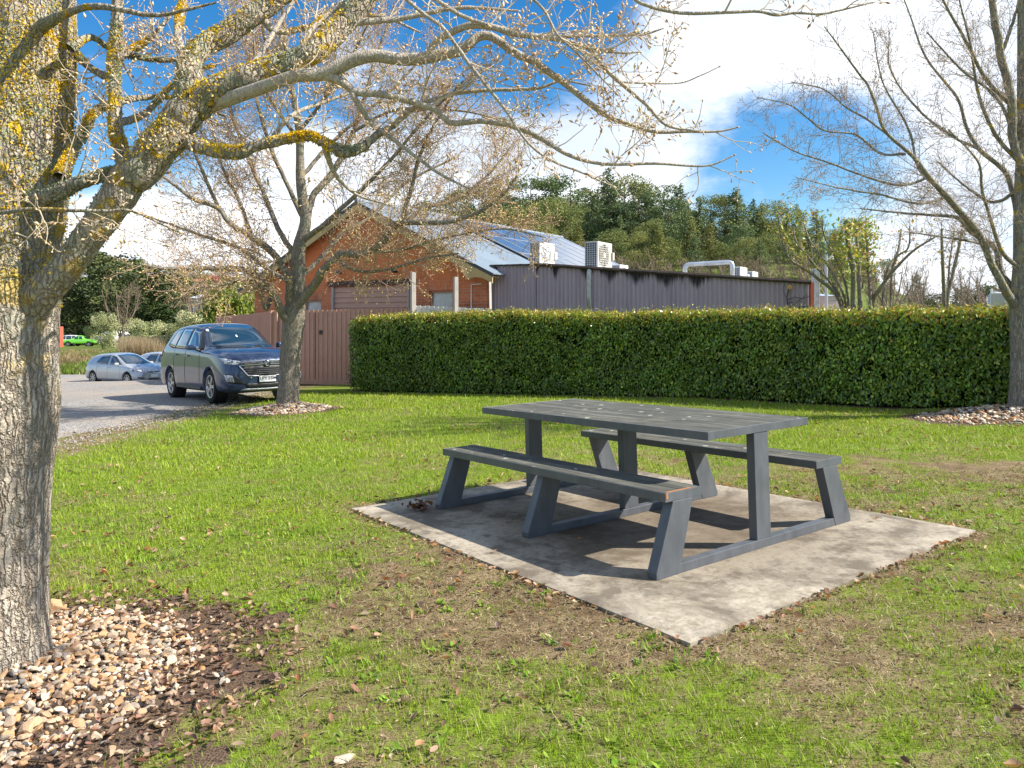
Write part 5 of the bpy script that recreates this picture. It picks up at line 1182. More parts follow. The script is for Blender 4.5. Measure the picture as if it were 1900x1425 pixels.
far_car(182, 126, math.radians(200), 'utility_truck', 'dark grey utility truck partly behind the pale bush', 'ute', UTEST, paint('far_dark', (.05, .055, .06), 0), (1.5, -1.45), .36, far_parts(1.12, 1.72, ((.62, 0.02), (-.08, -.55))), .92)
far_car(222, 130, math.radians(70), 'white_van', 'tall white van standing among the pale bushes', 'van', VANST, paint('far_white', (.7, .7, .7), 0), (1.6, -1.6), .36, far_parts(1.3, 2.2, ((1.3, .6), (.4, -.6))), .94)
# ------------------------------------------------------------------ bare trees
class Wood:
    """tubes grown as arrays, written out as one mesh"""
    def __init__(s, seed): s.r = np.random.default_rng(seed); s.t = {}; s.buds = []
    def put(s, P, R, sides): s.t.setdefault((len(P), sides), []).append((P, R))
    def mesh(s, name, origin, colf, keys=None):
        Vs, Fs, Cs = [], [], []; off = 0
        for (K, n), L in s.t.items():
            if keys and not keys(n): continue
            P = np.array([p for p, _ in L]); R = np.array([r for _, r in L]); N = len(L)
            T = np.empty_like(P); T[:, 1:-1] = P[:, 2:]-P[:, :-2]; T[:, 0] = P[:, 1]-P[:, 0]; T[:, -1] = P[:, -1]-P[:, -2]
            T /= np.linalg.norm(T, axis=2, keepdims=True)+1e-9
            D = P[:, -1]-P[:, 0]; ref = np.where(np.abs(D[:, 2:3])/(np.linalg.norm(D, axis=1)[:, None]+1e-9) > .85, np.array([[1., 0, 0]]), np.array([[0, 0, 1.]]))
            u = np.cross(T, ref[:, None, :]); u /= np.linalg.norm(u, axis=2, keepdims=True)+1e-9; w = np.cross(u, T)
            a = np.arange(n)*2*math.pi/n
            V = P[:, :, None, :]+R[:, :, None, None]*(u[:, :, None, :]*np.cos(a)[None, None, :, None]+w[:, :, None, :]*np.sin(a)[None, None, :, None])
            i = np.arange(K-1)[:, None]*n; k = np.arange(n)[None]; q = np.stack([i+k, i+(k+1) % n, i+n+(k+1) % n, i+n+k], -1).reshape(-1, 4)
            Fc = (np.arange(N)[:, None, None]*K*n+q[None]).reshape(-1, 4)+off
            Vs.append(V.reshape(-1, 3)); Fs.append(Fc); off += N*K*n
            if colf: Cs.append(np.repeat(colf(R.reshape(-1)), n, 0))
        if not Vs: return None
        return mesh_np(name, np.concatenate(Vs)-np.array(origin), np.concatenate(Fs), np.concatenate(Cs) if colf else None, smooth=True)
def spline(P, K):
    """Catmull-Rom through points (last column: radius), K samples"""
    P = np.array(P, float); Q = np.vstack([2*P[0]-P[1], P, 2*P[-1]-P[-2]]); n = len(P)-1; t = np.linspace(0, n, K); i = np.minimum(t.astype(int), n-1); f = (t-i)[:, None]
    a, b, c, d = Q[i], Q[i+1], Q[i+2], Q[i+3]
    return .5*(2*b+(c-a)*f+(2*a-5*b+4*c-d)*f*f+(3*b-a-3*c+d)*f**3)
def unit(v): return v/(np.linalg.norm(v)+1e-9)
def grow(W, P, R, lvl, cfg):
    """side branches of the branch (P, R)"""
    r = W.r; c = cfg[lvl]; seg = np.linalg.norm(np.diff(P, axis=0), axis=1); L = seg.sum(); cum = np.concatenate([[0], np.cumsum(seg)])
    n = r.poisson(max(c['dens']*L*(1-c['t0']), .01)) if c.get('pois', 1) else int(c['dens']*L)
    for k in range(n):
        t = c['t0']+(1-c['t0'])*(k+r.random())/max(n, 1); s = t*L; i = min(np.searchsorted(cum, s)-1, len(P)-2); i = max(i, 0); f = (s-cum[i])/max(seg[i], 1e-6)
        p = P[i]*(1-f)+P[i+1]*f; rad = R[i]*(1-f)+R[i+1]*f; T = unit(P[i+1]-P[i])
        v = r.normal(size=3); N = unit(v-T*v.dot(T)); th = math.radians(r.uniform(*c['ang'])); d = T*math.cos(th)+N*math.sin(th); d = unit(d+np.array([0, 0, c.get('up', 0)]))
        if c.get('flat'): d[2] *= c['flat']; d = unit(d)
        ln = c['len']*(1-.55*t)*r.uniform(.55, 1.25)*(min(1, .35+L/c.get('Lref', L)) if 'Lref' in c else 1)
        K = c['K']; st = ln/(K-1); Q = [p]
        for j in range(K-1):
            d = unit(d+r.normal(size=3)*c['wig']+np.array([0, 0, c.get('trop', 0)])); Q.append(Q[-1]+d*st)
        Q = np.array(Q); r0 = min(rad*.75, max(c['rmin'], c['rk']*ln)); rr = np.linspace(r0, max(c['rtip'], r0*.3), K)
        W.put(Q, rr, c['sides'])
        if lvl+1 < len(cfg): grow(W, Q, rr, lvl+1, cfg)
        if c.get('bud'): W.buds.append((Q[-1], d, c['bud']))
def bud_mesh(W, origin, cols, name='buds'):
    n = len(W.buds); P = np.array([b[0] for b in W.buds]); D = np.array([b[1] for b in W.buds]); S = np.array([b[2] for b in W.buds])[:, None]*W.r.uniform(.6, 1.3, (n, 1))
    ref = np.tile([0.3, .2, 1.], (n, 1)); u = np.cross(D, ref); u /= np.linalg.norm(u, axis=1)[:, None]+1e-9; w = np.cross(u, D)
    a0, a1, a2 = P-D*S*.1, P+D*S*.45, P+D*S*1.1; rr = S*.26
    V = np.stack([a0, a1+u*rr, a1+w*rr, a1-u*rr, a1-w*rr, a2], 1).reshape(-1, 3); b = np.arange(n)[:, None]*6
    Fc = np.concatenate([b+np.array([[0, 2, 1]]), b+np.array([[0, 3, 2]]), b+np.array([[0, 4, 3]]), b+np.array([[0, 1, 4]]), b+np.array([[1, 2, 5]]), b+np.array([[2, 3, 5]]), b+np.array([[3, 4, 5]]), b+np.array([[4, 1, 5]])])
    c = np.array(cols)[W.r.integers(0, len(cols), n)]*W.r.uniform(.7, 1.25, (n, 1)); return mesh_np(name, V-np.array(origin), Fc, np.repeat(c, 6, 0), smooth=True)
def pxline(pts):
    """[(px, py, depth, radius in photo px)] -> x, y, z, radius"""
    out = []
    for px, py, d, r in pts: p = at(px, py, d); out.append((p.x, p.y, p.z, r*d/F))
    return out
def trunk_mesh(S, name, origin, n=28, rough=.05, flare=None, seed=0, K=70):
    """thick stem with furrowed surface"""
    Q = spline(S, K); P = Q[:, :3]; R = Q[:, 3]; T = np.gradient(P, axis=0); T /= np.linalg.norm(T, axis=1)[:, None]
    u = np.cross(T, np.array([0, 1., 0.02])); u /= np.linalg.norm(u, axis=1)[:, None]; w = np.cross(u, T); L = np.concatenate([[0], np.cumsum(np.linalg.norm(np.diff(P, axis=0), axis=1))])
    V = []
    for i in range(K):
        for k in range(n):
            a = 2*math.pi*k/n; rr = R[i]
            if flare: rr *= 1+flare*math.exp(-L[i]/.13)*(1+.35*math.sin(a*5+seed))
            rr *= 1+rough*(float(vn(math.cos(a)*3+seed, math.sin(a)*3+L[i]*3.0, 1, 3))-.5)*2*1.3+rough*.7*(float(vn(a*5, L[i]*2.2, 1.5, 2, seed+2))-.5)*2*(0 if k in (0,) else 1)
            V.append(P[i]+(u[i]*math.cos(a)+w[i]*math.sin(a))*rr)
    Fc = [(i*n+k, i*n+(k+1) % n, (i+1)*n+(k+1) % n, (i+1)*n+k) for i in range(K-1) for k in range(n)]
    return mesh_np(name, np.array(V)-np.array(origin), Fc, smooth=True)
def join_meshes(name, mlist):
    V, Q = [], []; off = 0
    for me in mlist:
        v = np.empty(len(me.vertices)*3); me.vertices.foreach_get('co', v); V.append(v.reshape(-1, 3)); q = np.empty(len(me.loops), int); me.loops.foreach_get('vertex_index', q); Q.append(q.reshape(-1, 4)+off); off += len(me.vertices)
    return mesh_np(name, np.concatenate(V), np.concatenate(Q), smooth=True)
def bare_tree(name, label, base, trunk, limbs, cfg, barkm, colf, budc, seed, tn=28, flare=.5, rough=.05, thick=12, limb_sides=14, lichen=None, Kl=26, rs=1.0, wob=.0, pale_i=()):
    W = Wood(seed); org = Vector((base[0], base[1], gzf(*base[:2]))); root = empty(name, org, 0, label, 'tree')
    obj('trunk', trunk_mesh(trunk, 'trunk', org, tn, rough, flare, seed, 90), barkm, root, smooth=True)
    ms = []; pale = []
    for li, L in enumerate(limbs):
        L = np.array(L); L[1:-1, :3] += W.r.normal(size=(len(L)-2, 3))*np.minimum(L[1:-1, 3:4], .028)*wob; S = spline(L, Kl); S[1:-1, :3] += W.r.normal(size=(Kl-2, 3))*S[1:-1, 3:4]*.07; S[:, 3] *= rs
        (pale if li in pale_i else ms).append(trunk_mesh(S, 'limb', org, limb_sides, .045, None, seed+len(ms), Kl*2))
        grow(W, S[:, :3], S[:, 3], 0, cfg)
        W.buds.append((S[-1, :3], unit(S[-1, :3]-S[-2, :3]), cfg[-1]['bud']))
    obj('limbs', join_meshes('limbs', ms), barkm, root, smooth=True)
    if pale: obj('branches', join_meshes('branches', pale), M_pale, root, smooth=True)
    obj('twigs', W.mesh('twigs', org, colf), M_twig, root, smooth=True)
    if budc is not None: obj('buds', bud_mesh(W, org, budc), M_bud, root)
    print(name, 'tubes', sum(len(v) for v in W.t.values()), 'buds', len(W.buds))
    return root, W
def colf_of(c_thin, c_thick, r1):
    c1, c2 = np.array(c_thin), np.array(c_thick)
    def f(R): t = np.clip(R/r1, 0, 1)[:, None]; return (c1*(1-t)+c2*t)*rng.uniform(.85, 1.15, (len(R), 1))
    return f
BUDC = [(.60, .41, .23), (.70, .52, .32), (.50, .30, .16), (.78, .62, .40)]
# 1. the big lichened tree at the left
D0 = 3.2
def P1(*pts): return pxline(pts)
trunk1 = P1((-36, 1275, 3.2, 114), (-34, 1100, 3.2, 107), (-28, 900, 3.2, 109), (-22, 760, 3.2, 116), (-20, 650, 3.2, 112), (-8, 560, 3.2, 104), (8, 470, 3.22, 94), (25, 380, 3.25, 87), (35, 260, 3.3, 88), (48, 130, 3.35, 80), (52, 0, 3.4, 76), (55, -200, 3.5, 66), (60, -420, 3.6, 46), (70, -700, 3.7, 24), (85, -1000, 3.8, 5))
limbs1 = [
 P1((0, 625, 3.2, 44), (45, 578, 3.17, 38), (98, 522, 3.12, 30), (146, 468, 3.1, 27), (188, 408, 3.1, 29), (234, 345, 3.1, 33), (285, 285, 3.1, 35), (330, 235, 3.12, 34), (352, 185, 3.15, 28), (352, 125, 3.2, 21), (372, 90, 3.25, 20), (420, 62, 3.3, 20), (480, 22, 3.35, 20), (545, -25, 3.4, 18), (640, -120, 3.5, 14), (730, -260, 3.7, 8), (800, -420, 3.9, 2)),
 P1((335, 225, 3.12, 30), (385, 178, 3.12, 26), (440, 152, 3.12, 24), (500, 130, 3.14, 23), (555, 112, 3.16, 22), (603, 80, 3.2, 21), (640, 40, 3.25, 20), (690, -15, 3.3, 19), (760, -110, 3.4, 14), (850, -240, 3.6, 8), (920, -390, 3.8, 2)),
 P1((380, 200, 3.15, 14), (440, 178, 3.1, 13), (500, 158, 3.05, 12), (560, 138, 3.0, 12), (600, 137, 3.0, 13), (640, 118, 3.0, 13), (692, 104, 3.0, 12), (745, 111, 3.0, 11.5), (797, 105, 3.0, 11), (840, 96, 3.0, 11), (863, 87, 3.0, 10), (889, 67, 3.0, 8.5), (916, 71, 3.0, 8), (950, 95, 3.0, 7.5), (995, 118, 3.0, 7), (1047, 155, 3.0, 6), (1095, 192, 3.0, 5.5), (1125, 214, 3.0, 5), (1156, 227, 3.0, 4.2), (1213, 244, 3.0, 3.6), (1265, 244, 3.0, 3), (1331, 244, 3.0, 2), (1365, 237, 3.0, 1.4)),
 P1((797, 102, 3.0, 7), (800, 92, 3.0, 7), (808, 79, 2.98, 6.5), (837, 60, 2.95, 6.5), (876, 47, 2.93, 6.5), (916, 51, 2.92, 6), (955, 63, 2.92, 6), (1021, 71, 2.92, 5), (1060, 79, 2.92, 4.6), (1095, 92, 2.92, 4.2), (1123, 128, 2.92, 4), (1166, 166, 2.92, 3.6), (1199, 194, 2.92, 3.2), (1237, 232, 2.92, 2.6), (1290, 243, 2.92, 1.6)),
 P1((955, 63, 2.92, 4), (1030, 67, 2.95, 3.6), (1109, 66, 2.98, 3), (1189, 64, 3.0, 2.4), (1227, 54, 3.0, 1.6)),
 P1((1061, 79, 2.92, 3.4), (1110, 92, 2.88, 2.8), (1150, 98, 2.85, 2.2), (1186, 97, 2.85, 1.5)),
 P1((1150, 152, 2.92, 2), (1190, 154, 2.95, 1.8), (1260, 154, 3.0, 1.4), (1300, 140, 3.0, 1.2), (1332, 125, 3.0, .9)),
 P1((600, 140, 3.0, 9), (632, 150, 3.0, 8), (660, 171, 3.0, 7), (705, 174, 3.0, 6.6), (745, 184, 3.0, 6.4), (784, 195, 3.0, 6.4), (812, 206, 3.0, 6), (837, 228, 3.0, 5.6), (889, 225, 3.0, 5.2), (942, 232, 3.0, 4.8), (981, 245, 3.0, 4.4), (1021, 268, 3.0, 4), (1060, 290, 3.0, 3.6), (1110, 303, 3.0, 3.2), (1160, 305, 3.0, 3), (1213, 303, 3.0, 2.6), (1308, 308, 3.0, 1.8), (1360, 289, 3.0, 1.2)),
 P1((650, 163, 3.0, 6), (660, 185, 3.0, 5.5), (672, 205, 3.02, 5), (690, 230, 3.05, 4.4), (718, 250, 3.05, 4), (750, 274, 3.05, 3.6), (784, 300, 3.05, 3.2), (818, 324, 3.05, 2.8), (870, 350, 3.05, 1.6)),
 P1((731, 232, 3.1, 5.5), (758, 208, 3.08, 5), (784, 192, 3.05, 4.8), (824, 179, 3.05, 4.2), (850, 172, 3.05, 4), (916, 167, 3.05, 3.6), (995, 164, 3.05, 3.0), (1042, 150, 3.05, 2.4), (1090, 158, 3.05, 1.4)),
 P1((750, -5, 2.8, 3.6), (784, 24, 2.8, 3.5), (824, 54, 2.8, 3.4), (863, 108, 2.8, 3.4), (889, 142, 2.8, 3.2), (916, 176, 2.8, 3), (942, 210, 2.8, 2.8), (968, 250, 2.8, 2.7), (995, 279, 2.8, 2.5), (1034, 303, 2.8, 2.3), (1074, 318, 2.8, 1.8), (1135, 345, 2.8, 1.2)),
 P1((803, -5, 2.9, 4), (837, 18, 2.9, 4), (863, 32, 2.9, 3.8), (903, 46, 2.9, 3.6)),
 P1((980, -10, 2.7, 2.6), (1010, 20, 2.7, 2.5), (1033, 62, 2.7, 2.4), (1062, 90, 2.7, 2.2), (1100, 128, 2.7, 1.8), (1140, 170, 2.7, 1.2)),
 P1((1150, -30, 2.5, 3.6), (1180, 0, 2.5, 3.4), (1213, 14, 2.5, 3.4), (1265, 24, 2.5, 3.3), (1332, 24, 2.5, 3.1), (1403, 21, 2.5, 2.8), (1440, 28, 2.5, 2.6), (1474, 24, 2.5, 2.5), (1521, 26, 2.5, 2.2), (1559, 19, 2.5, 2), (1616, 5, 2.5, 1.4)),
 P1((350, 262, 3.1, 14), (375, 274, 3.05, 13), (438, 284, 3.0, 12), (471, 272, 3.0, 10), (525, 260, 3.0, 9), (572, 253, 3.0, 8.5), (603, 266, 3.0, 9), (635, 282, 3.0, 10), (668, 276, 3.02, 9), (700, 250, 3.05, 7), (731, 232, 3.1, 6)),
 P1((236, 320, 3.15, 15), (222, 270, 3.2, 13), (215, 236, 3.2, 12), (212, 135, 3.25, 11), (215, 67, 3.3, 10), (219, -10, 3.3, 10), (225, -160, 3.4, 7)),
 P1((60, 372, 3.15, 20), (111, 357, 3.1, 15), (151, 337, 3.08, 13), (205, 322, 3.1, 11), (255, 300, 3.1, 7), (300, 250, 3.05, 4)),
 P1((60, 560, 3.2, 20), (20, 520, 3.3, 22), (-60, 430, 3.5, 22), (-180, 300, 3.8, 17), (-300, 150, 4.1, 11), (-420, -60, 4.5, 6), (-500, -240, 4.8, 2)),
 P1((0, 395, 2.9, 4), (60, 388, 2.85, 3.6), (130, 390, 2.8, 3.4), (200, 392, 2.8, 3.2), (245, 392, 2.8, 2.4), (330, 430, 2.8, 1.4)),
 P1((60, 60, 3.3, 14), (130, 22, 3.1, 7), (190, 12, 3.0, 6), (290, 28, 3.0, 4), (400, 5, 3.0, 2)),
 P1((130, 90, 3.2, 10), (170, 70, 3.3, 6), (225, 100, 3.4, 5), (330, 110, 3.5, 4), (420, 60, 3.6, 3)),
 P1((110, 330, 3.1, 12), (150, 255, 3.3, 9), (190, 200, 3.5, 7), (300, 180, 3.7, 5), (420, 215, 3.8, 3)),
 P1((212, 150, 3.25, 8), (160, 120, 3.4, 6), (120, 70, 3.5, 4)), P1((213, 110, 3.25, 7), (280, 70, 3.4, 5), (330, 10, 3.5, 3)),
 P1((215, 230, 3.2, 8), (270, 210, 3.4, 6), (330, 150, 3.6, 4), (400, 120, 3.7, 3)), P1((345, 130, 3.2, 10), (330, 60, 3.3, 7), (340, 0, 3.4, 6), (350, -80, 3.5, 4)),
 P1((480, 30, 3.35, 8), (520, 60, 3.4, 5), (600, 45, 3.5, 4), (700, 30, 3.5, 3), (780, 60, 3.5, 2)), P1((560, 110, 3.16, 8), (575, 60, 3.2, 5), (620, 20, 3.3, 4), (700, -20, 3.3, 3)),
 P1((450, 150, 3.1, 7), (490, 90, 3.2, 5), (520, 40, 3.3, 4), (560, -20, 3.4, 3)), P1((603, 270, 3.0, 7), (620, 320, 3.1, 4), (660, 360, 3.2, 2.6), (720, 380, 3.2, 1.6)),
 P1((500, 262, 3.0, 5), (540, 215, 3.1, 4), (600, 190, 3.2, 3), (690, 160, 3.3, 2)), P1((640, 42, 3.25, 8), (740, 35, 3.3, 5), (850, 15, 3.3, 4), (960, 20, 3.3, 2))]
cfg1 = [dict(dens=9.5, t0=.12, ang=(35, 75), len=.36, K=8, wig=.16, trop=.02, rk=.011, rmin=.0022, rtip=.0012, sides=6, up=.1, bud=.014),
        dict(dens=19, t0=.06, ang=(30, 70), len=.16, K=6, wig=.22, trop=.03, rk=.012, rmin=.0015, rtip=.0010, sides=5, bud=.013),
        dict(dens=36, t0=.08, ang=(35, 75), len=.042, K=4, wig=.25, trop=.05, rk=.02, rmin=.0017, rtip=.0014, sides=4, bud=.019)]
root1, W1 = bare_tree('big_tree', 'big bare tree crusted with yellow and grey lichen at the left edge, long budding branches', (-2.2, 3.2), trunk1, limbs1, cfg1, M_bark1,
    colf_of((.50, .40, .28), (.50, .44, .34), .006), BUDC, 11, tn=72, flare=.12, rough=.04, limb_sides=20, Kl=48, pale_i=set(range(2, 14)) | set(range(25, 40)))
# leafy lichen tufts standing off the bark
def lichen(root, limbs, n, size, seed):
    r = np.random.default_rng(seed); P, C, D = [], [], []
    for S_ in limbs:
        S = spline(S_, 60); L = np.linalg.norm(np.diff(S[:, :3], axis=0), axis=1).sum(); k = int(n*L*min(1, S[:, 3].mean()/.02)) if S[:, 3].mean() > .006 else 0
        cl = r.random(max(1, int(L*6)))
        for _ in range(k):
            c = cl[r.integers(len(cl))]; t = np.clip(c+r.normal()*.05, .01, .97)*59; i = int(t); p = S[i, :3]*(1-t+i)+S[min(i+1, 59), :3]*(t-i); T = unit(S[min(i+1, 59), :3]-S[max(i-1, 0), :3])
            v = unit(r.normal(size=3)+np.array([c*8 % 2-1, -.6, .8])); N = unit(v-T*v.dot(T)); P.append(p+N*S[i, 3]*1.01); D.append(N)
            C.append((.80, .56, .03) if (c*97 % 1) < .6 else (.38, .40, .27))
    P = np.array(P); n = len(P); D = np.array(D); C = np.array(C)*r.uniform(.7, 1.15, (n, 1)); f = D*.5+r.normal(size=(n, 3))*.6; f /= np.linalg.norm(f, axis=1)[:, None]; s = np.cross(f, r.normal(size=(n, 3))); s /= np.linalg.norm(s, axis=1)[:, None]
    V, Fc, Cc = leaf_quads(P+f*size*.3, size*r.uniform(.5, 1.2, n), size*.7, C, fdir=f, sdir=s)
    obj('lichen', mesh_np('lichen', V-np.array(root.location), Fc, Cc), M_leaf, root)
lichen(root1, limbs1[:2]+limbs1[14:18]+limbs1[20:28]+[trunk1[5:]]*3, 1300, .013, 5)

# 2. the middle tree
dm = 14.87
def P2(*pts, dd=0.0):
    n = len(pts)
    return pxline([(px, py, dm+dd*i/(n-1), r) for i, (px, py, r) in enumerate(pts)])
trunk2 = P2((533, 768, 21), (534, 740, 20), (537, 690, 18.5), (541, 635, 19.5), (545, 600, 20), (547, 575, 19), (552, 545, 14), (552, 505, 13), (555, 458, 12), (567, 410, 10.5), (558, 338, 8.5), (555, 243, 7), (540, 157, 5.5), (529, 76, 4), (520, -40, 2))
limbs2 = [P2((541, 600, 9), (524, 585, 9), (508, 550, 8.5), (481, 515, 8), (438, 500, 6.5), (367, 496, 5), (300, 500, 3.6), (262, 490, 2), dd=-1.6),
 P2((545, 585, 10), (538, 553, 9), (532, 515, 8.5), (510, 472, 8), (467, 439, 7), (429, 415, 6), (405, 386, 5.5), (357, 367, 4.5), (319, 338, 3.6), (262, 300, 2.2), dd=-1.2),
 P2((548, 582, 11), (560, 556, 11), (582, 529, 10), (600, 506, 9.5), (614, 484, 9), (634, 473, 8.5), (669, 468, 8), (704, 455, 8), (728, 424, 8), (753, 413, 7), (822, 413, 5.5), (885, 392, 4.5), (933, 357, 3.4), (960, 325, 2), dd=-1.8),
 P2((720, 432, 6.5), (738, 405, 6), (753, 382, 5.5), (766, 350, 5), (775, 300, 4), (800, 240, 3), (845, 170, 2), dd=-.8),
 P2((753, 412, 5), (790, 385, 4.5), (840, 375, 4), (900, 330, 3), (950, 270, 2), dd=.8),
 P2((567, 412, 8), (586, 362, 7.5), (620, 315, 7), (658, 243, 5.5), (677, 172, 4.5), (700, 100, 3), (730, 20, 2), dd=.9),
 P2((556, 450, 7), (600, 420, 6), (650, 370, 5), (720, 300, 4), (790, 220, 3), (860, 150, 2), dd=-1.3),
 P2((553, 480, 7), (520, 430, 6), (490, 360, 5), (455, 280, 4), (430, 190, 3), (420, 90, 2), dd=1.2),
 P2((560, 400, 6), (530, 340, 5), (500, 270, 4.5), (480, 180, 3.5), (470, 90, 2.4), (465, 10, 1.5), dd=-1.1),
 P2((552, 520, 6), (600, 480, 5), (640, 430, 4.5), (690, 400, 3.8), (760, 340, 3), (850, 290, 2), dd=1.8),
 P2((550, 530, 6), (500, 500, 5), (440, 460, 4), (360, 430, 3.2), (270, 400, 2), dd=1.9),
 P2((505, 545, 6), (492, 575, 4.5), (470, 520, 4), (400, 530, 3), (330, 540, 2), dd=-1.9),
 P2((620, 478, 5), (660, 500, 4), (720, 500, 3), (790, 480, 2.4), (850, 470, 1.6), dd=-1.9),
 P2((555, 243, 5), (600, 190, 4), (650, 110, 3), (690, 30, 2), dd=-.7), P2((555, 260, 5), (510, 200, 4), (470, 120, 3), (440, 30, 2), dd=.7), P2((558, 330, 5), (620, 260, 4), (720, 170, 3), (800, 90, 2), dd=1.0),
 P2((405, 386, 4.5), (380, 330, 4), (350, 260, 3), (330, 180, 2), dd=-.5), P2((467, 439, 5), (440, 370, 4), (410, 300, 3), (390, 220, 2), dd=.9),
 P2((540, 150, 3.5), (580, 80, 3), (620, 10, 2), dd=.6), P2((545, 180, 3.5), (500, 100, 3), (480, 20, 2), dd=-.6), P2((658, 243, 4), (720, 210, 3.4), (800, 200, 2.6), (900, 215, 2), (1000, 260, 1.4), dd=-1.2), P2((669, 468, 4), (740, 460, 3.4), (830, 440, 2.6), (930, 425, 2), (1010, 440, 1.3), dd=-.8)]
cfg2 = [dict(dens=10, t0=.19, ang=(30, 65), len=1.25, K=8, wig=.12, trop=.035, rk=.009, rmin=.006, rtip=.0035, sides=5, up=.15, bud=.03),
        dict(dens=10.5, t0=.10, ang=(30, 65), len=.50, K=6, wig=.18, trop=.03, rk=.009, rmin=.0045, rtip=.003, sides=4, bud=.03),
        dict(dens=14.0, t0=.08, ang=(35, 75), len=.17, K=4, wig=.25, trop=.02, rk=.015, rmin=.0042, rtip=.0034, sides=3, bud=.042)]
root2, W2 = bare_tree('middle_tree', 'bare budding tree with a forked grey trunk in front of the blue car', (-4.38, 14.87), trunk2, limbs2, cfg2, M_bark2, colf_of((.40, .28, .18), (.36, .29, .20), .02), [(.56, .37, .18), (.66, .48, .26), (.44, .26, .13), (.58, .46, .14)], 12, tn=32, flare=.18, rough=.06, limb_sides=10, Kl=28, rs=.84, wob=.8)

# 3. the tree at the right edge
dr_ = 11.0
def P3(*pts, dd=0.0):
    n = len(pts)
    return pxline([(px, py, dr_+dd*i/(n-1), r) for i, (px, py, r) in enumerate(pts)])
trunk3 = P3((1903, 775, 27), (1902, 740, 26), (1903, 660, 24.5), (1904, 600, 26), (1903, 560, 26), (1902, 520, 21), (1900, 463, 17), (1898, 379, 15), (1899, 295, 12.5), (1899, 190, 10.5), (1898, 105, 9), (1897, 21, 8), (1896, -60, 7), (1894, -160, 4))
limbs3 = [P3((1898, 400, 13), (1893, 340, 11.5), (1884, 270, 11), (1870, 190, 11), (1857, 105, 10), (1845, 21, 9), (1838, -60, 7), (1832, -140, 5), dd=-.4),
 P3((1898, 585, 14), (1886, 560, 12), (1860, 530, 10.5), (1836, 497, 9.5), (1820, 442, 9), (1784, 400, 8.5), (1755, 366, 7.5), (1721, 328, 6.5), (1679, 286, 5), (1645, 248, 4.5), (1624, 202, 4), (1611, 156, 3.4), (1595, 139, 3), (1553, 84, 2.2), (1530, 50, 1.4), dd=-1.2),
 P3((1895, 570, 12), (1878, 540, 10), (1858, 500, 9), (1843, 459, 8), (1808, 428, 7), (1776, 404, 5.5), (1730, 398, 4), (1679, 396, 3), (1595, 387, 1.6), dd=.9),
 P3((1721, 328, 4), (1700, 334, 3.6), (1662, 333, 3.4), (1595, 326, 2.8), (1536, 303, 2.4), (1477, 278, 2), (1418, 248, 1.3), dd=-.8),
 P3((1679, 286, 3.6), (1628, 278, 3), (1591, 248, 2.6), (1536, 240, 2.3), (1502, 219, 2), (1460, 194, 1.7), (1405, 181, 1.2), dd=-.7),
 P3((1645, 248, 3), (1610, 222, 2.6), (1574, 198, 2.3), (1527, 168, 2), (1468, 152, 1.3), dd=.6),
 P3((1895, 440, 9), (1889, 400, 8), (1868, 328, 7), (1818, 278, 5.6), (1797, 236, 4.6), (1776, 185, 4), (1751, 139, 3.4), (1721, 97, 2.8), (1687, 25, 2), (1670, -20, 1.3), dd=1.0),
 P3((1784, 400, 5), (1740, 350, 4), (1700, 310, 3.4), (1690, 240, 3), (1640, 150, 2.2), (1620, 60, 1.4), dd=.7),
 P3((1755, 366, 4), (1700, 370, 3.2), (1640, 360, 2.6), (1560, 350, 2), (1480, 330, 1.3), dd=-1.2),
 P3((1870, 190, 6), (1830, 140, 5), (1790, 80, 4), (1750, 10, 3), (1730, -40, 2), dd=-.9), P3((1889, 300, 6), (1850, 250, 5), (1820, 180, 4), (1800, 90, 3), (1780, 0, 2), dd=-.8),
 P3((1896, 380, 6), (1925, 320, 6), (1950, 200, 5), (1960, 60, 3), dd=0), P3((1895, 500, 7), (1860, 470, 5.5), (1840, 420, 4.5), (1830, 350, 4), (1815, 300, 3), (1760, 240, 2), dd=-1.2),
 P3((1857, 105, 5), (1880, 40, 4), (1900, -30, 3), dd=0), P3((1818, 278, 4), (1760, 250, 3.4), (1700, 200, 2.8), (1660, 130, 2), (1650, 60, 1.4), dd=.9),
 P3((1843, 459, 4), (1800, 450, 3), (1740, 440, 2.4), (1680, 430, 1.6), dd=-.7), P3((1892, 350, 5), (1840, 370, 4), (1790, 350, 3), (1740, 300, 2), dd=1.2), P3((1885, 260, 5), (1850, 180, 4), (1780, 130, 3), (1720, 60, 2), dd=.4)]
cfg3 = [dict(dens=11, t0=.12, ang=(25, 60), len=.80, K=8, wig=.13, trop=.02, rk=.007, rmin=.004, rtip=.002, sides=5, up=.1, bud=.016),
        dict(dens=12.0, t0=.10, ang=(30, 65), len=.30, K=6, wig=.18, trop=.02, rk=.008, rmin=.003, rtip=.002, sides=4, bud=.016),
        dict(dens=16.0, t0=.10, ang=(35, 75), len=.10, K=4, wig=.28, trop=.02, rk=.015, rmin=.0030, rtip=.0024, sides=3, bud=.02)]
root3, W3 = bare_tree('edge_tree', 'bare pale-limbed tree cut by the right edge at the end of the hedge', (7.36, 11.0), trunk3, limbs3, cfg3, M_bark3, colf_of((.36, .28, .22), (.50, .46, .40), .02), [(.28, .19, .12), (.40, .25, .08), (.22, .15, .10)], 13, tn=40, flare=.2, rough=.05, limb_sides=12, Kl=28, rs=.68, wob=1.1)

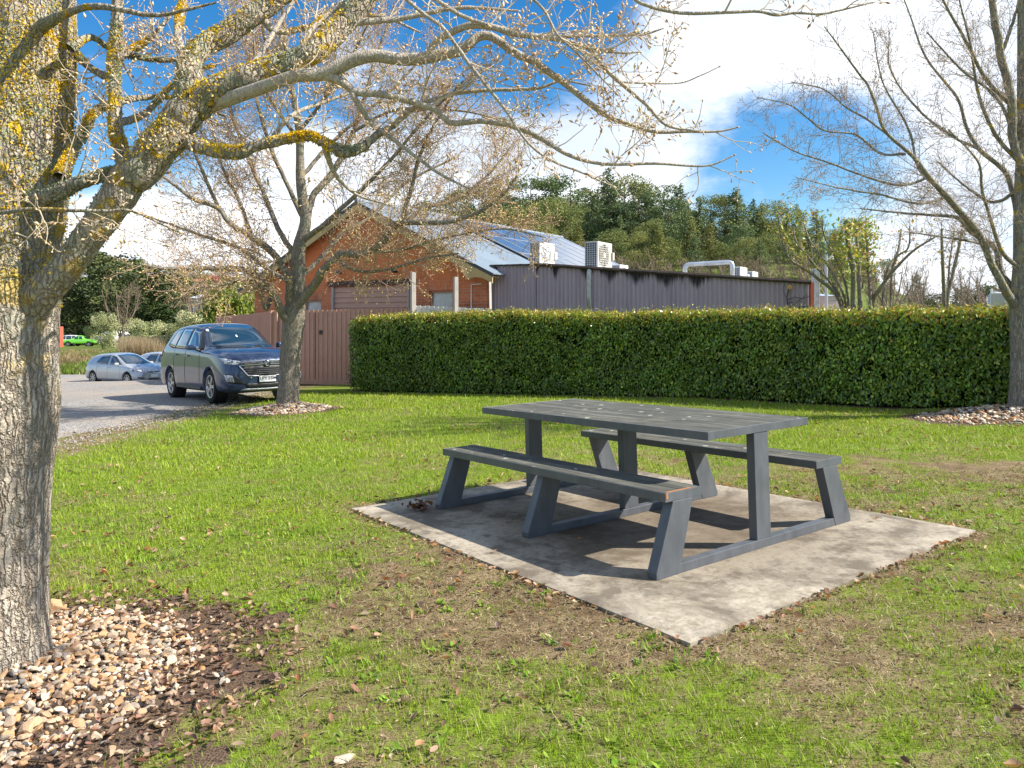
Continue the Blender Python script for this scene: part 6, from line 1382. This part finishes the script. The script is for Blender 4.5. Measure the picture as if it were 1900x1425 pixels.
# 4. pruned trees behind the hedge
def leaf_bunch(root, W, n, size, cols, tips_from, org):
    r = W.r; idx = r.integers(0, len(tips_from), n); P = np.array(tips_from)[idx]+r.normal(size=(n, 3))*size*1.3
    V, Fc, C = leaf_quads(P, size*r.uniform(.6, 1.2, n), size*.55, pick(cols, n, .2)); obj('leaves', mesh_np('leaves', V-np.array(org), Fc, C), M_leaf, root)
def pruned(name, label, px0, d, stems, seed, leaf=0, cols=None, dens=3.0, ln=.55):
    W = Wood(seed); b = at(px0, 577, d); org = Vector((b.x, d, gzf(b.x, d))); root = empty(name, org, 0, label, 'tree', 'pruned trees behind the hedge'); ms = []; tips = []
    cfg = [dict(dens=dens, t0=.25, ang=(15, 50), len=ln, K=6, wig=.10, trop=.10, rk=.016, rmin=.006, rtip=.0045, sides=5, up=.3, bud=.03),
           dict(dens=dens*1.6, t0=.15, ang=(25, 60), len=ln*.4, K=5, wig=.16, trop=.04, rk=.014, rmin=.005, rtip=.004, sides=4, bud=.03)]
    for st_ in stems:
        k = len(st_); pts = [(st_[0][0], 577+(577-st_[0][1])*0+0, d, st_[0][2])]
        S = pxline([(px, py, d+.25*i*((len(ms) % 3)-1), r) for i, (px, py, r) in enumerate([(a_, b_, c_*.62) for a_, b_, c_ in st_])]); base = (S[0][0], S[0][1], gzf(S[0][0], S[0][1])-.05, S[0][3]*1.1)
        S = spline([base]+S, 22); ms.append(trunk_mesh(S, 'stem', org, 10, .10, None, seed+len(ms), 22)); grow(W, S[:, :3], S[:, 3], 0, cfg); tips += [tuple(S[-1, :3])]*3+[tuple(S[-3, :3])]
    tips += [tuple(b_[0]) for b_ in W.buds if b_[0][2] > at(0, 500, d).z]
    obj('trunk', join_meshes('trunk', ms), M_bark2, root, smooth=True); obj('twigs', W.mesh('twigs', org, colf_of((.30, .24, .19), (.30, .25, .2), .02)), M_twig, root, smooth=True)
    if leaf: leaf_bunch(root, W, leaf, .10, cols, tips, org)
YG = [(.30, .34, .06), (.40, .38, .10), (.22, .30, .05), (.48, .32, .12)]; OR = [(.55, .20, .06), (.5, .30, .08), (.35, .35, .08)]
pruned('pruned_tree', 'leftmost pruned tree behind the hedge, thin spreading stems and a few yellow-green leaves', 1562, 17.2, [[(1562, 570, 6), (1515, 515, 4.6), (1465, 480, 3.4), (1450, 440, 2.6), (1443, 400, 1.8)], [(1566, 570, 4), (1510, 490, 3.4), (1478, 450, 2.8), (1472, 420, 1.8)], [(1570, 570, 4), (1540, 500, 3), (1500, 440, 2.4), (1490, 395, 1.6)], [(1575, 570, 3.6), (1560, 500, 3), (1530, 440, 2.2), (1525, 400, 1.5)]], 21, 420, YG, 5)
pruned('pruned_tree', 'thick pollarded tree with two upright trunks topped by yellow-green leaves', 1595, 16.8, [[(1583, 570, 8), (1583, 510, 7.5), (1576, 465, 7), (1570, 430, 5.5)], [(1596, 570, 7), (1593, 500, 6), (1590, 450, 5), (1588, 425, 3.5)], [(1615, 570, 5), (1612, 500, 4), (1608, 450, 3.4), (1606, 420, 2)]], 22, 1150, YG, 4, .4)
pruned('pruned_tree', 'pruned tree with stems fanning to the right beside the pollarded trunks', 1622, 17.0, [[(1620, 570, 6), (1630, 540, 5.4), (1660, 500, 4.4), (1695, 465, 3.6), (1735, 440, 2.4)], [(1622, 570, 4), (1612, 520, 3.6), (1610, 460, 2.4)], [(1640, 530, 4), (1665, 470, 3.4), (1672, 425, 2.2)], [(1655, 505, 3.4), (1685, 460, 2.6), (1688, 420, 1.8)]], 23, 90, OR, 6)
pruned('pruned_tree', 'rightmost pruned tree behind the hedge, two dark upright stems', 1755, 17.4, [[(1752, 570, 5.5), (1750, 510, 5), (1748, 460, 4.4), (1747, 425, 3)], [(1757, 570, 5), (1768, 510, 4.8), (1780, 455, 4.4), (1785, 425, 3)], [(1760, 520, 3), (1766, 460, 2.6), (1770, 430, 1.6)]], 24, 70, OR, 5.0, .4)
# ------------------------------------------------------------------ trees of the hill and the far side
def cloud_crown(kind, seed, nl, leaf, c1, c2):
    """leaf-sized faces through the volume of a crown of height 1 (base at 0)"""
    r = np.random.default_rng(seed); P, F_, Cc = [], [], []
    if kind in ('cone', 'spire'):
        nb_ = 110 if kind == 'cone' else 130
        for i in range(nb_):
            h = .10+.90*(i+r.random())/nb_; w = (.30 if kind == 'cone' else .21)*((1-h)**.6+.03)*r.uniform(.6, 1.2); a = r.random()*6.283
            k = max(4, int(nl/nb_*w*6)); t = r.random(k)**.6; droop = -.20 if kind == 'cone' else .1
            x = t*w; p = np.stack([np.cos(a)*x, np.sin(a)*x, h+droop*x*t+.03*r.normal(size=k)*.5], -1)+r.normal(size=(k, 3))*[w*.16, w*.16, .010]; P.append(p); F_.append(np.full(k, r.random()))
    elif kind == 'round':
        m = 48
        for i in range(m):
            a = r.random()*6.283; h = .12+.84*r.random()**.75; env = .36*math.sqrt(max(.02, 1-((h-.52)/.50)**2)); x = env*math.sqrt(r.uniform(.15, 1)); s = r.uniform(.06, .12)
            k = int(nl/m); v = r.normal(size=(k, 3)); v /= np.linalg.norm(v, axis=1)[:, None]; v *= (r.random((k, 1))**.25); p = v*[s*1.3, s*1.3, s*.75]+[math.cos(a)*x, math.sin(a)*x, h]; P.append(p); F_.append(np.full(k, r.random()))
    elif kind == 'bush':
        m = 26
        for i in range(m):
            a = r.random()*6.283; h = .12+.75*r.random(); env = .52*math.sqrt(max(.05, 1-((h-.42)/.6)**2)); x = env*math.sqrt(r.random()); s = r.uniform(.10, .20)
            k = int(nl/m); v = r.normal(size=(k, 3)); v /= np.linalg.norm(v, axis=1)[:, None]; v *= (r.random((k, 1))**.3); P.append(v*[s, s, s*.9]+[math.cos(a)*x, math.sin(a)*x, h]); F_.append(np.full(k, r.random()))
    P = np.concatenate(P); F_ = np.concatenate(F_); n = len(P)
    f = r.normal(size=(n, 3))*[1, 1, .6]; f /= np.linalg.norm(f, axis=1)[:, None]; s = np.cross(f, r.normal(size=(n, 3))); s /= np.linalg.norm(s, axis=1)[:, None]
    col = np.array(c1)*(1-F_[:, None])+np.array(c2)*F_[:, None]; col = col*r.uniform(.7, 1.3, (n, 1)); V, Fc, C = leaf_quads(P, leaf*r.uniform(.6, 1.3, n), leaf*.6, np.clip(col, 0, 1), fdir=f, sdir=s)
    return mesh_np('crown', V, Fc, C)
def far_trunk(seed, bare=False, h=.9):
    r = random.Random(seed); m = MB(); m.tube([(0, 0, -.03), (r.gauss(0, .004), 0, .3), (r.gauss(0, .01), r.gauss(0, .01), h)], [.016, .012, .003], 6)
    for i in range(12):
        z = r.uniform(.2, .8); a = r.random()*6.28; L = .17*(1.1-z); m.tube([(0, 0, z), (math.cos(a)*L, math.sin(a)*L, z+.04)], [.005, .0015], 4)
    return m.mesh('trunk')
def bare_mesh(seed, n=260, wide=.42):
    """leafless brown crown of thin twigs, height 1"""
    W = Wood(seed); r = W.r; cfg = [dict(dens=9, t0=.2, ang=(20, 50), len=.42, K=5, wig=.14, trop=.08, rk=.012, rmin=.004, rtip=.002, sides=4, up=.3, bud=0), dict(dens=16, t0=.1, ang=(20, 55), len=.20, K=4, wig=.2, trop=.05, rk=.012, rmin=.0026, rtip=.0018, sides=3, bud=0), dict(dens=22, t0=.1, ang=(20, 55), len=.10, K=3, wig=.2, trop=.05, rk=.012, rmin=.002, rtip=.0015, sides=3, bud=0)]
    for k in range(5):
        a = k*1.257+r.normal()*.3; S = spline([(0, 0, -.03, .02), (math.cos(a)*.04, math.sin(a)*.04, .2, .014), (math.cos(a)*wide*.5, math.sin(a)*wide*.5, .5, .009), (math.cos(a)*wide*.75, math.sin(a)*wide*.75, .8, .004)], 10)
        W.put(S[:, :3], S[:, 3], 5); grow(W, S[:, :3], S[:, 3], 0, cfg)
    return W.mesh('twigs', (0, 0, 0), colf_of((.24, .17, .125), (.24, .19, .15), .01))
CR = {}
GD = [((.14, .18, .065), (.28, .30, .11)), ((.085, .13, .065), (.17, .22, .10)), ((.19, .205, .07), (.33, .32, .12)), ((.12, .17, .085), (.24, .285, .125))]
for i, (k, s, n) in enumerate((('cone', 1, 7000), ('cone', 2, 7000), ('spire', 3, 7000), ('spire', 4, 7000), ('round', 5, 7500), ('round', 6, 7500), ('round', 7, 7500), ('round', 8, 7500))):
    c = GD[(i*3+1) % 4]; m = cloud_crown(k, s, n, .024 if k == 'round' else .023, *c); m.materials.append(M_far); CR[i] = m
TM = [far_trunk(i) for i in range(3)]
for m in TM: m.materials.append(mat('far_bark', (.11, .085, .065), .9))
BM = [bare_mesh(40+i) for i in range(3)]
for m in BM: m.materials.append(M_twig)
def far_tree(px, pyt, d, pyb=None, kind=0, wide=1.0, label='', group=None, name='conifer_tree', cat='tree', rz=None):
    p = at(px, pyt, d); g0 = gzf(p.x, d)
    if pyb is not None: g0 = at(px, pyb, d).z
    H = p.z-g0; root = empty(name, (p.x, d, g0), random.random()*6.28 if rz is None else rz, label, cat, group)
    root.scale = (H*wide, H*wide, H)
    o = obj('crown', CR[kind] if not isinstance(kind, bpy.types.Mesh) else kind, None, root); t = obj('trunk', TM[random.randrange(3)], None, root); return root
shape = {0: 'conical', 1: 'conical', 2: 'slim', 3: 'slim', 4: 'round-topped', 5: 'round-topped', 6: 'round-topped', 7: 'round-topped'}
HILL = [(790, 370, 215, 5, 1.0), (845, 362, 212, 4, 1.0), (880, 352, 205, 6, 1.1), (925, 335, 205, 1, 1.1), (950, 352, 190, 4, 1.0), (985, 328, 200, 6, 1.1), (1010, 375, 180, 5, 1.0), (1058, 336, 205, 4, 1.25), (1050, 395, 182, 5, .9), (1100, 375, 200, 2, 1.0), (1128, 327, 190, 0, 1.0),
        (1160, 340, 196, 7, .9), (1150, 400, 180, 2, 1.1), (1185, 372, 190, 4, .9), (1213, 345, 196, 6, 1.05), (1205, 405, 178, 5, 1.0), (1240, 372, 184, 4, .9), (1262, 352, 200, 2, 1.3), (1275, 395, 182, 3, 1.3), (1298, 370, 195, 2, 1.2), (1320, 366, 205, 6, .9), (1318, 415, 184, 3, 1.3), (1345, 372, 200, 7, .9),
        (1365, 355, 196, 2, 1.6), (1370, 420, 180, 4, .9), (1398, 368, 205, 0, .9), (1415, 382, 202, 1, .9), (1440, 370, 205, 7, 1.0), (1425, 430, 185, 5, .8), (1460, 388, 210, 0, .9), (1480, 378, 208, 1, .9), (1515, 385, 215, 3, 1.5), (1500, 425, 190, 0, 1.0), (1545, 425, 195, 7, 1.0), (1573, 398, 205, 6, .75), (1600, 435, 190, 3, 1.2), (1075, 420, 178, 3, 1.3), (1240, 440, 172, 5, .9), (1455, 450, 175, 4, .8), (1110, 440, 176, 2, 1.2), (1340, 450, 172, 5, .8), (1640, 480, 175, 5, 1.1), (1700, 505, 170, 0, 1.2), (1000, 415, 174, 7, 1.1), (1135, 425, 168, 5, 1.0), (1180, 430, 170, 7, 1.0), (1225, 425, 168, 3, 1.6), (1290, 435, 166, 0, 1.0), (1385, 440, 168, 7, 1.0), (1410, 445, 164, 2, 1.6), (1485, 445, 170, 3, 1.5), (1525, 445, 172, 0, 1.1), (1560, 452, 176, 1, 1.1), (960, 392, 178, 7, 1.1), (900, 375, 185, 0, 1.2)]
for (px, pt, d, k, w) in HILL:
    if pt < 400: pt = pt-14*math.exp(-((px-1130)/150)**2)+random.uniform(-5, 5)
    p = at(px, 0, d); far_tree(px, pt, d, None, k, w, f'{shape[k]} dark evergreen in the wood on the hill above the shed', 'evergreens of the hill wood')
# label each one by where it stands against the things below it
LAND = [(870, 'above the house ridge'), (960, 'above the left half of the solar panels'), (1010, 'above the white air conditioner'), (1075, 'above the right end of the solar panels'), (1130, 'above the beige air conditioner'), (1200, 'just right of the beige air conditioner'), (1262, 'left of the silver duct'), (1300, 'above the left bend of the silver duct'), (1350, 'above the middle of the silver duct'), (1400, 'above the two air conditioners by the duct'), (1450, 'right of the silver duct'), (1490, 'above the far end of the shed'), (1540, 'above the steel flue'), (1620, 'behind the pollarded trunks'), (9999, 'at the low right end of the hill')]
NTH = ['leftmost', 'second from left', 'third from left', 'fourth from left', 'fifth from left', 'sixth from left', 'seventh from left', 'eighth from left', 'ninth from left', 'tenth from left', 'eleventh', 'twelfth', 'thirteenth', 'fourteenth', 'fifteenth', 'sixteenth', 'seventeenth']
def spx(o): return CX+F*o.location.x/o.location.y
def label_hill():
    L = {}
    for o in bpy.data.objects:
        if o.get('group') == 'evergreens of the hill wood':
            px = spx(o); py = HOR-F*(o.location.z+o.scale[2]-CAMZ)/o.location.y; w = next(t for m, t in LAND if px < m)
            row = 'skyline' if py < 384 else 'lower'
            L.setdefault((w, o['label'].split()[0], row), []).append(o)
    for (w, sh, row), oo in L.items():
        oo.sort(key=spx)
        for i, o in enumerate(oo): o['label'] = (f'{sh} {row} evergreen on the hill, {w}' if len(oo) == 1 else f'{sh} {row} evergreen on the hill, {w}, {["left", "right", "far right"][min(i, 2)]} one')
label_hill()
def relabel(px, pt, lab):
    pt -= 12 if px < 1300 else 0
    best = min((o for o in bpy.data.objects if o.get('group') == 'evergreens of the hill wood'), key=lambda o: abs(spx(o)-px)+abs((HOR-F*(o.location.z+o.scale[2]-CAMZ)/o.location.y)-pt)); best['label'] = lab
relabel(1128, 327, 'tallest pointed conifer on the hill, above the beige air conditioner'); relabel(1058, 336, 'broad rounded evergreen left of the tallest pointed conifer on the hill'); relabel(1573, 398, 'small round-topped tree alone against the sky at the right end of the hill wood')
# the hillside wood behind them: one mass nobody could count
def wood_mass():
    P = []; r = rng
    Vs, Fs, Cs = [], [], []; off = 0
    for i in range(70):
        px = r.uniform(820, 1560); d = r.uniform(215, 260); a = (px-CX)/F; x = a*d; g0 = gzf(x, d); top = CAMZ+(HOR-np.interp(px, [820, 1000, 1130, 1400, 1560], [385, 355, 352, 392, 440]))/F*d; H = max(6, top-g0)*r.uniform(.75, .98)
        m = CR[int(r.integers(0, 8))]; n = len(m.vertices); v = np.empty(n*3, np.float32); m.vertices.foreach_get('co', v); v = v.reshape(-1, 4, 3)[::2].reshape(-1, 3); c = np.empty(n*4, np.float32); m.color_attributes['Col'].data.foreach_get('color', c); c = c.reshape(-1, 4)[:, :3].reshape(-1, 4, 3)[::2].reshape(-1, 3)
        Vs.append(v*H*np.array([1.15, 1.15, 1])+np.array([x, d, g0])); Fs.append(np.arange(len(v)).reshape(-1, 4)+off); Cs.append(c); off += len(v)
    tag(obj('far_wood', mesh_np('far_wood', np.concatenate(Vs), np.concatenate(Fs), np.concatenate(Cs)), M_far), 'continuous dark wood behind the front row of evergreens on the hill', 'wood', kind='stuff')
wood_mass()
# brown leafless scrub at the foot of the hill
def bare_bush(px, pyt, d, k, wide, label, group='leafless scrub below the hill', name='bare_tree'):
    p = at(px, pyt, d); g0 = gzf(p.x, d); H = p.z-g0; root = empty(name, (p.x, d, g0), random.random()*6, label, 'tree', group); root.scale = (H*wide, H*wide, H); obj('crown', BM[k % 3], None, root)
for i, (px, pt, d, w) in enumerate(((1050, 440, 150, 1.2), (1085, 452, 140, 1.3), (1170, 462, 120, 1.3), (1205, 470, 110, 1.5), (1235, 478, 115, 1.4), (1270, 482, 118, 1.4), (1300, 478, 130, 1.3), (1330, 476, 130, 1.4), (1365, 480, 125, 1.4), (1395, 470, 128, 1.2), (1420, 478, 125, 1.5), (1450, 482, 125, 1.5), (1480, 474, 122, 1.4), (1510, 465, 118, 1.3), (1535, 480, 100, 1.4), (1655, 470, 60, 1.0), (1690, 480, 60, 1.0), (1720, 500, 52, 1.1), (1640, 505, 52, 1.1), (1790, 470, 70, .8), (1825, 490, 64, 1.0), (1680, 520, 44, 1.2), (1740, 515, 46, 1.1), (1810, 520, 46, 1.1), (1850, 500, 58, 1.0))):
    bare_bush(px, pt, d, i, w, 'leafless brown scrub tree at the foot of the wooded hill' if px < 1560 else 'leafless grey-brown tree in the low ground behind the hedge at the right', 'leafless scrub below the hill' if px < 1560 else 'leafless trees behind the hedge at the right')
m_ = cloud_crown('bush', 77, 3000, .05, (.05, .09, .03), (.09, .13, .04)); m_.materials.append(M_far); far_tree(1805, 525, 75, None, m_, 1.5, 'dark round evergreen low behind the hedge beside the right tree', None, 'evergreen_bush')
m_ = cloud_crown('bush', 78, 3000, .05, (.04, .07, .03), (.08, .12, .04)); m_.materials.append(M_far); far_tree(1745, 540, 80, None, m_, 2.0, 'low dark evergreen behind the rightmost pruned tree', None, 'evergreen_bush')
# left side background
m_ = cloud_crown('cone', 81, 9000, .030, (.018, .038, .016), (.06, .085, .025)); m_.materials.append(M_far); far_tree(288, 497, 92, None, m_, 1.25, 'broad dark green conifer standing alone behind the pale bushes', None)
EU = [((.060, .080, .035), (.13, .15, .06)), ((.05, .07, .03), (.10, .12, .05))]
for i, (px, pt, d, w) in enumerate(((60, 470, 150, 1.1), (125, 520, 118, 1.2), (165, 462, 150, 1.0), (205, 495, 140, 1.0), (230, 475, 165, 1.1), (335, 500, 150, 1.2), (155, 560, 108, 1.5), (20, 520, 120, 1.2), (-30, 480, 140, 1.2), (245, 540, 118, 1.2))):
    m_ = cloud_crown('round', 90+i, 5200, .034, *EU[i % 2]); m_.materials.append(M_far); far_tree(px, pt, max(d, 140), None, m_, w*1.25 if d > 137 else w, ['tall olive-green gum tree behind the far cars, highest of the left clump', 'olive gum tree between the trunk and the dark conifer', 'grey-green gum tree behind the left car park'][i % 3], 'gum trees behind the car park', 'gum_tree')
for i, (px, pt, d, w, lab) in enumerate(((190, 578, 66, .72, 'pale silvery willow-leaved bush above the silver hatchback roof'), (262, 588, 62, 1.0, 'wide pale silvery bush beside the white van'), (312, 590, 58, 1.2, 'pale silvery bush directly left of the blue car'), (365, 575, 56, 1.25, 'tallest pale silvery bush, behind the blue car roof'))):
    m_ = cloud_crown('bush', 110+i, 9000, .036, (.28, .31, .13), (.48, .48, .28)); m_.materials.append(M_far); far_tree(px, pt, d, None, m_, w*1.05, lab, 'pale bushes on the bank', 'pale_bush', 'bush')
for i, (px, pt, d, w, lab) in enumerate(((415, 528, 36, .62, 'glossy yellow-green shrub over the fence, left one of three'), (445, 520, 35.5, .6, 'glossy yellow-green shrub over the fence, middle one of three'), (490, 545, 34.5, .62, 'glossy yellow-green shrub over the fence, nearest the brick house'))):
    m_ = cloud_crown('bush', 120+i, 3400, .055, (.10, .16, .025), (.30, .31, .05)); m_.materials.append(M_far); far_tree(px, pt, d, None, m_, w, lab, 'shrubs behind the brown fence', 'garden_shrub', 'shrub')
m_ = cloud_crown('bush', 131, 3000, .05, (.16, .20, .04), (.28, .30, .06)); m_.materials.append(M_far); far_tree(412, 505, 110, None, m_, .55, 'bright yellow-green tree in front of the red-roofed house', None, 'garden_tree')
for i, (px, pt, d, w) in enumerate(((350, 510, 100, 1.1), (375, 520, 95, 1.0), (225, 512, 88, .8), (455, 470, 160, 1.0), (430, 480, 190, 1.0), (300, 485, 200, 1.2), (100, 480, 170, 1.2))):
    bare_bush(px, pt, d, i, w, 'leafless brown tree among the houses on the left hillside', 'leafless trees on the left hillside')
# hill trees left, far
for i, (px, pt, d, k) in enumerate(((455, 505, 230, 4), (475, 495, 250, 2), (330, 495, 260, 5), (360, 490, 280, 4), (250, 480, 300, 5), (180, 470, 300, 6), (120, 470, 300, 4), (400, 500, 290, 6), (500, 500, 260, 5), (540, 490, 260, 4), (600, 480, 250, 6), (650, 450, 260, 5), (700, 430, 250, 4), (750, 400, 240, 6))):
    far_tree(px, pt, d, None, k, 1.5, 'distant evergreen on the skyline of the left hillside', 'distant evergreens on the left skyline')
# long dry grass and weeds on the bank
def bank():
    n = 42000; y = rng.uniform(43, 62, n); x = rng.uniform(-.66, -.30, n)*y; z = gz(x, y); h_ = rng.gamma(4, .08, n)*(.5+vn(x, y, .5, 3, 71))*np.interp(y, [43, 50, 56, 62], [.8, .8, .3, .2]); w = .035; a = rng.random(n)*6.283
    S = np.stack([np.cos(a), np.sin(a), 0*a], -1)*w; B = np.stack([x, y, z-.02], -1); T_ = B+np.stack([rng.normal(0, .3, n)*h_, rng.normal(0, .3, n)*h_, h_], -1); V = np.stack([B-S, B+S, T_], 1).reshape(-1, 3)
    t = (vn(x, y, .35, 3, 72) > .52)[:, None] | (rng.random((n, 1)) < .15); c = np.where(t, pick([(.34, .27, .15), (.28, .20, .11)], n), pick([(.13, .22, .03), (.20, .28, .04), (.09, .15, .025)], n))
    tag(obj('bank_grass', mesh_np('bank_grass', V, np.arange(3*n).reshape(n, 3), np.repeat(c, 3, 0)), M_grass), 'long rough grass and dry weeds on the bank beyond the car park', 'grass', kind='stuff')
    n = 9000; px = rng.uniform(225, 300, n); y = rng.uniform(52, 58, n); x = (px-CX)/F*y; z = gz(x, y); h_ = rng.uniform(.3, 1.5, n); a = rng.random(n)*6.28; S = np.stack([np.cos(a), np.sin(a), 0*a], -1)*.018; B = np.stack([x, y, z], -1); T_ = B+np.stack([rng.normal(0, .25, n), rng.normal(0, .25, n), h_], -1)
    tag(obj('dry_reeds', mesh_np('dry_reeds', np.stack([B-S, B+S, T_], 1).reshape(-1, 3), np.arange(3*n).reshape(n, 3), np.repeat(pick([(.36, .27, .17), (.28, .20, .13), (.42, .34, .22)], n), 3, 0)), M_leaf), 'tall pinkish-brown dead reeds on the bank under the pale bushes', 'reeds', kind='stuff')
bank()
for grp, txt in (('leafless scrub below the hill', 'leafless brown scrub tree at the foot of the wooded hill, {}'), ('leafless trees behind the hedge at the right', 'leafless tree in the low ground behind the right of the hedge, {}'), ('leafless trees on the left hillside', 'leafless brown tree on the left hillside, {}'), ('distant evergreens on the left skyline', 'distant evergreen on the left skyline, {}'), ('gum trees behind the car park', 'olive gum tree behind the far parked vehicles, {}')):
    oo = sorted([o for o in bpy.data.objects if o.get('group') == grp], key=spx)
    for i, o in enumerate(oo): o['label'] = txt.format(NTH[i])
print('objects', len(bpy.data.objects), 'faces', sum(len(m.polygons) for m in bpy.data.meshes))
